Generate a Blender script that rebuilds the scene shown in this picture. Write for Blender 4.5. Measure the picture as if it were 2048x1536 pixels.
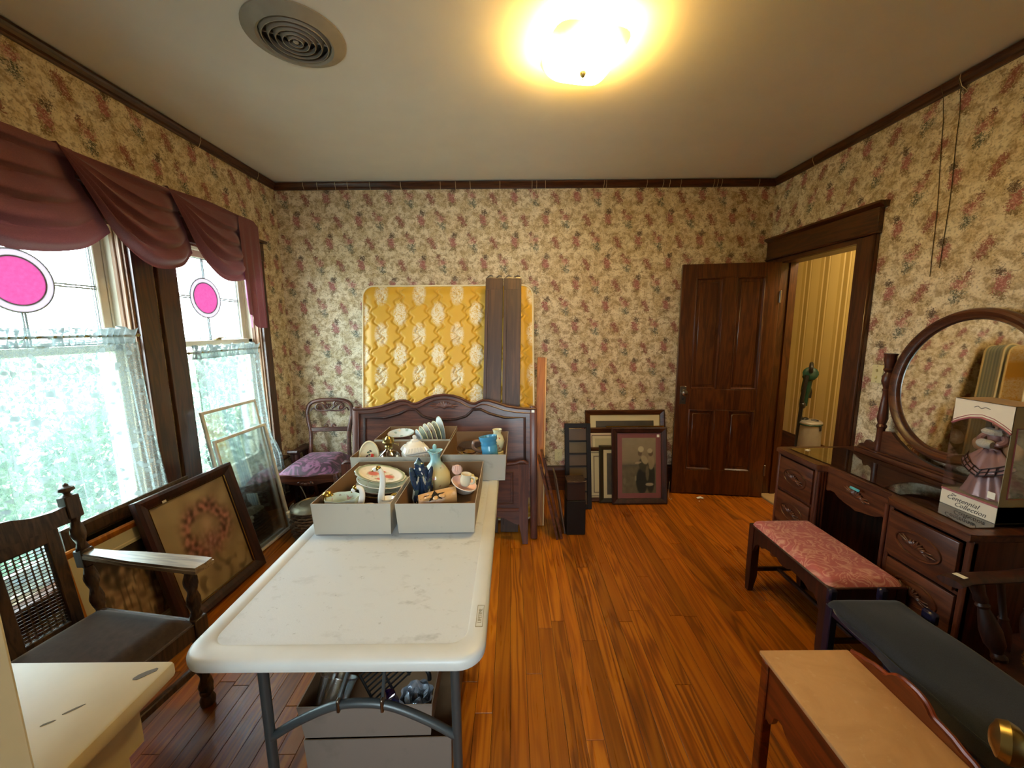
import bpy, bmesh, math, random
from mathutils import Vector, Matrix, Euler
random.seed(7)
PI = math.pi
for o in list(bpy.data.objects):
    bpy.data.objects.remove(o)
SC = bpy.context.scene
COL = SC.collection
R = math.radians

# ------------------------------------------------------------------ camera, world, exposure
XL, XR, YB, YF, ZC = -2.04, 2.29, 3.56, -0.14, 2.80
cam_d = bpy.data.cameras.new('camera')
cam = bpy.data.objects.new('camera', cam_d)
COL.objects.link(cam)
cam_d.sensor_width = 36.0
cam_d.lens = 36.0 * 775.0 / 2048.0
cam_d.clip_start = 0.02
cam.matrix_world = Matrix.Translation((0, 0, 1.56)) @ Matrix.Rotation(R(90 - 8.44), 4, 'X') @ Matrix.Rotation(R(-0.47), 4, 'Z')
SC.camera = cam
SC.view_settings.view_transform = 'Standard'
SC.view_settings.look = 'None'
SC.view_settings.gamma = 1.0
SC.view_settings.use_curve_mapping = False
SC.view_settings.exposure = 1.2
SC.cycles.max_bounces = 10
SC.cycles.diffuse_bounces = 5
SC.cycles.transparent_max_bounces = 24
SC.cycles.sample_clamp_indirect = 6.0
SC.cycles.caustics_reflective = False
SC.cycles.caustics_refractive = False
SC.cycles.use_denoising = True

world = bpy.data.worlds.new('sky')
SC.world = world
world.use_nodes = True
bg = world.node_tree.nodes['Background']
bg.inputs[0].default_value = (0.80, 0.92, 1.0, 1)
bg.inputs[1].default_value = 15.0

def area_light(name, loc, rot, sx, sy, power, col, portal=False):
    d = bpy.data.lights.new(name, 'AREA')
    d.shape = 'RECTANGLE'; d.size = sx; d.size_y = sy
    d.energy = power; d.color = col
    d.cycles.is_portal = portal
    o = bpy.data.objects.new(name, d)
    COL.objects.link(o); o.location = loc; o.rotation_euler = rot
    return o
# sky portals in the two windows and the lamp of the hall beyond the door
for k, yc in enumerate((1.747, 2.805)):
    area_light('window_portal', (-2.28, yc, 1.275), (0, R(-90), 0), 1.66, 0.79, 1, (1, 1, 1), True)
area_light('window_portal', (-0.125, -1.70, 1.71), (R(90), 0, 0), 0.85, 1.2, 1, (1, 1, 1), True)  # sky portal for the added fill window behind the camera
def point_light(name, loc, power, col, rad):
    d = bpy.data.lights.new(name, 'POINT'); d.energy = power; d.color = col; d.shadow_soft_size = rad
    o = bpy.data.objects.new(name, d); COL.objects.link(o); o.location = loc
    return o
point_light('hall_lamp_light', (2.95, 2.9, 2.45), 26, (1.0, 0.80, 0.50), 0.12)

# ------------------------------------------------------------------ helpers
def lin(c):
    if isinstance(c, str):
        c = c.lstrip('#'); c = [int(c[i:i + 2], 16) / 255 for i in (0, 2, 4)]
    return tuple((x / 12.92 if x <= 0.04045 else ((x + 0.055) / 1.055) ** 2.4) for x in c[:3]) + (1.0,)

class NT:
    """small wrapper to write node materials compactly"""
    def __init__(s, name):
        s.m = bpy.data.materials.new(name); s.m.use_nodes = True
        s.t = s.m.node_tree; s.t.nodes.clear()
        s.out = s.t.nodes.new('ShaderNodeOutputMaterial')
    def n(s, typ, ins=(), out=0, **at):
        x = s.t.nodes.new('ShaderNode' + typ)
        for k, v in at.items():
            setattr(x, k, v)
        items = ins.items() if isinstance(ins, dict) else enumerate(ins)
        for k, v in items:
            if v is None: continue
            if isinstance(v, bpy.types.NodeSocket): s.t.links.new(v, x.inputs[k])
            else:
                try: x.inputs[k].default_value = v
                except Exception: x.inputs[k].default_value = v[:3]
        return x.outputs[out]
    def math(s, op, a, b=None, c=None, clamp=False):
        return s.n('Math', [a, b, c], operation=op, use_clamp=clamp)
    def vmath(s, op, a, b=None, out=0, scale=None):
        ins = {0: a}
        if b is not None: ins[1] = b
        if scale is not None: ins['Scale'] = scale
        return s.n('VectorMath', ins, out=out, operation=op)
    def mix(s, f, a, b, blend='MIX'):
        x = s.t.nodes.new('ShaderNodeMix'); x.data_type = 'RGBA'; x.blend_type = blend
        for i, v in ((0, f), (6, a), (7, b)):
            if isinstance(v, bpy.types.NodeSocket): s.t.links.new(v, x.inputs[i])
            else: x.inputs[i].default_value = v
        return x.outputs[2]
    def ramp(s, f, stops, interp='LINEAR'):
        x = s.t.nodes.new('ShaderNodeValToRGB'); x.color_ramp.interpolation = interp
        e = x.color_ramp.elements
        while len(e) < len(stops): e.new(0.5)
        for el, (p, c) in zip(e, stops):
            el.position = p; el.color = c if len(c) == 4 else tuple(c) + (1,)
        s.t.links.new(f, x.inputs[0])
        return x.outputs[0]
    def maprange(s, v, a, b, c=0.0, d=1.0, smooth=False):
        return s.n('MapRange', [v, a, b, c, d], interpolation_type='SMOOTHSTEP' if smooth else 'LINEAR')
    def coord(s, which='Object'):
        x = s.t.nodes.new('ShaderNodeTexCoord'); return x.outputs[which]
    def noise(s, vec, scale, detail=2.0, rough=0.5, out=0, dist=0.0):
        return s.n('TexNoise', {'Vector': vec, 'Scale': scale, 'Detail': detail, 'Roughness': rough, 'Distortion': dist}, out=out)
    def mapping(s, vec, scale=(1, 1, 1), loc=(0, 0, 0), rot=(0, 0, 0)):
        return s.n('Mapping', {'Vector': vec, 'Scale': scale, 'Location': loc, 'Rotation': rot})
    def bump(s, h, strength=0.3, dist=0.01):
        return s.n('Bump', {'Height': h, 'Strength': strength, 'Distance': dist})
    def bsdf(s, col, rough=0.5, metal=0.0, normal=None, **kw):
        ins = {'Base Color': col, 'Roughness': rough, 'Metallic': metal}
        if normal is not None: ins['Normal'] = normal
        ins.update(kw)
        return s.n('BsdfPrincipled', ins)
    def done(s, sh):
        s.t.links.new(sh, s.out.inputs[0]); return s.m

def plain(name, col, rough=0.5, metal=0.0, var=0.06, vscale=14, bump=0.0, **kw):
    """one paint or body colour with a faint mottling"""
    t = NT(name); c = lin(col)
    nz = t.noise(t.coord(), vscale, 3)
    v = t.maprange(nz, 0.3, 0.7, 1 - var, 1 + var)
    cc = t.vmath('SCALE', c[:3], scale=v)
    nrm = t.bump(t.noise(t.coord(), vscale * 8, 2), bump, 0.002) if bump else None
    return t.done(t.bsdf(cc, rough, metal, nrm, **kw))

def wood(name, dark, light, axis='Z', scale=1.0, rough=0.4, coat=0.0, fig=1.0):
    """stained furniture wood: long grain along AXIS in object space, each object shifted"""
    t = NT(name)
    oi = t.n('ObjectInfo', out=5)
    off = t.n('CombineXYZ', [t.math('MULTIPLY', oi, 13.0), t.math('MULTIPLY', oi, 7.0), t.math('MULTIPLY', oi, 5.0)])
    sc = {'X': (1.2, 14, 14), 'Y': (14, 1.2, 14), 'Z': (14, 14, 1.2)}[axis]
    v = t.mapping(t.vmath('ADD', t.coord(), off), tuple(x * scale for x in sc))
    a = t.noise(v, 1.0, 4, 0.6, dist=0.6)
    rings = t.math('SINE', t.math('MULTIPLY', a, 38.0 * fig))
    fine = t.noise(t.vmath('MULTIPLY', v, (6, 6, 2)), 1.0, 3, 0.7)
    f = t.math('ADD', t.math('MULTIPLY', rings, 0.16), t.math('ADD', t.math('MULTIPLY', fine, 0.55), t.math('MULTIPLY', a, 0.35)))
    col = t.ramp(f, [(0.22, lin(dark)), (0.75, lin(light))])
    return t.done(t.bsdf(col, rough, 0, t.bump(fine, 0.08, 0.002), **{'Coat Weight': coat, 'Coat Roughness': 0.15}))

class MB:
    """collects vertices and faces, then links them as one mesh object"""
    def __init__(s): s.v = []; s.f = []; s.col = []
    def add(s, vs, fs, M=None):
        b = len(s.v)
        if M is not None: vs = [M @ Vector(p) for p in vs]
        s.v.extend([tuple(p) for p in vs]); s.f.extend([tuple(i + b for i in f) for f in fs])
        return s
    def box(s, c, size, M=None, bev=0.0, rot=None, seg=1):
        x, y, z = (d / 2 for d in size)
        T = Matrix.Translation(c)
        if rot is not None: T = T @ Euler(rot).to_matrix().to_4x4()
        if M is not None: T = M @ T
        if bev <= 0:
            vs = [(-x, -y, -z), (x, -y, -z), (x, y, -z), (-x, y, -z), (-x, -y, z), (x, -y, z), (x, y, z), (-x, y, z)]
            return s.add(vs, [(0, 3, 2, 1), (4, 5, 6, 7), (0, 1, 5, 4), (1, 2, 6, 5), (2, 3, 7, 6), (3, 0, 4, 7)], T)
        bm = bmesh.new(); bmesh.ops.create_cube(bm, size=1)
        bmesh.ops.scale(bm, vec=size, verts=bm.verts)
        bmesh.ops.bevel(bm, geom=bm.edges[:], offset=min(bev, min(x, y, z) * 0.95), segments=seg, profile=0.5, affect='EDGES')
        return s.bm(bm, T)
    def bm(s, bm, T=None):
        bm.verts.index_update()
        s.add([v.co.copy() for v in bm.verts], [tuple(v.index for v in f.verts) for f in bm.faces], T)
        bm.free(); return s
    def lathe(s, prof, seg=20, M=None, sx=1.0, sy=1.0, cap=True, mod=None):
        """revolve (radius, height) pairs about z; MOD(theta, k) scales the radius"""
        vs, fs = [], []
        n = len(prof)
        for k, (r, h) in enumerate(prof):
            for i in range(seg):
                a = 2 * PI * i / seg
                q = r * (mod(a, k) if mod else 1.0)
                vs.append((q * math.cos(a) * sx, q * math.sin(a) * sy, h))
        for k in range(n - 1):
            for i in range(seg):
                j = (i + 1) % seg
                fs.append((k * seg + i, k * seg + j, (k + 1) * seg + j, (k + 1) * seg + i))
        if cap:
            if prof[0][0] > 1e-6: fs.append(tuple(reversed(range(seg))))
            if prof[-1][0] > 1e-6: fs.append(tuple((n - 1) * seg + i for i in range(seg)))
        return s.add(vs, fs, M)
    def tube(s, pts, r, seg=8, M=None, closed=False, flat=1.0):
        pts = [Vector(p) for p in pts]; n = len(pts)
        rr = r if isinstance(r, (list, tuple)) else [r] * n
        vs, fs = [], []; up = Vector((0, 0, 1)); last = None
        for i, p in enumerate(pts):
            if closed: d = pts[(i + 1) % n] - pts[i - 1]
            else: d = pts[min(i + 1, n - 1)] - pts[max(i - 1, 0)]
            if d.length < 1e-9: d = Vector((0, 0, 1))
            d.normalize()
            if last is None:
                a = d.cross(up)
                if a.length < 0.1: a = d.cross(Vector((1, 0, 0)))
            else:
                a = last - d * last.dot(d)
                if a.length < 1e-6: a = d.cross(up)
            a.normalize(); last = a.copy(); b = d.cross(a)
            for k in range(seg):
                t = 2 * PI * k / seg
                vs.append(p + a * (rr[i] * math.cos(t)) + b * (rr[i] * flat * math.sin(t)))
        m = n if closed else n - 1
        for i in range(m):
            i2 = (i + 1) % n
            for k in range(seg):
                k2 = (k + 1) % seg
                fs.append((i * seg + k, i * seg + k2, i2 * seg + k2, i2 * seg + k))
        if not closed:
            fs.append(tuple(reversed(range(seg)))); fs.append(tuple((n - 1) * seg + k for k in range(seg)))
        return s.add(vs, fs, M)
    def prism(s, poly, a0, a1, axis='Y', M=None):
        """extrude a 2-D outline (u, w) along AXIS from a0 to a1; u,w are the other two axes in order"""
        n = len(poly)
        def P(u, w, a): return {'X': (a, u, w), 'Y': (u, a, w), 'Z': (u, w, a)}[axis]
        vs = [P(u, w, a0) for u, w in poly] + [P(u, w, a1) for u, w in poly]
        fs = [tuple(range(n)), tuple(reversed(range(n, 2 * n)))]
        for i in range(n):
            j = (i + 1) % n
            fs.append((i, i + n, j + n, j))
        return s.add(vs, fs, M)
    def band(s, A, B, a0, a1, axis='Y', M=None, closed=False):
        """solid strip between two matched outlines A and B"""
        def P(p, a): u, w = p; return {'X': (a, u, w), 'Y': (u, a, w), 'Z': (u, w, a)}[axis]
        n = len(A)
        vs = [P(p, a0) for p in A] + [P(p, a0) for p in B] + [P(p, a1) for p in A] + [P(p, a1) for p in B]
        fs = []
        m = n if closed else n - 1
        for i in range(m):
            j = (i + 1) % n
            fs += [(i, j, n + j, n + i), (2 * n + i, 3 * n + i, 3 * n + j, 2 * n + j), (i, 2 * n + i, 2 * n + j, j), (n + i, n + j, 3 * n + j, 3 * n + i)]
        if not closed:
            fs += [(0, n, 3 * n, 2 * n), (n - 1, 3 * n - 1, 4 * n - 1, 2 * n - 1)]
        return s.add(vs, fs, M)
    def grid(s, fn, nu, nv, M=None, wrap=False):
        vs = [fn(i / nu, j / nv) for j in range(nv + 1) for i in range(nu + 1)]
        fs = []
        for j in range(nv):
            for i in range(nu):
                a = j * (nu + 1) + i
                fs.append((a, a + 1, a + nu + 2, a + nu + 1))
        return s.add(vs, fs, M)
    def ball(s, c, r, M=None, seg=12, rings=8, rot=None):
        if not isinstance(r, (tuple, list)): r = (r, r, r)
        T = Matrix.Translation(c)
        if rot is not None: T = T @ Euler(rot).to_matrix().to_4x4()
        T = T @ Matrix.Diagonal((r[0], r[1], r[2], 1))
        if M is not None: T = M @ T
        prof = [(max(math.sin(PI * k / rings), 0.0), -math.cos(PI * k / rings)) for k in range(rings + 1)]
        prof[0] = (0.001, -1); prof[-1] = (0.001, 1)
        return s.lathe(prof, seg, T)
    def obj(s, name, mat, parent=None, smooth=True, loc=None, rot=None, angle=38, solid=0.0, fix=True):
        me = bpy.data.meshes.new(name)
        me.from_pydata(s.v, [], s.f)
        if fix:
            bm = bmesh.new(); bm.from_mesh(me)
            bmesh.ops.recalc_face_normals(bm, faces=bm.faces[:])
            bm.to_mesh(me); bm.free()
        if smooth:
            me.shade_smooth()
            me.set_sharp_from_angle(angle=R(angle))
        me.materials.append(mat)
        if s.col:
            at = me.color_attributes.new('paint', 'FLOAT_COLOR', 'POINT')
            for i, c in enumerate(s.col): at.data[i].color = c
        o = bpy.data.objects.new(name, me)
        COL.objects.link(o)
        if parent is not None: o.parent = parent
        if loc is not None: o.location = loc
        if rot is not None: o.rotation_euler = rot
        if solid:
            md = o.modifiers.new('thick', 'SOLIDIFY'); md.thickness = solid; md.offset = 0
        return o

def tag(o, label, cat, group=None):
    o['label'] = label; o['category'] = cat
    if group: o['group'] = group
    return o
def thing(name, label, cat, loc=(0, 0, 0), rot=(0, 0, 0), group=None):
    o = bpy.data.objects.new(name, None); COL.objects.link(o)
    o.empty_display_size = 0.05
    o.location = loc
    o.rotation_euler = rot if isinstance(rot, (tuple, list)) else (0, 0, rot)
    return tag(o, label, cat, group)
def struct(o):
    o['kind'] = 'structure'; return o
def empty_struct(name, loc=(0, 0, 0)):
    o = bpy.data.objects.new(name, None); COL.objects.link(o); o.location = loc
    o.empty_display_size = 0.05; o['kind'] = 'structure'
    return o
def copy_tree(root, **kw):
    r = root.copy(); COL.objects.link(r)
    for ch in root.children:
        c = ch.copy(); COL.objects.link(c); c.parent = r
        for g in ch.children:
            d = g.copy(); COL.objects.link(d); d.parent = c
    for k, v in kw.items():
        if k in ('location', 'rotation_euler', 'scale'): setattr(r, k, v)
        else: r[k] = v
    return r
def lerp(a, b, t): return a + (b - a) * t
def sstep(a, b, x):
    t = min(1, max(0, (x - a) / (b - a))); return t * t * (3 - 2 * t)
def smooth_path(pts, n=6):
    """Catmull-Rom through the points"""
    P = [Vector(p) for p in pts]; out = []
    for i in range(len(P) - 1):
        p0, p1, p2, p3 = P[max(i - 1, 0)], P[i], P[i + 1], P[min(i + 2, len(P) - 1)]
        for k in range(n):
            t = k / n
            out.append(0.5 * ((2 * p1) + (p2 - p0) * t + (2 * p0 - 5 * p1 + 4 * p2 - p3) * t * t + (3 * p1 - p0 - 3 * p2 + p3) * t ** 3))
    out.append(P[-1]); return out
def ellipse(cx, cy, rx, ry, n=40, a0=0.0):
    return [(cx + rx * math.cos(a0 + 2 * PI * i / n), cy + ry * math.sin(a0 + 2 * PI * i / n)) for i in range(n)]
# ------------------------------------------------------------------ materials
def make_wallpaper(name, axis):
    """dusty-rose and dark-green bouquets, half-drop repeat, on a buff ground; AXIS is the wall's horizontal axis"""
    t = NT(name)
    s = t.n('SeparateXYZ', [t.coord()])
    sx = t.t.nodes[-1]
    u = sx.outputs[0 if axis == 'X' else 1]; w = sx.outputs[2]
    base = t.n('CombineXYZ', [u, w, 0.0])
    d1 = t.noise(base, 62.0, 2, 0.6, out=1)
    d2 = t.noise(base, 150.0, 2, 0.6, out=1)
    warp = t.vmath('ADD', t.vmath('SCALE', t.vmath('SUBTRACT', d1, (0.5, 0.5, 0.5)), scale=0.058),
                   t.vmath('SCALE', t.vmath('SUBTRACT', d2, (0.5, 0.5, 0.5)), scale=0.060))
    PU, PV = 0.272, 0.372
    a = t.math('DIVIDE', t.math('ADD', u, 0.021 if axis == 'X' else 0.1), PU)
    col = t.math('FLOOR', a)
    fu = t.math('MULTIPLY', t.math('FRACT', a), PU)
    b = t.math('ADD', t.math('DIVIDE', t.math('ADD', w, 0.058), PV), t.math('MULTIPLY', col, 0.5))
    fv = t.math('MULTIPLY', t.math('FRACT', b), PV)
    p = t.vmath('ADD', t.n('CombineXYZ', [fu, fv, 0.0]), warp)
    K = 0.000794
    def blobs(lst):
        acc = None
        for (x, y, r) in lst:
            dd = t.math('SUBTRACT', t.vmath('DISTANCE', p, (x * K, y * K, 0.0), out=1), r * K)
            acc = dd if acc is None else t.math('MINIMUM', acc, dd)
        return acc
    # ground with watery tan scroll shading
    n1 = t.noise(base, 11.0, 3, 0.55, dist=0.3)
    n2 = t.noise(base, 27.0, 2, 0.5, dist=0.5)
    g = t.mix(t.maprange(n1, 0.40, 0.62), lin('#e6d8bb'), lin('#cdb88f'))
    g = t.mix(t.maprange(n2, 0.50, 0.62, 0, 0.75), g, lin('#a48a62'))
    g = t.mix(t.maprange(n2, 0.30, 0.42, 0.7, 0), g, lin('#eee2c8'))
    # scattered small leaves and tendrils
    vo = t.n('TexVoronoi', {'Vector': t.vmath('ADD', base, t.vmath('SCALE', warp, scale=1.2)), 'Scale': 36.0}, out=0)
    vn = t.noise(base, 11.0, 1)
    leaf = t.math('MULTIPLY', t.maprange(vo, 0.18, 0.30, 1, 0), t.maprange(vn, 0.42, 0.52))
    g = t.mix(t.math('MULTIPLY', leaf, 0.8), g, lin('#7d6a4a'))
    n3 = t.noise(base, 22.0, 2, 0.5, dist=3.0)
    line = t.maprange(t.math('ABSOLUTE', t.math('SUBTRACT', n3, 0.5)), 0.0, 0.012, 1, 0)
    g = t.mix(t.math('MULTIPLY', line, t.maprange(n1, 0.45, 0.55, 0, 0.6)), g, lin('#8a7450'))
    def lay(g, lst, c, soft=7, k=1.0, s=1.22):
        m = t.maprange(blobs([(x, y, r * s) for x, y, r in lst]), -soft * K, soft * K, k, 0.0, True)
        return t.mix(m, g, lin(c))
    g = lay(g, [(52, 78, 16), (84, 96, 17), (60, 105, 14), (150, 400, 14), (212, 330, 13), (170, 325, 15), (238, 170, 12), (322, 160, 13), (120, 300, 10), (225, 420, 9), (40, 140, 11), (96, 150, 10), (130, 378, 11), (222, 372, 12), (318, 205, 12)], '#806a44', 9)
    g = lay(g, [(160, 412, 25), (182, 388, 20), (188, 360, 22), (202, 340, 19), (245, 232, 20), (252, 212, 14), (176, 352, 12)], '#8d5243', 10)
    g = lay(g, [(46, 192, 17), (72, 182, 20), (66, 148, 28), (80, 128, 22), (288, 182, 20), (306, 160, 15), (46, 168, 12)], '#9e5a55', 10)
    g = lay(g, [(80, 168, 9), (56, 140, 8), (70, 120, 8), (282, 150, 12), (296, 176, 8), (166, 424, 8), (192, 372, 8), (262, 182, 11), (328, 182, 12), (60, 160, 7), (84, 140, 6), (248, 226, 6), (158, 402, 6), (250, 160, 9)], '#cf9c92', 6, 0.85)
    g = lay(g, [(76, 232, 19), (100, 240, 12), (90, 216, 15), (58, 222, 9), (112, 222, 7), (243, 252, 10), (295, 212, 9), (82, 254, 9)], '#574231', 8)
    g = lay(g, [(302, 120, 16), (296, 92, 17), (326, 78, 12), (306, 68, 12), (262, 118, 10), (270, 96, 9), (330, 118, 8), (250, 100, 6), (30, 170, 6), (276, 74, 7), (316, 54, 8), (240, 126, 7)], '#424a3a', 8)
    g = lay(g, [(284, 118, 6), (312, 100, 7), (290, 108, 6), (322, 100, 6), (300, 78, 5), (276, 136, 7), (70, 205, 6), (196, 350, 5)], '#efe6d4', 4)
    n4 = t.noise(base, 95.0, 2, 0.5)
    g = t.mix(t.maprange(n4, 0.54, 0.66, 0, 0.45), g, lin('#6b563c'))
    g = t.mix(t.maprange(n4, 0.34, 0.44, 0.35, 0), g, lin('#efe4cc'))
    bmp = t.bump(n2, 0.06, 0.002)
    return t.done(t.bsdf(g, 0.62, 0, bmp))
M_PAPER_X = make_wallpaper('wallpaper along x', 'X')
M_PAPER_Y = make_wallpaper('wallpaper along y', 'Y')

def make_floor_wood():
    """heart pine strip: per-plank tone, long cathedral grain along y"""
    t = NT('heart pine floor')
    oi = t.n('ObjectInfo', out=5)
    off = t.n('CombineXYZ', [t.math('MULTIPLY', oi, 31.0), t.math('MULTIPLY', oi, 17.0), t.math('MULTIPLY', oi, 9.0)])
    v = t.mapping(t.vmath('ADD', t.coord(), off), (11.0, 0.75, 1.0))
    a = t.noise(v, 1.0, 2.5, 0.5, dist=0.35)
    ring = t.math('SINE', t.math('MULTIPLY', a, 62.0))
    fine = t.noise(t.vmath('MULTIPLY', v, (14, 3, 1)), 1.0, 3, 0.6)
    sel = t.noise(t.vmath('MULTIPLY', v, (0.35, 0.35, 1)), 1.0, 1)
    f = t.math('ADD', t.math('MULTIPLY', t.math('MULTIPLY', ring, 0.20), t.maprange(sel, 0.35, 0.6, 0.25, 1.0)), t.math('ADD', t.math('MULTIPLY', fine, 0.30), 0.36))
    c = t.ramp(f, [(0.18, lin('#5a2a08')), (0.42, lin('#964f0e')), (0.60, lin('#ae6312')), (0.9, lin('#c27a1e'))])
    tone = t.maprange(t.math('FRACT', t.math('MULTIPLY', oi, 7.31)), 0, 1, 0.58, 1.04)
    c = t.vmath('SCALE', c, scale=tone)
    wear = t.noise(t.n('NewGeometry', out=0), 1.6, 4, 0.6)
    rough = t.maprange(t.math('ADD', t.math('MULTIPLY', wear, 0.7), t.math('MULTIPLY', fine, 0.3)), 0.35, 0.65, 0.24, 0.42)
    return t.done(t.bsdf(c, rough, 0, t.bump(t.math('ADD', t.math('MULTIPLY', fine, 0.5), ring), 0.03, 0.001), **{'Specular IOR Level': 0.45}))
M_FLOOR = make_floor_wood()

def make_stripes():
    t = NT('yellow striped hall paper')
    sp = t.n('SeparateXYZ', [t.coord()]); y = t.t.nodes[-1].outputs[1]
    f = t.math('FRACT', t.math('DIVIDE', y, 0.26))
    c = t.ramp(f, [(0.0, lin('#c9b574')), (0.45, lin('#b49c58')), (0.49, lin('#dccb92')), (0.56, lin('#a68f4e')), (0.76, lin('#ddcd96')), (0.83, lin('#b7a05c'))], 'CONSTANT')
    return t.done(t.bsdf(c, 0.6))
M_STRIPE = make_stripes()

M_CEIL = plain('ceiling paint', '#e9e6dc', 0.85, var=0.02, vscale=5, bump=0.05)
M_PAINT = plain('old cream paint', '#bdb08c', 0.45, var=0.06, vscale=9, bump=0.04)
M_TRIMW = wood('dark stained trim', '#33180b', '#583014', 'Y', 1.0, 0.30, 0.08)
M_TRIMX = wood('dark stained trim x', '#33180b', '#583014', 'X', 1.0, 0.30, 0.08)
M_TRIMZ = wood('dark stained trim z', '#33180b', '#583014', 'Z', 1.0, 0.30, 0.08)
M_JAMB = wood('worn jamb wood', '#7a5a42', '#b08e70', 'Z', 1.0, 0.5)
M_DOOR = wood('door wood', '#381a0a', '#603413', 'Z', 0.9, 0.32, 0.15)
M_WALN = wood('walnut suite', '#40211a', '#6c3d2a', 'X', 1.1, 0.36, 0.06, 0.6)
M_WALNZ = wood('walnut suite z', '#40211a', '#6c3d2a', 'Z', 1.1, 0.36, 0.06, 0.6)
M_WALNY = wood('walnut suite y', '#3e2116', '#6a3d24', 'Y', 1.1, 0.36, 0.06, 0.6)
M_MAHO = wood('dark mahogany', '#24120c', '#48241a', 'Z', 1.0, 0.45, 0.0, 0.6)
M_OAKD = wood('old dark oak', '#2c1f17', '#574132', 'Z', 1.2, 0.42, 0.1)
M_ARM = wood('worn oak arm', '#6a5640', '#a48c6c', 'X', 1.2, 0.35, 0.15)
M_ORANGE = wood('orange pine', '#874806', '#b86e10', 'Z', 0.8, 0.5, 0.0)
M_CHERRY = wood('cherry', '#5a2308', '#8b3d12', 'Y', 1.0, 0.34, 0.08, 0.7)
M_BLACK = plain('black stain', '#17100b', 0.5, **{'Specular IOR Level': 0.3})
M_RAIL = wood('bed rail wood', '#382010', '#5a3a22', 'Z', 1.0, 0.5, 0.0, 0.6)
M_BLACKP = plain('black plastic', '#131313', 0.4)
M_WHITEP = plain('white sash paint', '#d8d2be', 0.5, var=0.05)
M_LEAD = plain('lead came', '#8f9a9c', 0.45, 0.6)
M_METAL = plain('grey steel tube', '#4d5253', 0.4, 0.5)
M_BRASS = plain('brass', '#9f8d58', 0.30, 1.0, var=0.12)
M_STEEL = plain('aged steel', '#8b8478', 0.3, 1.0)
M_TAG = plain('price sticker', '#f0efe8', 0.6, var=0.01)
M_INK = plain('sticker ink', '#6a6a70', 0.6)
M_IVORY = plain('ivory plastic', '#d9cf9f', 0.4)
M_WIRE = plain('cotton wire', '#cdbb95', 0.6)
M_WIRED = plain('dark wire', '#54452f', 0.6)
M_CORD = plain('cream cord', '#c9bfa6', 0.5)

def glassy(name, col=(1, 1, 1), gloss=0.08, rough=0.02, tint_pow=1.0):
    t = NT(name)
    fr = t.n('LayerWeight', [0.25], out=0)
    tr = t.n('BsdfTransparent', [tuple(col) + (1,)])
    gl = t.n('BsdfGlossy', {'Color': (1, 1, 1, 1), 'Roughness': rough})
    f = t.math('ADD', t.math('MULTIPLY', fr, 0.45), gloss, clamp=True)
    return t.done(t.n('MixShader', [f, tr, gl]))
M_GLASS = glassy('window glass', (0.96, 0.98, 0.98), 0.02)
M_CLEAR = glassy('clear plastic window', (0.93, 0.93, 0.92), 0.04, 0.06)
M_GLASSW = glassy('glassware', (0.86, 0.9, 0.9), 0.16, 0.03)
M_AMBER = glassy('smoky lamp glass', (0.78, 0.70, 0.56), 0.16, 0.04)
M_CRYST = plain('cut crystal', '#aab4c0', 0.14, 0.55, var=0.25, vscale=60)
M_TUB = glassy('milky tub', (0.78, 0.8, 0.8), 0.30, 0.12)
M_COBALT = glassy('cobalt glass', (0.22, 0.18, 0.80), 0.14, 0.05)
M_BROWNG = glassy('brown glass', (0.42, 0.20, 0.08), 0.14, 0.04)
M_REDG = glassy('cranberry glass', (0.45, 0.06, 0.14), 0.14, 0.04)

def make_pink():
    t = NT('pink stained glass')
    n = t.noise(t.coord(), 60, 3, 0.7)
    c = t.mix(t.maprange(n, 0.3, 0.7), (0.235, 0.080, 0.150, 1), (0.25, 0.10, 0.175, 1))
    a = t.n('BsdfTransparent', [c]); b = t.n('BsdfTranslucent', [c])
    return t.done(t.n('MixShader', [0.72, a, b]))
M_PINKG = make_pink()
def make_milk():
    t = NT('milky ring glass')
    a = t.n('BsdfTransparent', [(0.22, 0.205, 0.21, 1)]); b = t.n('BsdfTranslucent', [(0.26, 0.23, 0.24, 1)])
    return t.done(t.n('MixShader', [0.8, a, b]))
M_MILKG = make_milk()

def make_lace(name='lace', dens=0.0):
    """net curtain: flower sprays of dense thread on open net, from (y, z) in object space"""
    t = NT(name)
    s = t.n('SeparateXYZ', [t.coord()]); q = t.t.nodes[-1]
    p = t.n('CombineXYZ', [q.outputs[1], q.outputs[2], 0.0])
    wv = t.vmath('ADD', p, t.vmath('SCALE', t.noise(p, 60, 2, out=1), scale=0.010))
    vo = t.n('TexVoronoi', {'Vector': wv, 'Scale': 24.0}, out=0)
    flower = t.maprange(vo, 0.26, 0.36, 1, 0)
    ve = t.n('TexVoronoi', {'Vector': wv, 'Scale': 95.0}, out=0)
    petal = t.maprange(ve, 0.15, 0.5, 0.25, 0.0)
    band = t.math('MULTIPLY', flower, t.maprange(t.noise(p, 9, 1), 0.36, 0.46))
    net = t.noise(p, 260, 1)
    a = t.math('ADD', t.math('ADD', 0.32 + dens, t.math('MULTIPLY', band, 0.62)), t.math('ADD', petal, t.math('MULTIPLY', net, 0.2)), clamp=True)
    d = t.n('BsdfDiffuse', [lin('#dfe8e4')]); tl = t.n('BsdfTranslucent', [(0.118, 0.150, 0.152, 1)])
    cloth = t.n('MixShader', [0.62, d, tl])
    tr = t.n('BsdfTransparent', [(0.80, 0.90, 0.88, 1)])
    return t.done(t.n('MixShader', [a, tr, cloth]))
M_LACE = make_lace()
M_LACER = make_lace('ruffled lace', 0.42)

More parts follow.
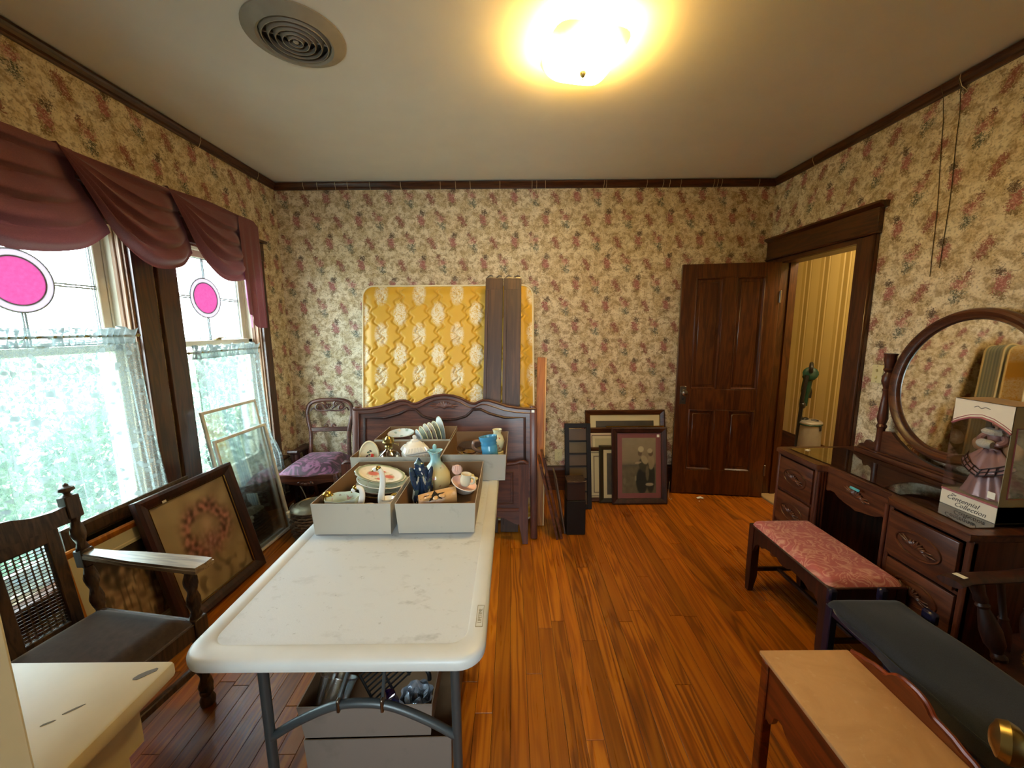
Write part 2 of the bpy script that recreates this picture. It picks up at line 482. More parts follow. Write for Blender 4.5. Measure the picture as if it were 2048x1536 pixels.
def cloth(name, a, b, scale=90, rough=0.8, sheen=0.3, trans=0.0, bumps=0.15):
    t = NT(name)
    n = t.noise(t.coord(), scale, 3, 0.6)
    c = t.mix(t.maprange(n, 0.3, 0.7), lin(a), lin(b))
    sh = t.bsdf(c, rough, 0, t.bump(n, bumps, 0.002), **{'Sheen Weight': sheen, 'Sheen Roughness': 0.4})
    if trans:
        sh = t.n('MixShader', [trans, sh, t.n('BsdfTranslucent', [c])])
    return t.done(sh)
M_SWAG = cloth('mulberry swag cloth', '#6c3b40', '#7d474b', 240, 0.7, 0.3, 0.10)
M_LINING = cloth('pink lining', '#b87fa0', '#c590ac', 200, 0.7, 0.2, 0.35)
M_NAVY = cloth('navy velvet', '#1d232f', '#2d3543', 420, 0.95, 0.25)
M_NAVYP = plain('navy paint', '#1b1a36', 0.3)
M_VELB = cloth('brown worn velvet', '#33251f', '#44342c', 40, 0.9, 0.5)

def damask(name, ground, figure, scale, thr=0.5, hi=None, rough=0.55, sheen=0.4):
    """woven scrolls: contour bands of a warped noise"""
    t = NT(name)
    v = t.coord()
    w = t.vmath('ADD', v, t.vmath('SCALE', t.vmath('SUBTRACT', t.noise(v, scale * 0.5, 1, out=1), (0.5, 0.5, 0.5)), scale=0.14))
    n = t.noise(w, scale, 1.2, 0.5, dist=1.2)
    r = t.math('SINE', t.math('MULTIPLY', n, 26.0))
    m = t.maprange(r, thr - 0.35, thr + 0.1)
    fine = t.noise(v, 500, 2)
    c = t.mix(m, lin(ground), lin(figure))
    if hi: c = t.mix(t.math('MULTIPLY', t.maprange(r, 0.8, 1.0), 0.6), c, lin(hi))
    c = t.vmath('SCALE', c, scale=t.maprange(fine, 0.3, 0.7, 0.85, 1.12))
    return t.done(t.bsdf(c, rough, 0, t.bump(m, 0.1, 0.002), **{'Sheen Weight': sheen}))
M_PURPLE = damask('purple damask', '#3d0d2c', '#7a3c62', 9, 0.25, '#94607e', 0.6, 0.15)
M_PINKD = damask('pink damask', '#b9666c', '#c98a84', 16, 0.2, '#e2b8b0', 0.45, 0.2)

def make_quilt():
    """gold ticking with white scroll sprays"""
    t = NT('gold mattress ticking')
    s = t.n('SeparateXYZ', [t.coord()]); q = t.t.nodes[-1]
    x, z = q.outputs[0], q.outputs[2]
    PX, PZ = 0.152, 0.33
    a = t.math('DIVIDE', x, PX); col = t.math('FLOOR', a)
    fx = t.math('SUBTRACT', t.math('FRACT', a), 0.5)
    fz = t.math('SUBTRACT', t.math('FRACT', t.math('ADD', t.math('DIVIDE', z, PZ), t.math('MULTIPLY', col, 0.5))), 0.5)
    nz = t.noise(t.coord(), 55, 3, 0.7, dist=1.5)
    d = t.vmath('LENGTH', t.n('CombineXYZ', [t.math('MULTIPLY', fx, 1.0), t.math('MULTIPLY', fz, 1.25), 0.0]), out=1)
    spray = t.math('MULTIPLY', t.maprange(d, 0.26, 0.40, 1, 0), t.maprange(nz, 0.40, 0.52))
    c = t.mix(t.noise(t.coord(), 5, 2), lin('#c9961c'), lin('#d6a930'))
    c = t.mix(t.math('MULTIPLY', spray, 0.85), c, lin('#e6dcc0'))
    return t.done(t.bsdf(c, 0.5, 0, None, **{'Sheen Weight': 0.3}))
M_QUILT = make_quilt()
def make_ticking():
    t = NT('blue striped ticking')
    s = t.n('SeparateXYZ', [t.coord()]); q = t.t.nodes[-1]
    f = t.math('FRACT', t.math('DIVIDE', q.outputs[1], 0.045))
    c = t.ramp(f, [(0.0, lin('#b9c2bd')), (0.4, lin('#7f9199')), (0.55, lin('#c9cdc2')), (0.8, lin('#93a3a4'))])
    return t.done(t.bsdf(c, 0.7))
M_TICK = make_ticking()
M_PIPING = plain('cream piping', '#e9dcb8', 0.6)

def make_cardboard(name, out_c, in_c=None):
    t = NT(name)
    n = t.noise(t.coord(), 9, 4, 0.6)
    c = t.mix(t.maprange(n, 0.58, 0.72, 0, 0.35), lin(out_c), lin('#5f574c'))
    fl = t.noise(t.mapping(t.coord(), (300, 4, 4)), 1, 1)
    return t.done(t.bsdf(c, 0.85, 0, t.bump(fl, 0.04, 0.001)))
M_CARDW = make_cardboard('white faced board', '#b0a898')
M_CARDSHADE = make_cardboard('shade darkened board', '#7c7065')  # under-table shade painted into the board colour of the lower boxes
M_CARDB = make_cardboard('brown board', '#7d5f40')

def make_plastic_top():
    t = NT('scuffed white table plastic')
    v = t.coord()
    n1 = t.noise(v, 3.0, 5, 0.7); n2 = t.noise(t.mapping(v, (14, 22, 1), rot=(0, 0, 0.5)), 1.0, 3, 0.65); n3 = t.noise(v, 260, 2)
    sm = t.math('MULTIPLY', t.maprange(n2, 0.56, 0.74), t.maprange(n1, 0.36, 0.62))
    c = t.mix(t.math('MULTIPLY', sm, 0.62), lin('#c0c2c2'), lin('#66645f'))
    sp = t.math('MULTIPLY', t.maprange(t.noise(v, 30, 4, 0.75), 0.64, 0.72), 0.45)
    c = t.mix(sp, c, lin('#5f5a55'))
    return t.done(t.bsdf(c, 0.42, 0, t.bump(n3, 0.12, 0.002)))
M_TOP = make_plastic_top()
M_TOPE = plain('white table rim', '#c2c1bb', 0.4, var=0.03)

def make_marble(name, a, b, c3, rough=0.15):
    t = NT(name)
    v = t.coord()
    n = t.noise(v, 5, 6, 0.65, dist=0.8)
    n2 = t.noise(v, 40, 3, 0.6)
    c = t.mix(t.maprange(n, 0.35, 0.65), lin(a), lin(b))
    c = t.mix(t.maprange(n2, 0.60, 0.75, 0, 0.35), c, lin(c3))
    return t.done(t.bsdf(c, rough))
M_MARBLE = make_marble('buff marble', '#cfa77c', '#bc9468', '#e0c8a2', 0.35)
M_DSTREAK = make_marble('dark top painted reflections', '#2a1812', '#4a3a33', '#8e857c')  # pale streaks paint reflections on the box's glossy top

def ceramic(name, base, spots=(), rough=0.15, sc=30, zgrad=None):
    """glazed china with optional printed colour patches"""
    t = NT(name); v = t.coord(); c = lin(base)
    if zgrad:
        s = t.n('SeparateXYZ', [v]); z = t.t.nodes[-1].outputs[2]
        c = t.mix(t.maprange(z, zgrad[1], zgrad[2], smooth=True), c, lin(zgrad[0]))
    for k, (col, thr, scl) in enumerate(spots):
        n = t.noise(t.mapping(v, (1, 1, 1), loc=(k * 3.7, k * 1.3, 0)), scl, 2, 0.5)
        m = t.maprange(n, thr, thr + 0.04)
        c = t.mix(m, c, lin(col))
    return t.done(t.bsdf(c, rough))
M_CHINA = ceramic('white china', '#e6e2d8')
M_CHINAF = ceramic('flowered china', '#e8e2d4', [('#b04038', 0.62, 26), ('#5e7648', 0.66, 34)])
M_CHINAG = ceramic('green grey plate', '#c6ccb8', [('#8a6a52', 0.64, 40), ('#b88a88', 0.68, 30)])
M_CHINAL = ceramic('pale plate', '#dfe6e2', [('#a9b8a8', 0.66, 30)])
M_GOLDR = plain('gilt rim', '#b08a3a', 0.25, 0.9)
M_BLUEMUG = ceramic('blue mug glaze', '#4e93b5', [('#6aa9c4', 0.58, 20)], 0.2)
M_PITCH = ceramic('pitcher glaze', '#c9b884', [('#9a6a48', 0.66, 22), ('#d8a8a0', 0.63, 16)], 0.12, zgrad=('#93bdbd', 0.125, 0.185))
M_BIRD = ceramic('blue bird glaze', '#27364c', [('#4a5a52', 0.55, 22), ('#1a2438', 0.60, 40)], 0.1)
M_PEACH = ceramic('peach pottery', '#c89a62', [('#b07848', 0.62, 30), ('#dcb48c', 0.55, 18)], 0.3)
M_CREAMG = ceramic('cream leaf dish', '#dcca90', [], 0.2)
M_PINKC = ceramic('pale pink china', '#dcb4a4', [], 0.25)
M_VASEF = ceramic('flowered vase', '#d9d2a8', [('#b8604a', 0.62, 40), ('#6a8a6a', 0.66, 40)], 0.2)
M_BROWNC = ceramic('brown stoneware', '#6e4430', [], 0.3)
M_RED = plain('red plastic', '#c8321e', 0.4)
M_DUST = plain('grey fluff', '#77706a', 0.9)
M_HAIR = plain('dark hair', '#1e1512', 0.5)
M_SKIN = plain('doll vinyl', '#d8a684', 0.45)
M_FUR = cloth('white fur trim', '#d8d0c8', '#f0ece6', 200, 0.9, 0.6, 0, 0.6)
M_SATIN = plain('pink satin', '#b48a8c', 0.28, 0.15, var=0.10, vscale=30)
M_PLAID = plain('plaid ribbon', '#2c1a20', 0.5)
M_BOXW = plain('doll box card', '#e4ddd0', 0.5, var=0.03)
M_BOXG = plain('doll box grey green', '#a9a68e', 0.5, var=0.05)
M_BOXP = plain('doll box rose edging', '#a8646c', 0.5)
M_BOXI = plain('doll box backdrop', '#6d6354', 0.6, var=0.15, vscale=20)
M_GREENV = plain('green vacuum shell', '#0f3a30', 0.25)
M_SILV = plain('silver shell', '#9b9890', 0.35, 0.3)
M_CHROME = plain('chrome tube', '#c9c9c6', 0.18, 1.0)
M_MIRROR = plain('mirror silver', '#f2f2ee', 0.02, 1.0, var=0.0)
M_CANE = plain('cane', '#a06e3a', 0.5, var=0.12)
M_CANED = plain('dark cane', '#4a3626', 0.5, var=0.12)
M_WICK = plain('wicker', '#5a4630', 0.6, var=0.2, vscale=60)
M_TINLID = plain('hammered lid', '#7a705c', 0.38, 0.7, var=0.12, vscale=30)
M_GLASSTOP = None
def make_glasstop():
    t = NT('glass top')
    fr = t.n('Fresnel', [1.5])
    tr = t.n('BsdfTransparent', [(0.85, 0.9, 0.86, 1)]); gl = t.n('BsdfGlossy', {'Color': (1, 1, 1, 1), 'Roughness': 0.02})
    return t.done(t.n('MixShader', [t.math('MULTIPLY', fr, 1.6, clamp=True), tr, gl]))
M_GLASSTOP = make_glasstop()

def paint_mat(name, rough=0.3, coat=0.0):
    t = NT(name)
    a = t.n('Attribute', attribute_name='paint')
    return t.done(t.bsdf(a, rough, 0, None, **{'Coat Weight': coat, 'Coat Roughness': 0.05}))
M_PRINT = paint_mat('printed sheet', 0.5, 0.35)
def glass_frame_mat():
    t = NT('picture glass over dark paper')
    return t.done(t.bsdf(lin('#12130f'), 0.06, 0, None, **{'Specular IOR Level': 0.9}))
M_DARKGL = glass_frame_mat()
def screen_glass():
    t = NT('storm pane')
    fr = t.n('Fresnel', [1.5])
    tr = t.n('BsdfTransparent', [(0.9, 0.92, 0.91, 1)]); gl = t.n('BsdfGlossy', {'Color': (1, 1, 1, 1), 'Roughness': 0.015})
    return t.done(t.n('MixShader', [t.math('MULTIPLY', fr, 0.55, clamp=True), tr, gl]))
M_STORM = screen_glass()

M_LAMP = None
def lamp_mat():
    """frosted glass lit from within: hottest over the bulbs in the middle, amber at the rim"""
    t = NT('lit lamp glass')
    d = t.vmath('LENGTH', t.vmath('MULTIPLY', t.coord(), (1, 1, 0)), out=1)
    c = t.ramp(t.maprange(d, 0.05, 0.19), [(0.0, (1.0, 0.74, 0.34, 1)), (0.55, (1.0, 0.66, 0.20, 1)), (1.0, (1.0, 0.52, 0.05, 1))])
    e = t.maprange(d, 0.10, 0.20, 40.0, 4.0, True)
    return t.done(t.n('Emission', [c, e]))
M_LAMP = lamp_mat()
# ------------------------------------------------------------------ room shell
W1, W2 = (1.357, 2.137), (2.415, 3.194)      # window openings along y
WZ0, WZ1 = 0.45, 2.10
DY0, DY1, DZ = 2.645, 3.41, 2.09             # door opening in the right wall
WT = 0.17

def slab_boxes(name, mat, boxes):
    m = MB()
    for (x0, x1, y0, y1, z0, z1) in boxes:
        m.box(((x0 + x1) / 2, (y0 + y1) / 2, (z0 + z1) / 2), (x1 - x0, y1 - y0, z1 - z0))
    return struct(m.obj(name, mat, smooth=False, fix=False))
YW0, YW1 = YF - 0.15, YB + 0.15
slab_boxes('wall_left', M_PAPER_Y, [
    (XL - WT, XL, YF, YB, 0, WZ0), (XL - WT, XL, YF, YB, WZ1, ZC),
    (XL - WT, XL, YF, W1[0], WZ0, WZ1), (XL - WT, XL, W1[1], W2[0], WZ0, WZ1), (XL - WT, XL, W2[1], YB, WZ0, WZ1)])
slab_boxes('wall_back', M_PAPER_X, [(XL - WT, XR + 0.14, YB, YB + 0.14, -0.02, ZC)])
slab_boxes('wall_right', M_PAPER_Y, [
    (XR, XR + 0.14, YF, DY0, 0, ZC), (XR, XR + 0.14, DY1, YB, 0, ZC), (XR, XR + 0.14, DY0, DY1, DZ, ZC)])
slab_boxes('wall_front', M_PAPER_X, [
    (XL - WT, -0.58, YF - 0.14, YF, -0.02, ZC), (0.25, XR + 0.14, YF - 0.14, YF, -0.02, ZC), (-0.58, 0.25, YF - 0.14, YF, 2.10, ZC)])
slab_boxes('ceiling', M_CEIL, [(XL - WT, XR + 0.14, YF - 0.14, YB + 0.14, ZC, ZC + 0.08)])

# floor: a dark sub-floor carrying every strip of heart pine
floor = slab_boxes('floor', M_BLACK, [(XL - WT, XR + 0.14, YF - 0.14, YB + 0.14, -0.06, -0.0215)])
PW = 0.0722
rng = random.Random(3)
x = XL; k = 0
while x < XR - 0.005:
    w = min(PW, XR - x)
    cuts = [YF]
    y = YF + rng.uniform(0.5, 2.2)
    while y < YB - 0.3:
        cuts.append(y); y += rng.uniform(1.4, 2.6)
    cuts.append(YB)
    for a, b in zip(cuts, cuts[1:]):
        m = MB(); ln = b - a - 0.0016; wd = w - 0.0011
        dz = rng.uniform(-0.0005, 0.0)
        m.v = [(-wd / 2, -ln / 2, -0.0205), (wd / 2, -ln / 2, -0.0205), (wd / 2, ln / 2, -0.0205), (-wd / 2, ln / 2, -0.0205),
               (-wd / 2, -ln / 2, -0.001), (wd / 2, -ln / 2, -0.001), (wd / 2, ln / 2, -0.001), (-wd / 2, ln / 2, -0.001),
               (-wd / 2 + 0.001, -ln / 2 + 0.001, 0), (wd / 2 - 0.001, -ln / 2 + 0.001, 0), (wd / 2 - 0.001, ln / 2 - 0.001, 0), (-wd / 2 + 0.001, ln / 2 - 0.001, 0)]
        m.f = [(0, 3, 2, 1), (0, 1, 5, 4), (1, 2, 6, 5), (2, 3, 7, 6), (3, 0, 4, 7), (4, 5, 9, 8), (5, 6, 10, 9), (6, 7, 11, 10), (7, 4, 8, 11), (8, 9, 10, 11)]
        m.obj('plank', M_FLOOR, floor, smooth=False, loc=(x + w / 2, (a + b) / 2, dz), fix=False)
    x += PW

# crown moulding (stained) with the ceiling gap above it, and baseboards
def crown_profile(run0, run1, axis, wall, sgn, name, mat):
    z0, z1 = 2.737, 2.796
    prof = [(0, z0), (0.012, z0), (0.016, z0 + 0.008), (0.014, z0 + 0.022), (0.024, z0 + 0.036), (0.032, z0 + 0.044), (0.032, z1 - 0.006), (0.026, z1), (0, z1)]
    pts = [(wall + sgn * d, z) for d, z in prof]
    m = MB()
    m.prism(pts, run0, run1, axis)
    return struct(m.obj(name, mat, smooth=False))
crown_profile(XL, XR, 'X', YB, -1, 'trim_1', M_TRIMX)
crown_profile(YF, YB - 0.03, 'Y', XL, 1, 'trim_2', M_TRIMW)
crown_profile(YF, YB - 0.03, 'Y', XR, -1, 'trim_3', M_TRIMW)
def baseboard(name, axis, a, b, wall, sgn, mat):
    pts = [(wall, 0.0), (wall + sgn * 0.022, 0.0), (wall + sgn * 0.022, 0.20), (wall + sgn * 0.016, 0.225), (wall + sgn * 0.008, 0.24), (wall, 0.24)]
    m = MB(); m.prism(pts, a, b, axis)
    return struct(m.obj(name, mat, smooth=False))
baseboard('baseboard_back', 'X', XL, XR, YB, -1, M_TRIMX)
baseboard('baseboard_left', 'Y', YF, YB - 0.03, XL, 1, M_TRIMW)
baseboard('baseboard_right', 'Y', YF, 2.50, XR, -1, M_TRIMW)

# ------------------------------------------------------------------ door opening, casing, open door leaf, hall beyond
dc = empty_struct('trim_4', (XR, 0, 0))
m = MB(); m.box((-0.013, DY0 - 0.07, 1.055), (0.026, 0.14, 2.11), bev=0.004); m.box((-0.032, DY0 - 0.128, 1.055), (0.014, 0.022, 2.11), bev=0.005)
m.obj('casing', M_TRIMZ, dc)
m = MB(); m.box((-0.013, 3.48, 1.055), (0.026, 0.14, 2.11), bev=0.004); m.box((-0.032, 3.538, 1.055), (0.014, 0.022, 2.11), bev=0.005)
m.obj('casing', M_TRIMZ, dc)
m = MB()
m.box((-0.017, 3.023, 2.19), (0.034, 1.055, 0.155), bev=0.003)
m.box((-0.024, 3.023, 2.118), (0.040, 1.065, 0.014), bev=0.006); m.box((-0.012, 3.03, 2.094), (0.024, 0.775, 0.036))
m.obj('head_board', M_TRIMW, dc)
m = MB()
m.prism([(0, 2.262), (-0.03, 2.262), (-0.036, 2.27), (-0.052, 2.278), (-0.060, 2.284), (-0.060, 2.298), (0, 2.298)], 2.47, 3.555, 'Y')
m.obj('head_cap', M_TRIMW, dc)
m = MB()
m.box((0.072, DY0 + 0.008, 1.05), (0.150, 0.016, 2.09)); m.box((0.072, DY1 - 0.008, 1.05), (0.150, 0.016, 2.09)); m.box((0.072, 3.03, DZ - 0.008), (0.150, 0.75, 0.016))
m.box((0.095, DY1 - 0.022, 1.05), (0.04, 0.014, 2.07)); m.box((0.095, DY0 + 0.022, 1.05), (0.04, 0.014, 2.07))
m.obj('jamb', M_TRIMZ, dc)
m = MB(); m.box((0.06, 3.03, 0.006), (0.17, 0.80, 0.022), bev=0.006)
m.obj('threshold', plain('worn pale threshold', '#a58a62', 0.5), dc)

def door_leaf(name, loc, rz, w, knob_side=1, mat=M_DOOR):
    d = empty_struct(name, loc); d.rotation_euler = (0, 0, rz)
    H, T = 2.07, 0.036
    m = MB(); st = 0.115
    # stiles and rails (leaf runs along -x from the hinge at x = 0)
    zz = [0.006, 0.235, 0.80, 0.985, H - 0.115, H]
    m.box((-st / 2, 0, H / 2), (st, T, H), bev=0.002); m.box((-w + st / 2, 0, H / 2), (st, T, H), bev=0.002)
    m.box((-w / 2, 0, 0.12), (w - 2 * st, T, 0.23), bev=0.002)
    m.box((-w / 2, 0, 0.893), (w - 2 * st, T, 0.185), bev=0.002)
    m.box((-w / 2, 0, H - 0.058), (w - 2 * st, T, 0.115), bev=0.002)
    mu = 0.105
    for a, b in ((0.235, 0.80), (0.985, H - 0.115)):
        m.box((-w / 2, 0, (a + b) / 2), (mu, T, b - a), bev=0.002)
    m.obj('frame', mat, d)
    pw = (w - 2 * st - mu) / 2
    for cx in (-st - pw / 2, -w + st + pw / 2):
        for a, b in ((0.235, 0.80), (0.985, H - 0.115)):
            h = b - a
            p = MB()
            p.box((cx, 0, (a + b) / 2), (pw, 0.010, h))
            p.box((cx, 0, (a + b) / 2), (pw - 0.07, 0.020, h - 0.07), bev=0.008)
            # moulding round the panel on both faces
            for sgn in (-1, 1):
                O = [(cx - pw / 2, a), (cx + pw / 2, a), (cx + pw / 2, b), (cx - pw / 2, b)]
                I = [(cx - pw / 2 + 0.018, a + 0.018), (cx + pw / 2 - 0.018, a + 0.018), (cx + pw / 2 - 0.018, b - 0.018), (cx - pw / 2 + 0.018, b - 0.018)]
                vs = [(u, sgn * 0.0165, q) for u, q in O] + [(u * 0.5 + uu * 0.5, sgn * 0.020, q * 0.5 + qq * 0.5) for (u, q), (uu, qq) in zip(O, I)] + [(u, sgn * 0.006, q) for u, q in I]
                fs = [(i, (i + 1) % 4, 4 + (i + 1) % 4, 4 + i) for i in range(4)] + [(4 + i, 4 + (i + 1) % 4, 8 + (i + 1) % 4, 8 + i) for i in range(4)]
                p.add(vs, fs)
            p.obj('panel', mat, d)
    # lock plate and knob
    for sgn in (-1, 1):
        p = MB(); p.box((-w + 0.058, sgn * (T / 2 + 0.002), 0.93), (0.052, 0.004, 0.165), bev=0.0015)
        pl = p.obj('lock_plate', M_STEEL, d)
        k = MB()
        k.lathe([(0.011, 0), (0.010, 0.022), (0.016, 0.028), (0.026, 0.036), (0.029, 0.046), (0.025, 0.056), (0.012, 0.062), (0.001, 0.063)], 20,
                Matrix.Translation((-w + 0.058, sgn * (T / 2 + 0.004), 0.955)) @ Matrix.Rotation(R(-90 * sgn), 4, 'X'))
        k.obj('door_knob', M_STEEL if knob_side == 1 else M_BRASS, pl)
        k = MB(); k.ball((-w + 0.058, sgn * (T / 2 + 0.004), 0.895), (0.006, 0.003, 0.012)); k.obj('keyhole', M_BLACKP, pl)
    for hz in (0.25, 1.78):
        h = MB(); h.lathe([(0.008, -0.045), (0.008, 0.045)], 10, Matrix.Translation((0.004, -T / 2 - 0.004, hz))); h.ball((0.004, -T / 2 - 0.004, hz + 0.05), 0.007)
        h.obj('hinge', M_STEEL, d)
    return d
door_leaf('door_1', (2.262, 3.352, 0.006), R(-8.4), 0.785)
# the door the photographer stands beside: only its brass knob reaches into the picture
door_leaf('door_2', (0.243, -0.105, 0.006), R(46 + 180), 0.80, 2)
# casing of that doorway
fc = empty_struct('trim_5', (0, YF, 0))
for xx in (-0.65, 0.32):
    m = MB(); m.box((xx, 0.012, 1.05), (0.14, 0.024, 2.10), bev=0.004); m.obj('casing', M_TRIMZ, fc)
m = MB(); m.box((-0.165, 0.014, 2.18), (1.14, 0.028, 0.16), bev=0.004); m.obj('head_board', M_TRIMX, fc)

# hall beyond the door
slab_boxes('wall_hall', M_STRIPE, [(3.42, 3.5, 1.6, 7.0, 0, ZC)])
slab_boxes('wall_hall_end', M_STRIPE, [(XR + 0.14, 3.5, 7.0, 7.08, 0, ZC), (XR + 0.14, 3.5, 1.52, 1.6, 0, ZC), (XR + 0.04, XR + 0.14, YB + 0.14, 7.0, 0, ZC)])
slab_boxes('ceiling_hall', M_CEIL, [(XR + 0.14, 3.5, 1.5, 7.1, ZC, ZC + 0.06)])
slab_boxes('floor_hall', M_FLOOR, [(XR + 0.14, 3.5, 1.5, 7.1, -0.06, -0.002)])
baseboard('baseboard_hall', 'Y', 1.6, 7.0, 3.42, -1, M_TRIMW)
# hall behind the photographer
EB = -1.55
slab_boxes('wall_entry', plain('entry plaster', '#d6cbb0', 0.8), [
    (-1.6, -0.55, EB - 0.12, EB, 0, ZC), (0.30, 1.3, EB - 0.12, EB, 0, ZC), (-0.55, 0.30, EB - 0.12, EB, 0, 1.10), (-0.55, 0.30, EB - 0.12, EB, 2.32, ZC),
    (-1.68, -1.6, EB - 0.12, YF - 0.14, 0, ZC), (1.3, 1.38, EB - 0.12, YF - 0.14, 0, ZC)])
wf = empty_struct('fill_window', (0, EB - 0.06, 0))  # made-up window, added to brighten the room from behind the camera
m = MB()
for c, s_ in (((-0.53, 0, 1.71), (0.04, 0.06, 1.22)), ((0.28, 0, 1.71), (0.04, 0.06, 1.22)), ((-0.125, 0, 1.12), (0.77, 0.06, 0.04)), ((-0.125, 0, 2.30), (0.77, 0.06, 0.04)), ((-0.125, 0, 1.71), (0.77, 0.05, 0.04))): m.box(c, s_)
m.obj('sash', M_WHITEP, wf, smooth=False)
m = MB(); m.box((-0.125, 0, 1.71), (0.77, 0.003, 1.16)); m.obj('pane', M_GLASS, wf, smooth=False)
slab_boxes('floor_entry', M_FLOOR, [(-1.7, 1.4, EB - 0.12, YF - 0.14, -0.06, -0.002)])
slab_boxes('ceiling_entry', M_CEIL, [(-1.7, 1.4, EB - 0.12, YF - 0.14, ZC, ZC + 0.06)])

# ------------------------------------------------------------------ windows
def make_window(name, y0, y1, curtain_rod_z):
    w = empty_struct(name, (XL, 0, 0))
    yc = (y0 + y1) / 2; W = y1 - y0
    # jamb liner: stained strips, then cream stops
    m = MB()
    for y, s in ((y0, 1), (y1, -1)):
        m.box((-0.035, y + s * 0.006, (WZ0 + WZ1) / 2), (0.070, 0.012, WZ1 - WZ0))
        m.box((-0.018, y + s * 0.016, (WZ0 + WZ1) / 2), (0.014, 0.012, WZ1 - WZ0), bev=0.004)
        m.box((-0.048, y + s * 0.014, (WZ0 + WZ1) / 2), (0.012, 0.010, WZ1 - WZ0), bev=0.004)
    m.box((-0.035, yc, WZ1 - 0.006), (0.07, W, 0.012))
    m.obj('jamb', M_JAMB, w)
    m = MB()
    for y, s in ((y0, 1), (y1, -1)):
        m.box((-0.120, y + s * 0.006, (WZ0 + WZ1) / 2), (0.10, 0.012, WZ1 - WZ0))
        m.box((-0.108, y + s * 0.014, (WZ0 + WZ1) / 2), (0.012, 0.016, WZ1 - WZ0), bev=0.003)
        m.box((-0.155, y + s * 0.022, (WZ0 + WZ1) / 2), (0.03, 0.03, WZ1 - WZ0), bev=0.003)
    m.box((-0.12, yc, WZ1 - 0.006), (0.10, W, 0.012))
    m.obj('parting_stop', M_WHITEP, w)
    m = MB(); m.box((-0.10, yc, WZ0 + 0.008), (0.16, W, 0.024), bev=0.003)
    m.obj('sill', M_WHITEP, w)
    m = MB(); m.box((0.028, yc, WZ0 - 0.012), (0.076, W + 0.24, 0.026), bev=0.008); m.box((0.010, yc, WZ0 - 0.075), (0.02, W + 0.2, 0.10), bev=0.004)
    m.obj('stool', M_TRIMW, w)
    zm = 1.462
    def sash(nm, xs, z0, z1, top, bot):
        st = 0.046; T = 0.034
        m = MB()
        m.box((xs, y0 + 0.024 + st / 2, (z0 + z1) / 2), (T, st, z1 - z0), bev=0.004)
        m.box((xs, y1 - 0.024 - st / 2, (z0 + z1) / 2), (T, st, z1 - z0), bev=0.004)
        m.box((xs, yc, z1 - top / 2), (T, W - 0.05, top), bev=0.004)
        m.box((xs, yc, z0 + bot / 2), (T, W - 0.05, bot), bev=0.004)
        return m.obj(nm, M_WHITEP, w), (y0 + 0.024 + st, y1 - 0.024 - st, z0 + bot, z1 - top)
    lo, (a, b, c, d) = sash('lower_sash', -0.083, WZ0 + 0.02, zm + 0.02, 0.036, 0.07)
    m = MB(); m.box((-0.083, yc, (c + d) / 2), (0.003, b - a + 0.01, d - c + 0.01)); m.obj('pane', M_GLASS, lo, smooth=False)
    m = MB(); m.box((-0.073, yc, zm + 0.026), (0.03, 0.05, 0.012), bev=0.004); m.tube([(-0.07, yc, zm + 0.034), (-0.055, yc + 0.03, zm + 0.036)], 0.005)
    m.obj('sash_lock', M_BRASS, lo)
    up, (a, b, c, d) = sash('upper_sash', -0.122, zm - 0.02, WZ1 - 0.01, 0.045, 0.04)
    xg = -0.122; zc_ = (c + d) / 2 + 0.012
    RO, RI = 0.137, 0.106
    # leaded light: round pink pane in a milky ring, cross cames and four clear panes
    m = MB(); m.lathe([(0.001, -0.0015), (RI, -0.0015), (RI, 0.0015), (0.001, 0.0015)], 40, Matrix.Translation((xg, yc, zc_)) @ Matrix.Rotation(R(90), 4, 'Y'))
    m.obj('round_pane', M_PINKG, up)['label'] = 'round pink glass pane'
    m = MB(); m.lathe([(RI, -0.0015), (RO, -0.0015), (RO, 0.0015), (RI, 0.0015), (RI, -0.0015)], 40, Matrix.Translation((xg, yc, zc_)) @ Matrix.Rotation(R(90), 4, 'Y'), cap=False)
    m.obj('ring_pane', M_MILKG, up)
    for sy in (-1, 1):
        for sz in (-1, 1):
            ys = a if sy < 0 else b; zs = c if sz < 0 else d
            arc = [(yc + RO * math.cos(t), zc_ + RO * math.sin(t)) for t in [ (0 if sy > 0 else PI) + (sz * sy) * PI / 2 * i / 10 for i in range(11)]]
            poly = arc + [(yc, zs), (ys, zs), (ys, zc_)]
            m = MB(); m.prism(poly, xg - 0.0015, xg + 0.0015, 'X'); m.obj('pane', M_GLASS, up, smooth=False)
    m = MB()
    for r in (RO, RI):
        m.tube([(xg, u, q) for u, q in ellipse(yc, zc_, r, r, 48)], 0.0036, 6, closed=True)
    for off in (-0.006, 0.006):
        for p, q in (((a, zc_ + off), (yc - RO, zc_ + off)), ((yc + RO, zc_ + off), (b, zc_ + off)), ((yc + off, c), (yc + off, zc_ - RO)), ((yc + off, zc_ + RO), (yc + off, d))):
            m.tube([(xg, p[0], p[1]), (xg, q[0], q[1])], 0.0042, 6)
    for off in (0.004, 0.016):
        m.tube([(xg, u, q) for u, q in ((a + off, c + off), (b - off, c + off), (b - off, d - off), (a + off, d - off))], 0.0036, 4, closed=True)
    m.obj('lead_came', M_LEAD, up)
    # exterior casing seen obliquely through the panes
    m = MB()
    for y, s in ((y0, 1), (y1, -1)):
        m.box((-0.20, y - s * 0.01, (WZ0 + WZ1) / 2), (0.05, 0.05, WZ1 - WZ0 + 0.1))
    m.box((-0.20, yc, WZ1 + 0.02), (0.05, W, 0.04)); m.box((-0.20, yc, WZ0 - 0.01), (0.06, W, 0.04))
    m.obj('outer_casing', plain('white exterior paint', '#dfe4e6', 0.5), w)
    return w
make_window('window_1', W1[0], W1[1], 1.53)
make_window('window_2', W2[0], W2[1], 1.41)
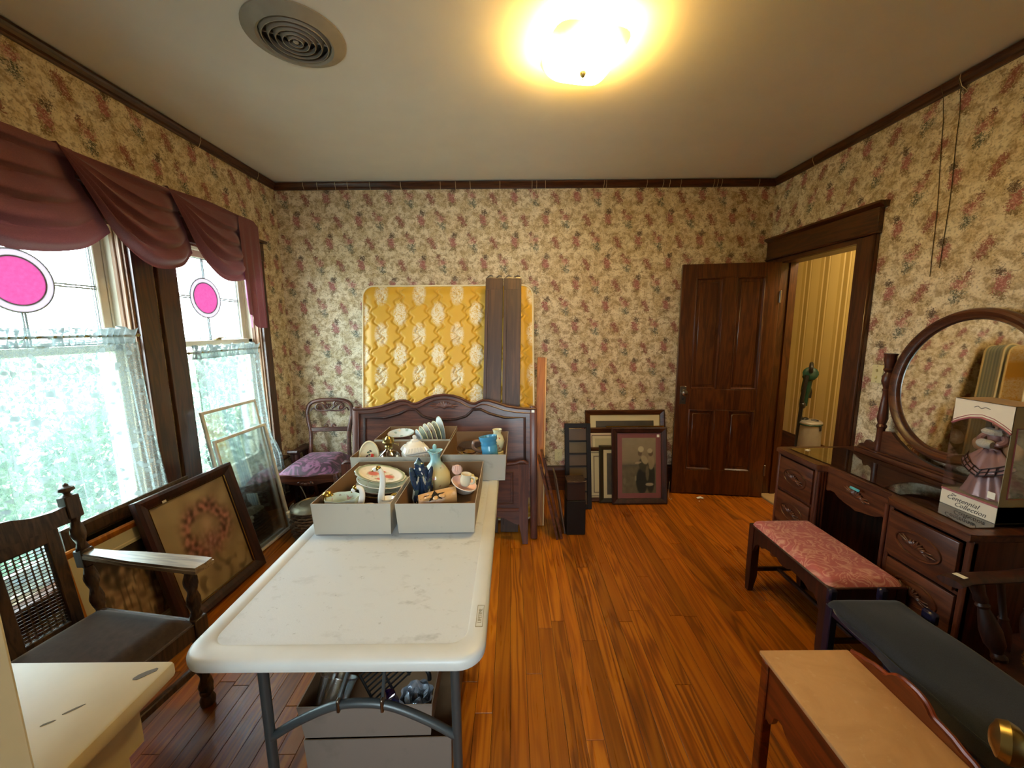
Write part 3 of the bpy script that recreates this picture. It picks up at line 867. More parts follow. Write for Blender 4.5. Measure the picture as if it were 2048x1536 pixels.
# wide stained casings round the two windows, with the strip of paper between them
wc = empty_struct('trim_6', (XL, 0, 0))
for (a, b) in ((W1[0] - 0.13, W1[0]), (W1[1], 2.256), (2.281, W2[0]), (W2[1], 3.275)):
    m = MB(); m.box((0.012, (a + b) / 2, 1.29), (0.024, b - a, 1.70), bev=0.004)
    m.obj('casing', M_TRIMZ, wc)
for (a, b) in ((W1[0] - 0.14, 2.262), (2.275, 3.285)):
    m = MB(); m.box((0.014, (a + b) / 2, 2.17), (0.028, b - a, 0.14), bev=0.004); m.box((0.03, (a + b) / 2, 2.25), (0.06, b - a + 0.02, 0.02), bev=0.006)
    m.obj('head_board', M_TRIMW, wc)

# ------------------------------------------------------------------ outdoors, seen through the lace
M_LAWN = plain('sunlit grass', '#9aa08c', 0.9, var=0.2, vscale=3)
slab_boxes('ground', M_LAWN, [(-40, XL - WT - 0.02, -20, 40, -0.75, -0.6)])
def leaf_mat():
    t = NT('leaf green')
    oi = t.noise(t.coord(), 3, 2)
    c = t.mix(t.maprange(oi, 0.35, 0.65), lin('#4a6656'), lin('#6b8664'))
    return t.done(t.n('MixShader', [0.4, t.bsdf(c, 0.6), t.n('BsdfTranslucent', [c])]))
M_LEAF = leaf_mat()
rng = random.Random(11)
m = MB()
for (cx, cy, cz, rx, ry, rz, n) in ((-3.9, 2.2, 0.15, 0.45, 0.75, 1.0, 4200), (-3.8, 3.7, 0.1, 0.4, 0.7, 0.95, 3600), (-4.2, 5.4, 0.2, 0.5, 0.8, 1.1, 4200), (-5.4, 2.9, 0.2, 0.7, 1.1, 1.2, 4500), (-6.2, 5.2, 0.2, 0.9, 1.4, 1.25, 5000), (-5.0, 7.3, 0.1, 0.8, 1.0, 1.3, 1100), (-4.6, 1.1, -0.1, 0.6, 0.7, 0.7, 600), (-7.5, 9.5, 0.2, 1.5, 1.8, 1.3, 1300)):
    for i in range(n):
        v = Vector((rng.gauss(0, 1), rng.gauss(0, 1), rng.gauss(0, 1))).normalized() * rng.uniform(0.45, 1) ** 0.5
        p = Vector((cx + v.x * rx, cy + v.y * ry, cz + v.z * rz))
        a = Euler((rng.uniform(0, 6), rng.uniform(0, 6), rng.uniform(0, 6))).to_matrix()
        s_ = rng.uniform(0.025, 0.055)
        m.add([p + a @ Vector(q) * s_ for q in ((-1, 0, 0), (0, -0.5, 0.1), (1, 0, 0), (0, 0.5, 0.1))], [(0, 1, 2, 3)])
fo = m.obj('foliage', M_LEAF, smooth=False, fix=False)
fo['kind'] = 'stuff'; fo['label'] = 'green shrubs growing outside beyond the lace curtains'
# ------------------------------------------------------------------ ceiling lamp and air vent
LX, LY = 0.325, 1.90
t = thing('ceiling_lamp', 'lit square frosted glass ceiling lamp glowing yellow white', 'lamp', (LX, LY, ZC - 0.0006))
m = MB(); m.lathe([(0.001, 0.0), (0.085, 0.0), (0.085, -0.012), (0.06, -0.03), (0.012, -0.034), (0.008, -0.12), (0.001, -0.12)], 24)
m.obj('canopy', M_BRASS, t)
m = MB()
def shade(u, v):
    # rounded-square dish, rim up near the ceiling, centre lower
    a = 2 * PI * u; r = v
    c, s = math.cos(a), math.sin(a)
    q = 1.0 / (abs(c) ** 5 + abs(s) ** 5) ** (1 / 5)
    rad = 0.168 * r * (q if r > 0.2 else lerp(1, q, r / 0.2))
    z = -0.128 + 0.012 * r + 0.070 * max(0, (r - 0.55) / 0.45) ** 2
    aa = a + PI / 4 * 0 + R(12)
    return (rad * math.cos(aa), rad * math.sin(aa), z)
m.grid(shade, 48, 14)
m.obj('glass_shade', M_LAMP, t)
m = MB(); m.lathe([(0.001, -0.160), (0.004, -0.157), (0.003, -0.152), (0.008, -0.146), (0.014, -0.138), (0.016, -0.130), (0.010, -0.126), (0.001, -0.126)], 14)
m.obj('finial', M_BRASS, t)
point_light('ceiling_lamp_bulb', (LX, LY, ZC - 0.075), 24, (1.0, 0.52, 0.10), 0.04)

t = thing('air_vent', 'round grey metal ceiling vent with concentric rings', 'vent', (-0.915, 1.862, ZC - 0.0006))
m = MB(); m.lathe([(0.150, -0.028), (0.160, -0.022), (0.192, -0.010), (0.200, -0.006), (0.200, 0.0), (0.14, 0.0), (0.140, -0.02), (0.150, -0.028)], 48, cap=False)
M_VENT = plain('vent paint', '#9a9282', 0.5, var=0.08)
m.obj('flange', M_VENT, t)
m = MB(); m.lathe([(0.001, -0.001), (0.145, -0.001), (0.145, -0.004), (0.001, -0.004)], 40); m.obj('duct_opening', M_BLACKP, t)
for r in (0.136, 0.110, 0.085, 0.060, 0.036):
    m = MB(); m.lathe([(r, -0.008), (r - 0.008, -0.030), (r - 0.011, -0.030), (r - 0.007, -0.008), (r, -0.008)], 40, cap=False)
    m.obj('ring', M_VENT, t)
m = MB(); m.lathe([(0.012, -0.004), (0.012, -0.026), (0.006, -0.030), (0.001, -0.030)], 16); m.obj('hub', M_VENT, t)
for i in range(4):
    m = MB(); a = i * PI / 2 + 0.4
    m.box((0.07 * math.cos(a), 0.07 * math.sin(a), -0.010), (0.13, 0.004, 0.006), rot=(0, 0, a)); m.obj('strut', M_VENT, t)

# ------------------------------------------------------------------ swag valance
ZT, XV = 2.335, XL + 0.135
t = thing('swag_valance', 'mulberry fabric swag valance draped across the tops of both windows', 'valance', (XL, 0, 0))
m = MB(); m.box((0.06, 1.93, ZT - 0.022), (0.11, 2.19, 0.02)); m.obj('board', M_JAMB, t)
def swag(y0, y1, ylow, zlow, yend, zend, lift, ph):
    """folds start tight at (y0, top), sweep down through (ylow, zlow) and gather at (yend, zend)"""
    def hem(s):
        # quadratic-like path: start, steep diagonal, low point, rise to the gather
        pts = [(y0, ZT), (lerp(y0, ylow, 0.30), lerp(ZT, zlow, 0.40)), (lerp(y0, ylow, 0.62), lerp(ZT, zlow, 0.80)), (ylow, zlow), (lerp(ylow, yend, 0.6), lerp(zlow, zend, 0.28)), (yend, zend)]
        n = len(pts) - 1; f = s * n; i = min(int(f), n - 1); u = f - i
        P = lambda k: pts[min(max(k, 0), n)]
        p0, p1, p2, p3 = P(i - 1), P(i), P(i + 1), P(i + 2)
        return tuple(0.5 * (2 * p1[c] + (p2[c] - p0[c]) * u + (2 * p0[c] - 5 * p1[c] + 4 * p2[c] - p3[c]) * u * u + (3 * p1[c] - p0[c] - 3 * p2[c] + p3[c]) * u ** 3) for c in (0, 1))
    def top(s): return (lerp(y0, y1, s), ZT)
    def fn(s, v):
        a, b = top(s), hem(s)
        sag = v ** 0.9
        y = lerp(a[0], b[0], sag); z = lerp(a[1], b[1], sag)
        env = min(1.0, s * 2.2) * (0.35 + 0.65 * math.sin(PI * min(1, s * 0.62 + 0.2)))
        k = 4.6
        f = 0.5 - 0.5 * math.cos(2 * PI * (v * k + ph + 0.35 * s))
        sharp = f ** 0.55
        hump = 0.046 * sharp * env * (1 - 0.85 * sstep(0.72, 0.97, s) * sstep(0.0, 0.15, v)) * (1 if v < 0.93 else max(0.0, (1 - v) / 0.07) * 0.7 + 0.3)
        belly = 0.030 * math.sin(PI * min(1, v * 0.9)) * math.sin(PI * min(1, 0.12 + s * 0.8))
        x = 0.122 + lift + hump + belly - 0.045 * sstep(0.70, 1.0, s) * sstep(0.05, 0.30, v) + 0.030 * max(0.0, 1 - s * 3.2) * v
        z -= 0.018 * math.sin(2 * PI * (v * k + ph)) * env * (1 - v)
        return (x, y, z)
    m = MB(); m.grid(fn, 44, 64)
    return m.obj('swag', M_SWAG, t, angle=80, fix=False)
swag(1.02, 1.80, 1.52, 1.872, 1.99, 2.03, 0.000, 0.1)
swag(1.735, 2.36, 2.14, 1.888, 2.47, 2.02, 0.008, 0.3)
swag(2.25, 2.88, 2.63, 1.880, 2.955, 1.95, 0.016, 0.55)
# tail: flat panel that turns the corner of the board back to the wall, stepped hem
def tail(u, v):
    # u along the panel: front (0..0.62) then return to the wall; v down
    L = 0.30
    d = u * L
    zb = lerp(1.66, 1.565, sstep(0.0, 0.25, u))
    if u < 0.62:
        y = 2.805 + d * 1.15; x = 0.165 + 0.010 * math.sin(u * 30) * v
        y += 0.02 * v * (1 - u)
    else:
        q = (u - 0.62) / 0.38
        y = 2.805 + 0.62 * L * 1.15 + 0.028 * math.sin(q * PI / 2); x = 0.165 * (1 - q * 0.55)
    topz = ZT - 0.012 * (u < 0.05)
    topz -= 0.03 * sstep(0.45, 0.62, u)
    return (x, y, lerp(topz, zb, v))
m = MB(); m.grid(tail, 40, 24); m.obj('tail', M_SWAG, t, angle=80, fix=False)
def tail_lin(u, v):
    y = 2.835 + u * 0.07; x = 0.150 - 0.02 * u
    ztop = 2.0; zb = 1.60 + 0.16 * (1 - u) + 0.05 * math.sin(u * 12)
    return (x - 0.010 * math.sin(u * 9), y, lerp(ztop, zb, v))
m = MB(); m.grid(tail_lin, 16, 12); m.obj('lining', M_LINING, t, angle=80, fix=False)['label'] = 'pale pink lining of the tail'

# ------------------------------------------------------------------ lace cafe curtains on rods
def lace(y0, y1, zrod, zbot, flare, label, ph, xin=0.018):
    t = thing('lace_curtain', label, 'curtain', (XL, 0, 0))
    m = MB(); m.tube([(xin, y0 - 0.012, zrod), (xin, y1 + 0.016, zrod)], 0.006, 10)
    m.ball((xin, y1 + 0.018, zrod), 0.009); m.ball((xin, y0 - 0.014, zrod), 0.009)
    rod = m.obj('rod', M_BRASS, t)
    n = 150
    def fold(u, v):
        a = 0.016 * (0.45 + 0.55 * v)
        return a * math.sin(u * 62 + ph + 1.6 * math.sin(u * 5.3 + v * 1.2)) + 0.006 * math.sin(u * 131 + v * 2)
    def body(u, v):
        fl = flare * v ** 1.6
        y = lerp(y0 - fl * 0.5, y1 + fl, u)
        z = lerp(zrod - 0.035, zbot + 0.012 * math.sin(u * 25), v)
        over = 0.055 * sstep(0.75, 0.50, z) if zbot < 0.4 else 0.0
        return (xin + 0.012 + fold(u, v) * min(1, 0.25 + v * 3) + 0.025 * v + over, y, z)
    m = MB(); m.grid(body, n, 26); m.obj('lace_panel', M_LACE, t, angle=80, fix=False)
    def ruffle(u, v):
        y = lerp(y0, y1, u)
        z = lerp(zrod + 0.040 + 0.006 * math.sin(u * 90 + 2 * math.sin(u * 13)) + 0.005 * math.sin(u * 37), zrod - 0.042, v)
        amp = 0.006 + 0.010 * abs(v - 0.5) * 2
        return (xin + 0.010 + amp * math.sin(u * 118 + 2.4 * math.sin(u * 23) + 3 * v) * (0.6 + 0.8 * abs(math.sin(u * 17))), y, z)
    m = MB(); m.grid(ruffle, 260, 8); m.obj('ruffled_heading', M_LACER, t, angle=80, fix=False)
    return t
lace(W1[0] + 0.03, W1[1] - 0.035, 1.53, 0.50, 0.05, 'white lace cafe curtain on the window with the larger pink pane, nearer the camera', 0.0)
lace(W2[0] + 0.03, W2[1] - 0.10, 1.41, 0.17, 0.07, 'white lace cafe curtain on the far window behind the leaning storm panes', 1.0)
# ------------------------------------------------------------------ shared bits
def sticker(parent, c, rot=(0, 0, 0), s=0.022, name='price_sticker'):
    m = MB(); m.box((0, 0, 0), (s, 0.0008, s * 1.05))
    o = m.obj(name, M_TAG, parent, smooth=False, loc=c, rot=rot)
    return o

def framed(name, label, w, h, loc, rz, lean, rail=0.04, depth=0.022, mat=None, matte=0.0, matte_col='#d8cba8', art=None, art_mat=None, bead=None, group=None, sticky=None, back=True, res=(46, 60), inner=None):
    """picture frame standing on its bottom edge; its face looks along local -y and it leans back about that edge"""
    t = thing(name, label, 'picture frame', loc, (-lean, 0, rz), group)
    m = MB()
    O = [(-w / 2, 0), (w / 2, 0), (w / 2, h), (-w / 2, h)]
    def inset(d): return [(-w / 2 + d, d), (w / 2 - d, d), (w / 2 - d, h - d), (-w / 2 + d, h - d)]
    prof = [(0, 0.0), (0, -depth * 0.75), (rail * 0.22, -depth), (rail * 0.55, -depth * 0.82), (rail * 0.9, -depth * 0.55), (rail, -depth * 0.35), (rail, 0.0)]
    vs, fs = [], []
    for d, yy in prof:
        vs += [(u, yy, q) for u, q in inset(d)]
    for k in range(len(prof)):
        k2 = (k + 1) % len(prof)
        for i in range(4):
            j = (i + 1) % 4
            fs.append((k * 4 + i, k * 4 + j, k2 * 4 + j, k2 * 4 + i))
    m.add(vs, fs)
    m.obj('rail', mat or M_MAHO, t, smooth=False)
    if bead:
        b = MB(); ins = inset(rail * 1.0)
        b.tube([(u, -depth * 0.42, q) for u, q in ins], 0.0035, 4, closed=True)
        b.obj('gilt_slip', bead, t)
    d0 = rail
    if matte:
        I, J = inset(rail - 0.004), inset(rail + matte)
        b = MB(); b.add([(u, -0.0052, q) for u, q in I] + [(u, -0.0052, q) for u, q in J] + [(u, -0.004, q) for u, q in J],
                        [(i, (i + 1) % 4, 4 + (i + 1) % 4, 4 + i) for i in range(4)] + [(4 + i, 4 + (i + 1) % 4, 8 + (i + 1) % 4, 8 + i) for i in range(4)])
        b.obj('mat_board', plain('mat board ' + matte_col, matte_col, 0.6, var=0.02), t, smooth=False)
        d0 = rail + matte
        if inner:
            for dd, cc in inner:
                b = MB(); I, J = inset(dd), inset(dd + 0.006)
                b.add([(u, -0.0062, q) for u, q in I] + [(u, -0.0062, q) for u, q in J], [(i, (i + 1) % 4, 4 + (i + 1) % 4, 4 + i) for i in range(4)])
                b.obj('mat_line', cc, t, smooth=False)
    a = inset(d0 - 0.003)
    x0, x1, z0, z1 = a[0][0], a[1][0], a[0][1], a[2][1]
    if art:
        g = MB(); nu, nv = res
        g.grid(lambda u, v: (lerp(x0, x1, u), -0.0045 if not matte else -0.0038, lerp(z0, z1, v)), nu, nv)
        for j in range(nv + 1):
            for i in range(nu + 1):
                g.col.append(lin(art(i / nu, j / nv)))
        g.obj('print', M_PRINT, t, smooth=False, fix=False)
    else:
        g = MB(); g.box(((x0 + x1) / 2, -0.003, (z0 + z1) / 2), (x1 - x0, 0.003, z1 - z0)); g.obj('print', art_mat or M_DARKGL, t, smooth=False)
    if back:
        g = MB(); g.box((0, -0.0012, h / 2), (w - 0.02, 0.0024, h - 0.02)); g.obj('backing', M_CARDB, t, smooth=False)
    if sticky:
        sticker(t, (sticky[0], -depth * 0.55 - 0.004, sticky[1]))
    return t

def mixc(a, b, t):
    t = min(1, max(0, t)); return tuple(a[i] + (b[i] - a[i]) * t for i in range(3))
def hx(s): s = s.lstrip('#'); return tuple(int(s[i:i + 2], 16) / 255 for i in (0, 2, 4))
import mathutils.noise as mnoise
def nz(x, y, s=0.0): return mnoise.noise(Vector((x, y, s)))

# ------------------------------------------------------------------ frames leaning under the windows
def art_floral(u, v):
    c = mixc(hx('#b09a76'), hx('#857052'), 0.5 + nz(u * 5, v * 5) * 0.8)
    c = mixc(c, hx('#b9a77e'), sstep(0.25, 0.0, abs(u - 0.2)) * 0.5)
    # wreath of dusty roses with stems trailing down
    dx, dy = u - 0.56, v - 0.58
    ang = math.atan2(dy, dx); r = math.hypot(dx, dy * 1.1)
    ring = math.exp(-((r - 0.24 - 0.05 * nz(u * 6, v * 6, 3)) / 0.085) ** 2) * sstep(-0.55, 0.25, nz(u * 7, v * 7, 9) + 0.2)
    pet = 0.5 + nz(u * 19, v * 19, 2) * 1.3
    c = mixc(c, mixc(hx('#452419'), hx('#bf7d70'), pet), ring * 0.95)
    core = math.exp(-((u - 0.56) ** 2 + (v - 0.46) ** 2) / 0.012)
    c = mixc(c, mixc(hx('#6e3f38'), hx('#b98480'), 0.5 + nz(u * 26, v * 26, 5)), core * 0.85)
    c = mixc(c, hx('#c3a184'), math.exp(-((u - 0.58) ** 2 + (v - 0.62) ** 2) / 0.006) * 0.8)
    st = math.exp(-((u - 0.62 - 0.06 * math.sin(v * 16)) / 0.03) ** 2) * sstep(0.42, 0.3, v)
    c = mixc(c, hx('#6d5a40'), st * 0.8)
    c = mixc(c, hx('#5c4a35'), sstep(0.12, 0.5, nz(u * 9, v * 9, 8)) * sstep(0.35, 0.1, v) * 0.8)
    return c
def lean_left(name, label, p_near, p_far, ztop, xtop, h_extra=0.0, **k):
    """frame standing on the floor between two points along the left wall, leaning back to XTOP at its top edge"""
    a, b = Vector((p_near[0], p_near[1], 0)), Vector((p_far[0], p_far[1], 0))
    d = b - a; w = d.length; mid = (a + b) / 2
    rz = math.atan2(d.y, d.x)
    back = Vector((-d.y, d.x, 0)).normalized()     # local +y
    run = (Vector((xtop, mid.y, 0)) - mid).dot(back) if back.x < 0 else (mid.x - xtop)
    lean = math.atan2(abs(mid.x - xtop), ztop)
    h = math.hypot(mid.x - xtop, ztop)
    return framed(name, label, w, h, (mid.x, mid.y, 0.0), rz, lean, **k)
lean_left('framed_picture', 'large dark framed flower print with wide rails leaning under the windows', (-1.735, 1.80), (-1.690, 2.40), 0.70, -1.885, rail=0.062, depth=0.045, mat=M_MAHO, art=art_floral, bead=M_GOLDR, res=(60, 70), sticky=(-0.16, 0.672))
def art_stream(u, v):
    c = mixc(hx('#b59a78'), hx('#7c6048'), 0.5 + nz(u * 6 + v * 3, v * 14, 1))
    c = mixc(c, hx('#2e251c'), sstep(0.5, 0.95, v + nz(u * 9, v * 9, 4) * 0.35))
    return mixc(c, hx('#3a2c20'), sstep(0.1, 0.4, nz(u * 20, v * 5, 7)) * 0.6)
lean_left('framed_picture', 'smaller framed print with a cream mat leaning behind the twist-leg armchair', (-1.835, 1.50), (-1.800, 1.98), 0.615, -1.915, rail=0.034, depth=0.02, mat=M_ORANGE, matte=0.07, matte_col='#c6bd9a', art=art_stream, inner=[(0.085, M_PIPING)])
lean_left('framed_picture', 'wide brown wooden frame leaning against the wall behind the two prints', (-1.895, 1.56), (-1.868, 2.20), 0.70, -1.955, rail=0.07, depth=0.018, mat=M_OAKD, art_mat=M_DARKGL)
def storm(label, p0, p1, ztop, xtop):
    a, b = Vector(p0 + (0,)), Vector(p1 + (0,)); d = b - a; w = d.length; mid = (a + b) / 2
    lean = math.atan2(mid.x - xtop, ztop); h = math.hypot(mid.x - xtop, ztop)
    t = thing('storm_screen', label, 'window pane', (mid.x, mid.y, 0.009 * math.sin(lean) + 0.0008), (-lean, 0, math.atan2(d.y, d.x)), 'storm panes under the far window')
    s = 0.020
    M_WF = bpy.data.materials.get('white storm frame') or plain('white storm frame', '#e9e7e0', 0.4)
    for c, sz in (((-w / 2 + s / 2, 0, h / 2), (s, 0.018, h)), ((w / 2 - s / 2, 0, h / 2), (s, 0.018, h)), ((0, 0, s / 2), (w - 2 * s, 0.018, s)), ((0, 0, h - s / 2), (w - 2 * s, 0.018, s))):
        m = MB(); m.box(c, sz, bev=0.003); m.obj('rail', M_WF, t)
    m = MB(); m.box((0, 0, h / 2), (w - 2 * s + 0.004, 0.003, h - 2 * s + 0.004)); m.obj('pane', M_STORM, t, smooth=False)
    return t
storm('shorter glass storm pane in a white frame leaning in front of the taller', (-1.785, 2.395), (-1.755, 2.875), 0.845, -1.905)
storm('taller glass storm pane in a white frame leaning behind the shorter one', (-1.832, 2.385), (-1.792, 2.855), 1.035, -1.957)

# ------------------------------------------------------------------ barley-twist armchair
def twist(m, p0, p1, r, turns, seg=14, amp=0.26, n=None):
    """double-start barley twist between two points"""
    a, b = Vector(p0), Vector(p1); d = b - a; L = d.length
    q = d.to_track_quat('Z', 'Y').to_matrix().to_4x4()
    n = n or int(turns * 12)
    M = Matrix.Translation(a) @ q
    prof = [(r, L * k / n) for k in range(n + 1)]
    return m.lathe(prof, seg, M, mod=lambda th, k: 1 + amp * math.cos(2 * th - 2 * PI * turns * k / n))
AC = (-1.56, 1.19, 0)
t = thing('armchair', 'dark oak barley-twist armchair with a cane back and worn brown velvet seat', 'chair', AC, (0, 0, R(-9)))
# local: x forward, y to the chair's far side; seat 0.44
hw = 0.265; xf, xb = 0.235, -0.205
m = MB(); 
def seatfn(u, v):
    x = lerp(xb, xf + 0.02, u); y = lerp(-hw, hw, v)
    e = min(u, 1 - u, v, 1 - v)
    return (x, y, 0.395 + 0.048 * sstep(0, 0.14, e) + 0.012 * math.sin(PI * u) * math.sin(PI * v))
m.grid(seatfn, 24, 24); m.obj('seat', M_VELB, t, angle=80)
m = MB()
for c, s in (((xf, 0, 0.365), (0.034, 2 * hw, 0.07)), ((xb, 0, 0.365), (0.034, 2 * hw, 0.07)), ((0.015, hw - 0.015, 0.365), (xf - xb, 0.034, 0.07)), ((0.015, -hw + 0.015, 0.365), (xf - xb, 0.034, 0.07))):
    m.box(c, s, bev=0.004)
m.obj('seat_rail', M_OAKD, t)
for sy in (-1, 1):
    m = MB(); y = sy * hw
    m.box((xf, y, 0.36), (0.052, 0.052, 0.10), bev=0.004)
    twist(m, (xf, y, 0.31), (xf, y, 0.07), 0.021, 3.0)
    m.lathe([(0.012, 0), (0.026, 0.008), (0.028, 0.03), (0.020, 0.05), (0.024, 0.06), (0.024, 0.072)], 14, Matrix.Translation((xf, y, 0)))
    m.lathe([(0.024, 0.306), (0.026, 0.316)], 14, Matrix.Translation((xf, y, 0)))
    m.obj('leg', M_OAKD, t)
    m = MB(); twist(m, (xf, y, 0.41), (xf - 0.005, y, 0.615), 0.020, 2.4)
    m.lathe([(0.022, 0.61), (0.026, 0.618), (0.022, 0.63)], 14, Matrix.Translation((xf - 0.005, y, 0)))
    m.obj('arm_post', M_OAKD, t)
    m = MB(); m.box((xb - 0.03, y, 0.18), (0.044, 0.044, 0.36), bev=0.004); m.obj('leg', M_OAKD, t)
    # raked back post: block, twist, block, finial
    def bp(z): return (xb - 0.03 - 0.13 * max(0, z - 0.36) , y, z)
    m = MB(); twist(m, bp(0.36), bp(0.585), 0.019, 2.4)
    m.box(bp(0.625), (0.046, 0.046, 0.075), bev=0.004, rot=(0, R(-7), 0))
    twist(m, bp(0.66), bp(0.80), 0.019, 1.6)
    m.box(bp(0.845), (0.048, 0.048, 0.095), bev=0.004, rot=(0, R(-7), 0))
    m.obj('back_post', M_OAKD, t)
    m = MB(); m.lathe([(0.020, 0.0), (0.010, 0.008), (0.012, 0.014), (0.026, 0.024), (0.022, 0.036), (0.009, 0.042), (0.008, 0.048), (0.001, 0.054)], 16, Matrix.Translation(bp(0.892)))
    m.obj('finial', M_OAKD, t)
    # flat paddle arm
    m = MB()
    out = [(xb - 0.05, -0.022), (xb + 0.06, -0.028), (xb + 0.20, -0.038), (xf + 0.02, -0.042), (xf + 0.075, -0.040), (xf + 0.08, 0.0), (xf + 0.075, 0.040), (xf + 0.02, 0.042), (xb + 0.20, 0.036), (xb + 0.06, 0.024), (xb - 0.05, 0.022)]
    m.prism([(a, b + y) for a, b in out], 0.628, 0.642, 'Z'); m.prism([(a * 0.985, b * 0.9 + y) for a, b in out], 0.642, 0.652, 'Z')
    m.obj('arm', M_ARM, t)
# back: crest rail and narrow cane panel between stiles
Mb = Matrix.Translation((xb - 0.03, 0, 0.36)) @ Matrix.Rotation(R(-7.4), 4, 'Y')
m = MB()
pts = [(-hw + 0.02, 0.50), (-0.20, 0.495), (-0.14, 0.50), (-0.09, 0.518), (-0.04, 0.525), (0.0, 0.527), (0.04, 0.525), (0.09, 0.518), (0.14, 0.50), (0.20, 0.495), (hw - 0.02, 0.50), (hw - 0.02, 0.43), (-hw + 0.02, 0.43)]
m.prism(pts, -0.016, 0.016, 'X', Mb); m.obj('crest_rail', M_OAKD, t)
m = MB()
CY = 0.105
for y0_, y1_, z0_, z1_ in ((-0.205, -0.165, 0.02, 0.44), (-0.005 - 0.03, 0.035, 0.02, 0.44), (0.165, 0.205, 0.02, 0.44)):
    m.box((0, (y0_ + y1_) / 2, (z0_ + z1_) / 2), (0.028, y1_ - y0_, z1_ - z0_), M=Mb, bev=0.003)
for yc2 in (-CY, CY):
    m.box((0, yc2, 0.035), (0.026, 0.15, 0.04), M=Mb, bev=0.003); m.box((0, yc2, 0.41), (0.026, 0.15, 0.05), M=Mb, bev=0.003)
m.obj('back_frame', M_OAKD, t)
for yc2 in (-CY, CY):
    m = MB(); y0_, y1_, z0_, z1_ = yc2 - 0.07, yc2 + 0.065, 0.045, 0.395
    n1, n2 = 7, 27
    for i in range(n1 + 1):
        yy = lerp(y0_, y1_, i / n1); m.box((0, yy, (z0_ + z1_) / 2), (0.0016, 0.0040, z1_ - z0_), M=Mb)
    for i in range(n2 + 1):
        zz = lerp(z0_, z1_, i / n2); m.box((0.0014, yc2, zz), (0.0016, y1_ - y0_, 0.0036), M=Mb)
    sp = (y1_ - y0_) / n1; sz = (z1_ - z0_) / n2
    for i in range(n1):
        for j in range(n2):
            for sy3, sz3 in ((1, 1), (1, -1), (-1, 1), (-1, -1)):
                # crossing strands round off the corners of every hole
                cy_, cz_ = y0_ + (i + 0.5) * sp, z0_ + (j + 0.5) * sz
                p_ = (0.0, cy_ + sy3 * sp * 0.5, cz_ + sz3 * sz * 0.5)
                m.add([p_, (0.0, p_[1] - sy3 * sp * 0.40, p_[2]), (0.0, p_[1], p_[2] - sz3 * sz * 0.40)], [(0, 1, 2)], Mb)
    c_ = m.obj('cane_webbing', M_CANED, t, smooth=False, fix=False)
for c, s in (((xb - 0.03, 0, 0.13), (0.022, 2 * hw - 0.03, 0.030)), ((xf, 0, 0.20), (0.022, 2 * hw - 0.03, 0.030))):
    m = MB(); m.box(c, s, bev=0.004); m.obj('stretcher', M_OAKD, t)

# ------------------------------------------------------------------ cream painted hutch desk at the camera's left
t = thing('desk', 'chipped cream painted desk with an upright corner post beside the folding table', 'desk', (-0.735, 0.745, 0))
# local: origin at the top's far inner corner; the board runs to -x and -y
m = MB(); m.box((-0.32, -0.33, 0.833), (0.64, 0.66, 0.034), bev=0.008, seg=2); m.obj('top', M_PAINT, t)
m = MB(); m.box((-0.33, -0.33, 0.755), (0.56, 0.58, 0.12), bev=0.003)
m.obj('apron', M_PAINT, t)
for lx, ly in ((-0.085, -0.10), (-0.585, -0.09), (-0.085, -0.585), (-0.585, -0.585)):
    m = MB(); m.box((lx, ly, 0.405), (0.062, 0.062, 0.81), bev=0.004); m.obj('leg', M_PAINT, t)
m = MB(); m.box((-0.072, -0.33, 0.42), (0.018, 0.46, 0.66), bev=0.003); m.obj('end_panel', M_PAINT, t)
for zz, hh in ((0.72, 0.09), (0.13, 0.08)):
    m = MB(); m.box((-0.062, -0.34, zz), (0.018, 0.46, hh), bev=0.003); m.obj('end_rail', M_PAINT, t)
m = MB(); m.box((0.735 - 0.700, -0.345 + 0.05, 0.6), (0.001, 0.001, 0.001)); m.v.clear(); m.f.clear()
m.box((0.0, 0.0, 0.72), (0.075, 0.075, 1.44), bev=0.006); m.box((0, 0, 1.455), (0.095, 0.095, 0.03), bev=0.01)
m.obj('corner_post', M_PAINT, t, loc=(0.050, -0.337, 0))
m = MB(); m.box((-0.30, -0.62, 1.2), (0.60, 0.02, 0.5), bev=0.004)
m.obj('gallery_back', M_PAINT, t)
M_CHIP = plain('bare wood chip', '#5d5238', 0.7, var=0.2)
for cx, cy, sx_, sy_, a in ((-0.035, -0.035, 0.026, 0.008, 0.7), (-0.10, -0.11, 0.018, 0.0030, 0.75), (-0.118, -0.135, 0.011, 0.0026, 0.6), (-0.215, -0.26, 0.016, 0.004, 0.7), (-0.007, -0.27, 0.012, 0.010, 0.3)):
    m = MB(); n_ = 9
    poly = [(sx_ * math.cos(2 * PI * i / n_) * random.uniform(0.7, 1.1), sy_ * math.sin(2 * PI * i / n_) * random.uniform(0.7, 1.1)) for i in range(n_)]
    m.prism(poly, 0.8498, 0.8506, 'Z', Matrix.Translation((cx, cy, 0)) @ Matrix.Rotation(a, 4, 'Z')); m.obj('paint_chip', M_CHIP, t, smooth=False)

# ------------------------------------------------------------------ side chair with purple damask seat
t = thing('side_chair', 'carved walnut side chair with purple damask seat beside the headboard', 'chair', (-1.650, 3.175, 0.013), (0, 0, R(3)))
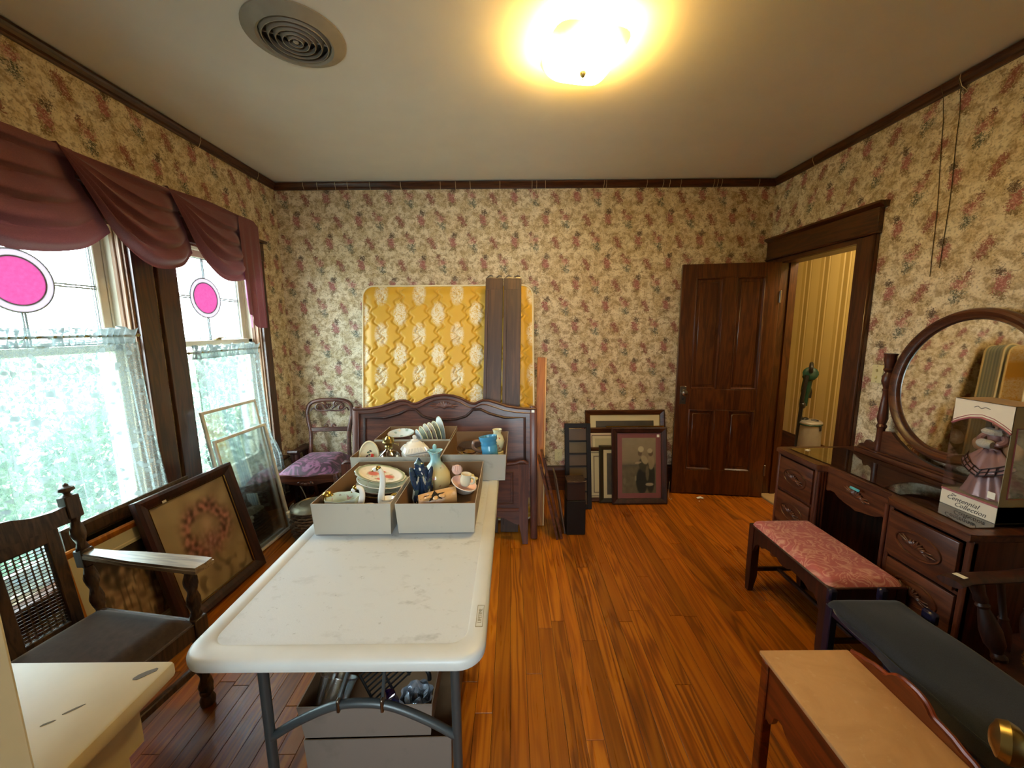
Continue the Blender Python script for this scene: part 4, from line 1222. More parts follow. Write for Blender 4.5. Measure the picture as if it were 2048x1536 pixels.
# local: faces -y; seat front at y = -0.22, back at +0.22
fw, bw = 0.245, 0.19
m = MB()
def sfn(u, v):
    y = lerp(-0.24, 0.23, v); w_ = lerp(fw, bw, v)
    x = lerp(-w_, w_, u)
    e = min(u, 1 - u, v, 1 - v)
    y -= 0.03 * math.sin(PI * u) * (1 - v)
    return (x, y, 0.395 + 0.060 * sstep(0, 0.2, e) + 0.015 * math.sin(PI * u) * math.sin(PI * v))
m.grid(sfn, 28, 24); m.obj('seat', M_PURPLE, t, angle=80)
m = MB()
front = [(-fw, 0.40), (fw, 0.40), (fw, 0.345), (0.17, 0.34), (0.10, 0.325), (0.05, 0.315), (0, 0.31), (-0.05, 0.315), (-0.10, 0.325), (-0.17, 0.34), (-fw, 0.345)]
m.prism(front, -0.262, -0.232, 'Y')
m.box((-0.218, 0, 0.37), (0.03, 0.46, 0.055), rot=(0, 0, R(-7)), bev=0.003); m.box((0.218, 0, 0.37), (0.03, 0.46, 0.055), rot=(0, 0, R(7)), bev=0.003); m.box((0, 0.225, 0.37), (0.38, 0.03, 0.055), bev=0.003)
m.obj('seat_rail', M_WALN, t)
m = MB()
for k in (-2, -1, 0, 1, 2):
    m.ball((k * 0.026, -0.264, 0.338 - 0.006 * (2 - abs(k))), (0.017, 0.008, 0.010), rot=(0, k * 0.35, 0))
m.obj('apron_carving', M_WALN, t)
for sx in (-1, 1):
    m = MB(); m.tube(smooth_path([(sx * fw * 0.94, -0.235, 0.40), (sx * fw * 1.02, -0.255, 0.30), (sx * fw * 0.93, -0.235, 0.14), (sx * fw * 0.95, -0.245, 0.03), (sx * fw * 1.0, -0.26, 0.0)], 5), [0.030] * 5 + [0.028] * 5 + [0.018] * 5 + [0.014] * 5 + [0.018], 10); m.obj('leg', M_WALN, t)
    m = MB(); m.tube(smooth_path([(sx * 0.175, 0.225, 0.40), (sx * 0.178, 0.25, 0.2), (sx * 0.18, 0.30, 0.0)], 6), 0.018, 8); m.obj('leg', M_WALN, t)
# balloon back: one continuous hoop with scroll crest and pierced cross rail
def bk(x_, z_): return (x_, 0.225 + 0.16 * (z_ - 0.40), z_)
hoop = [(-0.175, 0.38), (-0.17, 0.50), (-0.172, 0.62), (-0.192, 0.72), (-0.200, 0.80), (-0.175, 0.865), (-0.11, 0.893), (0, 0.900), (0.11, 0.893), (0.175, 0.865), (0.200, 0.80), (0.192, 0.72), (0.172, 0.62), (0.17, 0.50), (0.175, 0.38)]
m = MB(); pp = smooth_path([bk(*q) for q in hoop], 6); m.tube(pp, 0.019, 10, flat=0.75); m.obj('back_hoop', M_WALN, t)
m = MB()
for sx in (-1, 1):
    sp = []
    for i in range(26):
        a = i / 25 * 2.3 * PI; r = 0.048 - 0.040 * i / 25
        sp.append(bk(sx * (0.095 - r * math.cos(a) * 0.95), 0.832 - r * math.sin(a) * -0.9))
    m.tube(sp, 0.0085, 6)
    m.tube(smooth_path([bk(sx * 0.17, 0.80), bk(sx * 0.15, 0.828), bk(sx * 0.11, 0.806), bk(sx * 0.06, 0.80), bk(0.0, 0.806)], 4), 0.007, 6)
    m.tube(smooth_path([bk(sx * 0.05, 0.885), bk(sx * 0.035, 0.862), bk(sx * 0.045, 0.842), bk(sx * 0.02, 0.82)], 4), 0.010, 6)
m.obj('crest_scroll', M_WALN, t)
m = MB()
for (gx, gz) in ((0, 0.855), (-0.013, 0.848), (0.013, 0.848), (-0.006, 0.84), (0.007, 0.839), (0, 0.83), (-0.012, 0.862), (0.012, 0.862)):
    p = bk(gx, gz); m.ball((p[0], p[1] - 0.014, p[2]), 0.008, seg=8, rings=6)
m.obj('grape_carving', M_WALN, t)
m = MB(); m.box(bk(0, 0.635), (0.335, 0.020, 0.040), bev=0.005, rot=(R(-9), 0, 0))
for sx in (-1, 1):
    sp = [bk(sx * (0.03 + (0.022 - 0.016 * i / 14) * math.cos(i / 14 * 5.5)), 0.662 + (0.022 - 0.016 * i / 14) * math.sin(i / 14 * 5.5)) for i in range(15)]
    m.tube(sp, 0.006, 6)
m.obj('cross_rail', M_WALN, t)

# ------------------------------------------------------------------ basket with hammered lid and a loose cord
t = thing('basket', 'round dark wicker basket with a dull metal lid on the floor by the purple chair', 'basket', (-1.515, 2.755, 0))
m = MB()
nb = 11
for k in range(nb):
    z = 0.012 + k * 0.020; r = 0.122 + 0.020 * math.sin(PI * k / nb) 
    m.tube([((r + 0.006 * math.cos(i * PI + k * PI)) * math.cos(2 * PI * i / 32), (r + 0.006 * math.cos(i * PI + k * PI)) * math.sin(2 * PI * i / 32), z) for i in range(32)], 0.011, 5, closed=True)
m.lathe([(0.001, 0.004), (0.13, 0.004), (0.13, 0.012), (0.001, 0.012)], 24); m.obj('body', M_WICK, t)
LM = Matrix.Translation((0, 0, 0.040)) @ Matrix.Diagonal((0.92, 0.92, 1, 1))
m = MB(); m.lathe([(0.001, 0.226), (0.05, 0.225), (0.085, 0.220), (0.088, 0.224), (0.096, 0.222), (0.118, 0.214), (0.121, 0.218), (0.130, 0.214), (0.150, 0.203), (0.158, 0.192), (0.155, 0.186), (0.12, 0.19), (0.001, 0.19)], 36, LM); m.obj('lid', M_TINLID, t)
m = MB(); m.box((-0.135, -0.070, 0.215), (0.035, 0.03, 0.03), bev=0.008); m.tube([(-0.135, -0.070, 0.22), (-0.140, -0.073, 0.18)], 0.006); m.tube([(-0.12, -0.085, 0.22), (-0.122, -0.089, 0.185)], 0.006)
m.obj('hasp', M_PIPING, t)
cp = [(-1.738, 2.895, 0.19), (-1.791, 2.929, 0.13), (-1.82, 2.963, 0.06), (-1.82, 2.974, 0.012), (-1.81, 2.986, 0.01), (-1.743, 2.974, 0.01), (-1.695, 2.98, 0.03), (-1.733, 2.94, 0.08), (-1.791, 2.946, 0.11), (-1.82, 2.974, 0.06), (-1.801, 3.0, 0.011), (-1.743, 3.0, 0.011), (-1.709, 2.986, 0.02), (-1.733, 2.957, 0.06), (-1.748, 2.94, 0.1), (-1.724, 2.952, 0.05), (-1.709, 2.969, 0.012)]
m = MB(); m.tube(smooth_path(cp, 7), 0.0058, 8)
tag(m.obj('cord', M_CORD), 'coiled cream electric cord spilling beside the lidded wicker basket', 'cord')
m = MB(); m.tube(smooth_path([(-1.76, 3.00, 0.33), (-1.735, 3.03, 0.25), (-1.715, 3.05, 0.14), (-1.72, 3.06, 0.03), (-1.76, 3.08, 0.008)], 7), 0.004, 6)
tag(m.obj('cord', M_CORD), 'thin pale cord dangling from under the purple seat to the floor', 'cord')
# dark scrolled chair arm between curtain and side chair, built as a small stool
t = thing('armrest', 'small dark wooden footstool with a scrolled end behind the purple chair', 'armrest', (-1.925, 3.40, 0))
m = MB(); m.box((0, 0, 0.475), (0.076, 0.24, 0.03), bev=0.01); m.obj('top', M_MAHO, t)
m = MB(); m.lathe([(0.018, -0.055), (0.018, 0.055)], 14, Matrix.Translation((0.0, -0.125, 0.485)) @ Matrix.Rotation(R(90), 4, 'Y') @ Matrix.Diagonal((1, 1, 0.8, 1))); m.obj('scroll', M_MAHO, t)
for sx in (-1, 1):
    for sy in (-1, 1):
        m = MB(); m.lathe([(0.012, 0), (0.018, 0.03), (0.012, 0.06), (0.020, 0.2), (0.014, 0.36), (0.022, 0.40), (0.022, 0.47)], 12, Matrix.Translation((sx * 0.018, sy * 0.095, 0))); m.obj('leg', M_MAHO, t)

# ------------------------------------------------------------------ bed: mattress, box spring, rails, headboard, footboard
MW, MH = 1.367, 1.878
def pad(name, label, y_bot, y_top, thick, front_mat, side_mat, xc, quilt, h=MH, cat='mattress'):
    """mattress standing on end; local face -y"""
    lean = math.asin((y_top - y_bot) / h)
    t = thing(name, label, cat, (xc, y_bot, (thick + 0.008) * math.sin(lean) + 0.008), (-lean, 0, 0))
    rc = 0.085
    def outline(d, n=8):
        pts = []
        for (cx, cz, a0) in ((MW / 2 - rc, rc, -PI / 2), (MW / 2 - rc, h - rc, 0), (-MW / 2 + rc, h - rc, PI / 2), (-MW / 2 + rc, rc, PI)):
            for i in range(n + 1):
                a = a0 + PI / 2 * i / n
                pts.append((cx + (rc - d) * math.cos(a), cz + (rc - d) * math.sin(a)))
        return pts
    m = MB(); O = outline(0)
    m.band(O, outline(0.02), 0.012, thick - 0.012, 'Y', closed=True)
    m.obj('side_band', side_mat, t)
    def face(u, v):
        # square grid mapped into the rounded rectangle
        x = lerp(-MW / 2, MW / 2, u); z = lerp(0, h, v)
        cx = min(max(x, -MW / 2 + rc), MW / 2 - rc); cz = min(max(z, rc), h - rc)
        dx, dz = x - cx, z - cz
        if dx and dz:
            mx = max(abs(dx), abs(dz)); ln = math.hypot(dx, dz)
            x, z = cx + dx / ln * mx, cz + dz / ln * mx
        e = min(u * MW, (1 - u) * MW, v * h, (1 - v) * h)
        y = 0.012 - 0.020 * sstep(0, 0.08, e)
        if quilt:
            # double wavy stitch lines crossing into diamonds
            k = 0.0
            for sg in (1, -1):
                ph = (x / 0.152 + sg * z / 0.33)
                ph += 0.10 * math.sin(2 * PI * z / 0.0825)
                f = abs(ph - round(ph))
                k = max(k, math.exp(-(f / 0.055) ** 2))
            y += 0.013 * k * sstep(0, 0.05, e)
        return (x, y, z)
    m = MB(); m.grid(face, 240 if quilt else 40, 300 if quilt else 50); m.obj('quilted_face' if quilt else 'face', front_mat, t, angle=80, fix=False)
    m = MB(); m.prism(outline(0.004), thick - 0.014, thick - 0.004, 'Y'); m.obj('back_face', side_mat, t)
    for yy in (0.008, thick - 0.008):
        m = MB(); m.tube([(u, yy, q) for u, q in outline(-0.002)], 0.0065, 8, closed=True); m.obj('piping', M_PIPING, t)
    return t
pad('mattress', 'gold quilted double mattress standing on end behind the headboard', 2.905, 3.200, 0.165, M_QUILT, M_QUILT, -0.512, True)
pad('box_spring', 'blue striped box spring standing between the gold mattress and the wall', 3.085, 3.375, 0.15, M_TICK, M_TICK, -0.500, False, 1.872, 'box spring')

def rail_board(label, xb, xt, yb, yt, zt, w, hooked=True):
    L = math.sqrt((yt - yb) ** 2 + zt ** 2 + (xt - xb) ** 2)
    lean = math.atan2(yt - yb, zt)
    t = thing('bed_rail', label, 'bed rail', (xb, yb, 0.0), (-lean, math.asin((xt - xb) / L), 0), 'bed rails in front of the mattress')
    m = MB(); m.box((0, -0.011, L / 2), (w, 0.022, L - 0.004), bev=0.002); m.obj('board', M_RAIL, t)
    m = MB(); m.box((-w / 2 + 0.012, -0.030, L / 2 - 0.02), (0.024, 0.018, L - 0.16), bev=0.002); m.obj('slat_ledge', M_RAIL, t)
    for s in (-1, 1):
        m = MB()
        m.box((s * 0.035, -0.010, L - 0.002), (0.05, 0.004, 0.02)); m.tube([(s * 0.035 - 0.02, -0.010, L + 0.004), (s * 0.035, -0.010, L + 0.022), (s * 0.035 + 0.022, -0.010, L + 0.016)], 0.005, 6)
        m.obj('hook', M_STEEL, t)
    m = MB(); m.box((0, -0.0225, L - 0.05), (w - 0.01, 0.003, 0.08)); m.obj('hook_plate', M_RAIL, t)
    return t
rail_board('first dark wooden bed rail leaning on the gold mattress, ledge side showing', -0.185, -0.128, 2.780, 3.110, 1.93, 0.135)
rail_board('second dark wooden bed rail leaning on the gold mattress, smooth side showing', -0.030, 0.013, 2.785, 3.120, 1.93, 0.135)
t = thing('pine_board', 'orange pine plank standing on end beside the mattress', 'plank', (0.205, 2.885, 0), (-math.atan2(0.225, 1.31), R(1.6), 0))
m = MB(); m.box((-0.006, -0.016, 0.665), (0.062, 0.032, 1.33), bev=0.003); m.obj('board', M_ORANGE, t)
m = MB(); m.box((0.031, -0.016, 0.665), (0.012, 0.026, 1.33), bev=0.003); m.obj('edge_strip', plain('pale edge strip', '#d8ad74', 0.5), t)

def head_outline(sc=1.0, base=0.965):
    half = [(0.68, 0.0), (0.63, 0.0), (0.55, 0.006), (0.47, 0.020), (0.39, 0.046), (0.335, 0.063), (0.29, 0.064), (0.255, 0.050), (0.235, 0.040), (0.21, 0.040), (0.18, 0.052), (0.13, 0.079), (0.07, 0.098), (0.0, 0.106)]
    r = [(x_, base + z_ * sc) for x_, z_ in half]
    return [(-a, b) for a, b in r] + [(a, b) for a, b in reversed(r[:-1])]
t = thing('headboard', 'carved walnut double headboard with a camel back leaning in front of the mattress', 'headboard', (-0.512, 2.690, 0.005), (-R(8.8), 0, R(-1.5)))
top = head_outline()
m = MB(); 
poly = top + [(0.68, 0.30), (-0.68, 0.30)]
m.prism(poly, 0.004, 0.026, 'Y'); m.obj('board', M_WALN, t)
# moulded top band
inner = [(x_ * 0.955, z_ - 0.034) for x_, z_ in top]
m = MB(); m.band(top, inner, -0.012, 0.006, 'Y'); m.obj('top_band', M_WALN, t)
m = MB(); m.tube([(x_, -0.012, z_ - 0.004) for x_, z_ in top], 0.010, 8); m.tube([(x_, -0.008, z_) for x_, z_ in inner], 0.006, 6); m.obj('top_moulding', M_WALN, t)
# panel moulding: drops under the central carving
pm = [(-0.60, 0.34), (-0.60, 0.895), (-0.45, 0.895), (-0.34, 0.925), (-0.27, 0.958), (-0.215, 0.955), (-0.19, 0.93), (-0.16, 0.905), (-0.09, 0.885), (0, 0.880), (0.09, 0.885), (0.16, 0.905), (0.19, 0.93), (0.215, 0.955), (0.27, 0.958), (0.34, 0.925), (0.45, 0.895), (0.60, 0.895), (0.60, 0.34)]
m = MB(); m.tube([(x_, 0.000, z_) for x_, z_ in pm], 0.010, 8); m.obj('panel_moulding', M_MAHO, t)
def leaf_carving(cx, y, cz, s, mat, parent, sy=-1, name='carving', k=1.0, rot=None):
    m = MB(); T = Matrix.Translation((cx, y, cz))
    if rot is not None: T = T @ rot
    for i in range(9):
        a = (i - 4) * 0.30
        m.ball((math.sin(a) * 0.45 * s * 0.9, 0, -0.05 * s + math.cos(a) * 0.10 * s), (0.11 * s, 0.05 * s * k, 0.30 * s - abs(i - 4) * 0.02 * s), rot=(0, a * 1.25, 0), M=T, seg=8, rings=8)
    for sx in (-1, 1):
        m.ball((sx * 0.72 * s, 0, -0.02 * s), (0.42 * s, 0.035 * s * k, 0.075 * s), rot=(0, sx * -0.15, 0), M=T, seg=8, rings=8)
        m.ball((sx * 0.60 * s, 0, 0.09 * s), (0.34 * s, 0.035 * s * k, 0.06 * s), rot=(0, sx * -0.35, 0), M=T, seg=8, rings=8)
        m.ball((sx * 0.55 * s, 0, -0.12 * s), (0.30 * s, 0.035 * s * k, 0.06 * s), rot=(0, sx * 0.25, 0), M=T, seg=8, rings=8)
    return m.obj(name, mat, parent)
leaf_carving(0, -0.002, 0.985, 0.105, M_WALN, t)
for sx in (-1, 1):
    m = MB(); m.box((sx * 0.665, 0.006, 0.485), (0.052, 0.040, 0.97), bev=0.008, seg=2); m.lathe([(0.026, 0.965), (0.024, 0.978), (0.001, 0.985)], 12, Matrix.Translation((sx * 0.665, 0.006, 0))); m.obj('post', M_WALNZ, t)
sticker(t, (0.662, -0.0155, 0.945))
t = thing('footboard', 'low walnut footboard with arched apron standing before the headboard', 'footboard', (-0.560, 2.628, 0.003), (-R(3.0), 0, R(-1.5)))
half = [(0.665, 0.585), (0.645, 0.602), (0.615, 0.605), (0.58, 0.592), (0.52, 0.586), (0.40, 0.592), (0.25, 0.612), (0.10, 0.628), (0, 0.632)]
ft = [(-a, b) for a, b in half] + [(a, b) for a, b in reversed(half[:-1])]
bot = [(0.60, 0.135), (0.56, 0.150), (0.50, 0.185), (0.44, 0.195), (0.3, 0.20), (-0.3, 0.20), (-0.44, 0.195), (-0.50, 0.185), (-0.56, 0.150), (-0.60, 0.135)]
m = MB(); m.prism(ft + bot, 0.004, 0.026, 'Y'); m.obj('board', M_WALN, t)
m = MB(); m.tube([(x_, 0.006, z_) for x_, z_ in ft], 0.014, 8); m.obj('top_moulding', M_WALN, t)
for cx in (-0.36, 0.36):
    m = MB(); m.tube([(cx + a, 0.003, b) for a, b in ((-0.20, 0.30), (0.20, 0.30), (0.20, 0.53), (-0.20, 0.53))], 0.007, 6, closed=True); m.box((cx, 0.002, 0.415), (0.37, 0.006, 0.20), bev=0.002); m.obj('panel', M_WALN, t)
m = MB(); m.box((0, 0.000, 0.252), (1.22, 0.012, 0.022), bev=0.004); m.obj('lower_moulding', M_WALN, t)
for sx in (-1, 1):
    m = MB(); m.prism([(sx * 0.672, 0.59), (sx * 0.600, 0.59), (sx * 0.602, 0.16), (sx * 0.628, 0.0), (sx * 0.665, 0.0)], -0.012, 0.036, 'Y'); m.obj('leg', M_WALNZ, t)
# ------------------------------------------------------------------ kneehole vanity with oval mirror
VX, VY, VT_ = 2.010, 1.915, 0.762
t = vanity = thing('vanity', 'walnut kneehole vanity with carved drawer pulls and a glass-covered top', 'vanity', (VX, VY, 0))
# local: front at x=-0.265, wall side +0.255, far end y=+0.545, near end y=-0.545
top_poly = [(-0.270, -0.545), (-0.245, -0.552), (0.255, -0.552), (0.255, 0.552), (-0.245, 0.552), (-0.270, 0.545), (-0.272, 0.535), (-0.272, 0.225), (-0.262, 0.210), (-0.235, 0.200), (-0.222, 0.185), (-0.220, 0.0), (-0.222, -0.185), (-0.235, -0.200), (-0.262, -0.210), (-0.272, -0.225), (-0.272, -0.535)]
m = MB(); m.prism(top_poly, VT_ - 0.026, VT_ - 0.006, 'Z')
m.prism([(a * 0.992, b * 0.994) for a, b in top_poly], VT_ - 0.007, VT_, 'Z')
m.prism([(a * 0.975, b * 0.985) for a, b in top_poly], VT_ - 0.034, VT_ - 0.026, 'Z')
m.obj('top', M_WALNY, t)
m = MB(); m.prism([(-0.222, -0.50), (0.13, -0.50), (0.13, 0.50), (-0.222, 0.50), (-0.205, 0.3), (-0.196, 0.17), (-0.194, 0), (-0.196, -0.17), (-0.205, -0.3)], VT_, VT_ + 0.005, 'Z'); m.obj('glass_cover', M_GLASSTOP, t, smooth=False)
for sy in (-1, 1):
    yc = sy * 0.375
    m = MB()
    m.box((0.0, yc + sy * 0.162, 0.395), (0.50, 0.016, 0.67)); m.box((0.0, yc - sy * 0.155, 0.395), (0.47, 0.016, 0.67)); m.box((0.245, yc, 0.395), (0.012, 0.32, 0.67))
    m.box((-0.244, yc + sy * 0.158, 0.395), (0.030, 0.024, 0.67), bev=0.006); m.box((-0.244, yc - sy * 0.150, 0.395), (0.030, 0.020, 0.67), bev=0.006)
    for zz in (0.725, 0.497, 0.280, 0.070):
        m.box((-0.235, yc, zz), (0.03, 0.30, 0.014))
    m.obj('pedestal', M_WALNZ, t)
    for kx in (0, 1, 2):
        m = MB(); m.lathe([(0.0095, 0.07), (0.0095, 0.725)], 10, Matrix.Translation((-0.252 + kx * 0.016, yc - sy * 0.172, 0))); m.obj('reeded_column', M_WALNZ, t)
    for zc, hh, out_ in ((0.611, 0.205, 0.014 if sy < 0 else 0.0), (0.388, 0.195, 0.0), (0.175, 0.185, 0.0)):
        d = MB(); d.box((-0.252 - out_, yc + sy * 0.004, zc), (0.020, 0.278, hh), bev=0.005, seg=2)
        if out_: d.box((-0.16, yc + sy * 0.004, zc - 0.01), (0.18, 0.262, hh - 0.04))
        dr = d.obj('drawer', M_WALNY, t)
        xf_ = -0.262 - out_
        p = MB(); p.tube([(xf_ - 0.001, yc + 0.092 * math.cos(a), zc + 0.052 * math.sin(a)) for a in [2 * PI * i / 36 for i in range(36)]], 0.005, 6, closed=True)
        p.obj('oval_moulding', M_WALNY, dr)
        leaf_carving(xf_ - 0.006, yc, zc, 0.072, M_WALNY, dr, name='carved_pull', k=2.6, rot=Matrix.Rotation(R(-90), 4, 'Z') @ Matrix.Rotation(R(12), 4, 'Y'))
    for fx in (-0.235, 0.226):
        for fy in (-0.15, 0.15):
            m = MB(); m.lathe([(0.018, 0), (0.024, 0.02), (0.022, 0.065)], 12, Matrix.Translation((fx, yc + fy, 0))); m.obj('foot', M_WALNZ, t)
# centre drawer with scalloped lower edge
sc = [(-0.205, 0.726), (0.205, 0.726), (0.205, 0.622), (0.185, 0.618), (0.165, 0.628), (0.14, 0.628), (0.115, 0.612), (0.07, 0.600), (0.03, 0.594), (0, 0.586), (-0.03, 0.594), (-0.07, 0.600), (-0.115, 0.612), (-0.14, 0.628), (-0.165, 0.628), (-0.185, 0.618), (-0.205, 0.622)]
m = MB(); m.prism(sc, -0.212, -0.190, 'X'); dr = m.obj('drawer', M_WALNY, t)
m = MB(); m.box((0.02, 0, 0.66), (0.40, 0.40, 0.10)); m.obj('drawer_box', M_MAHO, dr)
leaf_carving(-0.218, 0, 0.675, 0.072, M_WALNY, dr, name='carved_pull', k=2.6, rot=Matrix.Rotation(R(-90), 4, 'Z') @ Matrix.Rotation(R(12), 4, 'Y'))
m = MB(); m.box((-0.238, -0.01, 0.712), (0.004, 0.055, 0.012), rot=(0, 0.5, 0)); m.obj('tape_strip', plain('blue tape', '#4fa8bb', 0.5), t)['label'] = 'strip of light blue tape'
m = MB(); m.box((0.246, 0, 0.55), (0.012, 0.42, 0.38)); m.obj('back_panel', M_MAHO, t)
m = MB(); m.box((0, 0, 0), (0.030, 0.020, 0.0015)); m.obj('price_sticker', M_TAG, t, loc=(-0.135, 0.455, VT_ + 0.007), rot=(0, 0, 0.5), smooth=False)

# mirror: carved yoke, two turned posts and the tilting oval glass
MY = -0.045
t = thing('dressing_mirror', 'oval tilting vanity mirror in a walnut frame between two turned posts', 'mirror', (2.205, VY + MY, VT_ + 0.0005))
half = [(0.0, 0.055), (0.08, 0.060), (0.15, 0.075), (0.21, 0.100), (0.27, 0.140), (0.305, 0.172), (0.335, 0.172), (0.355, 0.165), (0.385, 0.150), (0.392, 0.11), (0.405, 0.085), (0.425, 0.075), (0.436, 0.083), (0.452, 0.087), (0.462, 0.076), (0.466, 0.060), (0.485, 0.058), (0.500, 0.050), (0.500, 0.03)]
yo = half + [(-a, b) for a, b in reversed(half)]
m = MB(); m.prism(yo, -0.011, 0.011, 'X'); m.obj('yoke_panel', M_WALNY, t)
m = MB(); m.box((0.0, 0, 0.016), (0.085, 1.0, 0.032), bev=0.007, seg=2); m.box((0, 0, 0.036), (0.06, 0.99, 0.012), bev=0.005); m.obj('base_rail', M_WALNY, t)
post = [(0.030, 0.030), (0.030, 0.036), (0.019, 0.040), (0.019, 0.175), (0.022, 0.182), (0.026, 0.192), (0.022, 0.202), (0.018, 0.207), (0.021, 0.216), (0.026, 0.240), (0.022, 0.300), (0.016, 0.360), (0.015, 0.400), (0.020, 0.408), (0.020, 0.414), (0.015, 0.420), (0.019, 0.435), (0.028, 0.462), (0.026, 0.49), (0.016, 0.515), (0.022, 0.523), (0.027, 0.531), (0.020, 0.540), (0.022, 0.555), (0.028, 0.585), (0.028, 0.612), (0.032, 0.618), (0.032, 0.624), (0.001, 0.626)]
for sy in (-1, 1):
    m = MB(); m.lathe(post, 18, Matrix.Translation((-0.005, sy * 0.375, 0))); m.obj('post', M_WALNZ, t)
    m = MB(); m.tube([(-0.005, sy * 0.40, 0.487), (-0.005, sy * 0.345, 0.487)], 0.006, 8); m.ball((-0.005, sy * 0.405, 0.487), 0.008); m.obj('pivot', M_BLACKP, t)
# tilted frame: elliptical sweep
RY, RZ = 0.345, 0.384
Tm = Matrix.Translation((-0.012, 0, 0.487)) @ Matrix.Rotation(R(6.8), 4, 'Y')
prof = [(-0.056, 0.006), (-0.050, -0.008), (-0.040, -0.004), (-0.034, -0.006), (-0.020, -0.020), (-0.010, -0.018), (-0.004, -0.010), (0.0, -0.002), (0.0, 0.014), (-0.056, 0.014)]
n = 72; vs, fs = [], []
for i in range(n):
    a = 2 * PI * i / n; c, s_ = math.cos(a), math.sin(a)
    for d, dx in prof:
        vs.append((dx, (RY + d) * c, (RZ + d) * s_))
k = len(prof)
for i in range(n):
    j = (i + 1) % n
    for q in range(k):
        q2 = (q + 1) % k
        fs.append((i * k + q, i * k + q2, j * k + q2, j * k + q))
m = MB(); m.add(vs, fs, Tm); m.obj('frame', M_WALNY, t)
m = MB(); m.prism([((RY - 0.054) * math.cos(2 * PI * i / 64), (RZ - 0.054) * math.sin(2 * PI * i / 64)) for i in range(64)], 0.004, 0.008, 'X', Tm); m.obj('glass', M_MIRROR, t, smooth=False, fix=False)
m = MB(); m.prism([((RY - 0.02) * math.cos(2 * PI * i / 48), (RZ - 0.02) * math.sin(2 * PI * i / 48)) for i in range(48)], 0.0145, 0.020, 'X', Tm); m.obj('backboard', M_MAHO, t, smooth=False)

# ------------------------------------------------------------------ boxed doll
BZ = VT_ + 0.0055
t = thing('doll_box', 'tall white and rose display box with a clear window on the vanity', 'box', (1.915, 1.541, BZ))
# local: front at x=0 facing -x, depth 0.15, y -0.1..0.1, height 0.475
D, HW, HH = 0.15, 0.101, 0.475
m = MB(); m.box((D / 2, 0, 0.035), (D, 2 * HW, 0.07), bev=0.001); m.obj('base_panel', M_BOXW, t, smooth=False)
arch = [(-HW, HH), (HW, HH), (HW, HH - 0.105), (0.075, HH - 0.088), (0.04, HH - 0.070), (0.0, HH - 0.062), (-0.04, HH - 0.070), (-0.075, HH - 0.088), (-HW, HH - 0.105)]
m = MB(); m.prism(arch, 0.0, 0.0015, 'X'); m.obj('header_panel', M_BOXW, t, smooth=False)
m = MB(); m.tube([(-0.001, a, b - 0.004) for a, b in arch[2:]], 0.0042, 6); m.tube([(-0.001, a, b + 0.008) for a, b in arch[2:]], 0.0015, 4); m.obj('rose_edging', M_BOXP, t)
m = MB(); m.box((-0.0005, 0, 0.069), (0.002, 2 * HW, 0.008)); m.obj('rose_edging', M_BOXP, t, smooth=False)
m = MB(); m.box((D / 2, 0, HH - 0.001), (D, 2 * HW, 0.002)); m.obj('lid', plain('tan card lid', '#a98c66', 0.6), t, smooth=False)
m = MB(); m.box((D - 0.001, 0, HH / 2), (0.002, 2 * HW, HH)); m.obj('back_card', M_BOXI, t, smooth=False)
# near side: card with an octagonal window
m = MB(); m.band([(0.0, 0), (D, 0), (D, HH), (0.0, HH)], [(0.030, 0.105), (D - 0.02, 0.105), (D - 0.02, HH - 0.09), (0.02, HH - 0.09)], -HW, -HW + 0.0015, 'Y', closed=True); m.obj('side_card', M_BOXG, t, smooth=False)
m = MB(); m.tube([(a, -HW - 0.0005, b) for a, b in ((0.028, 0.102), (D - 0.02, 0.102), (D - 0.02, HH - 0.087), (0.02, HH - 0.087))], 0.003, 4, closed=True); m.obj('rose_edging', M_BOXP, t)
m = MB(); m.box((0.0008, 0, 0.235), (0.0008, 2 * HW, 0.33)); m.box((D / 2, HW - 0.0004, 0.255), (D, 0.0008, 0.37)); m.box((D / 2, -HW + 0.002, 0.24), (D - 0.02, 0.0006, 0.30))
m.obj('clear_window', M_CLEAR, t, smooth=False)
def words_on(parent, body, size, loc, rotm, mat, shear=0.0, name='lettering', ext=0.0004):
    cu = bpy.data.curves.new('letters', 'FONT'); cu.body = body; cu.size = size; cu.shear = shear; cu.extrude = ext; cu.align_x = 'CENTER'; cu.resolution_u = 2
    tmp = bpy.data.objects.new('letters', cu); COL.objects.link(tmp)
    bpy.context.view_layer.update()
    me = bpy.data.meshes.new_from_object(tmp.evaluated_get(bpy.context.evaluated_depsgraph_get()))
    bpy.data.objects.remove(tmp); me.name = name
    me.materials.clear(); me.materials.append(mat)
    o = bpy.data.objects.new(name, me); COL.objects.link(o); o.parent = parent
    o.matrix_local = Matrix.Translation(loc) @ rotm
    return o
RF = Matrix.Rotation(R(-90), 4, 'Z') @ Matrix.Rotation(R(90), 4, 'X')    # text facing -x, reading towards -y
M_LETTER = plain('grey lettering', '#5d5a58', 0.6)
words_on(t, 'The', 0.013, (-0.0006, 0.052, 0.050), RF, M_LETTER, 0.35)
words_on(t, 'Centennial', 0.027, (-0.0006, 0.018, 0.031), RF, M_LETTER, 0.35)
words_on(t, 'Collection', 0.027, (-0.0006, -0.012, 0.009), RF, M_LETTER, 0.35)
m = MB(); m.tube(smooth_path([(-0.0006, 0.03, HH - 0.028), (-0.0006, 0.018, HH - 0.022), (-0.0006, 0.006, HH - 0.029), (-0.0006, -0.008, HH - 0.023), (-0.0006, -0.024, HH - 0.027)], 6), 0.0012, 4); m.obj('script_flourish', M_LETTER, t)
sticker(t, (-0.001, -0.075, 0.108), (0, 0, R(90)), 0.026)
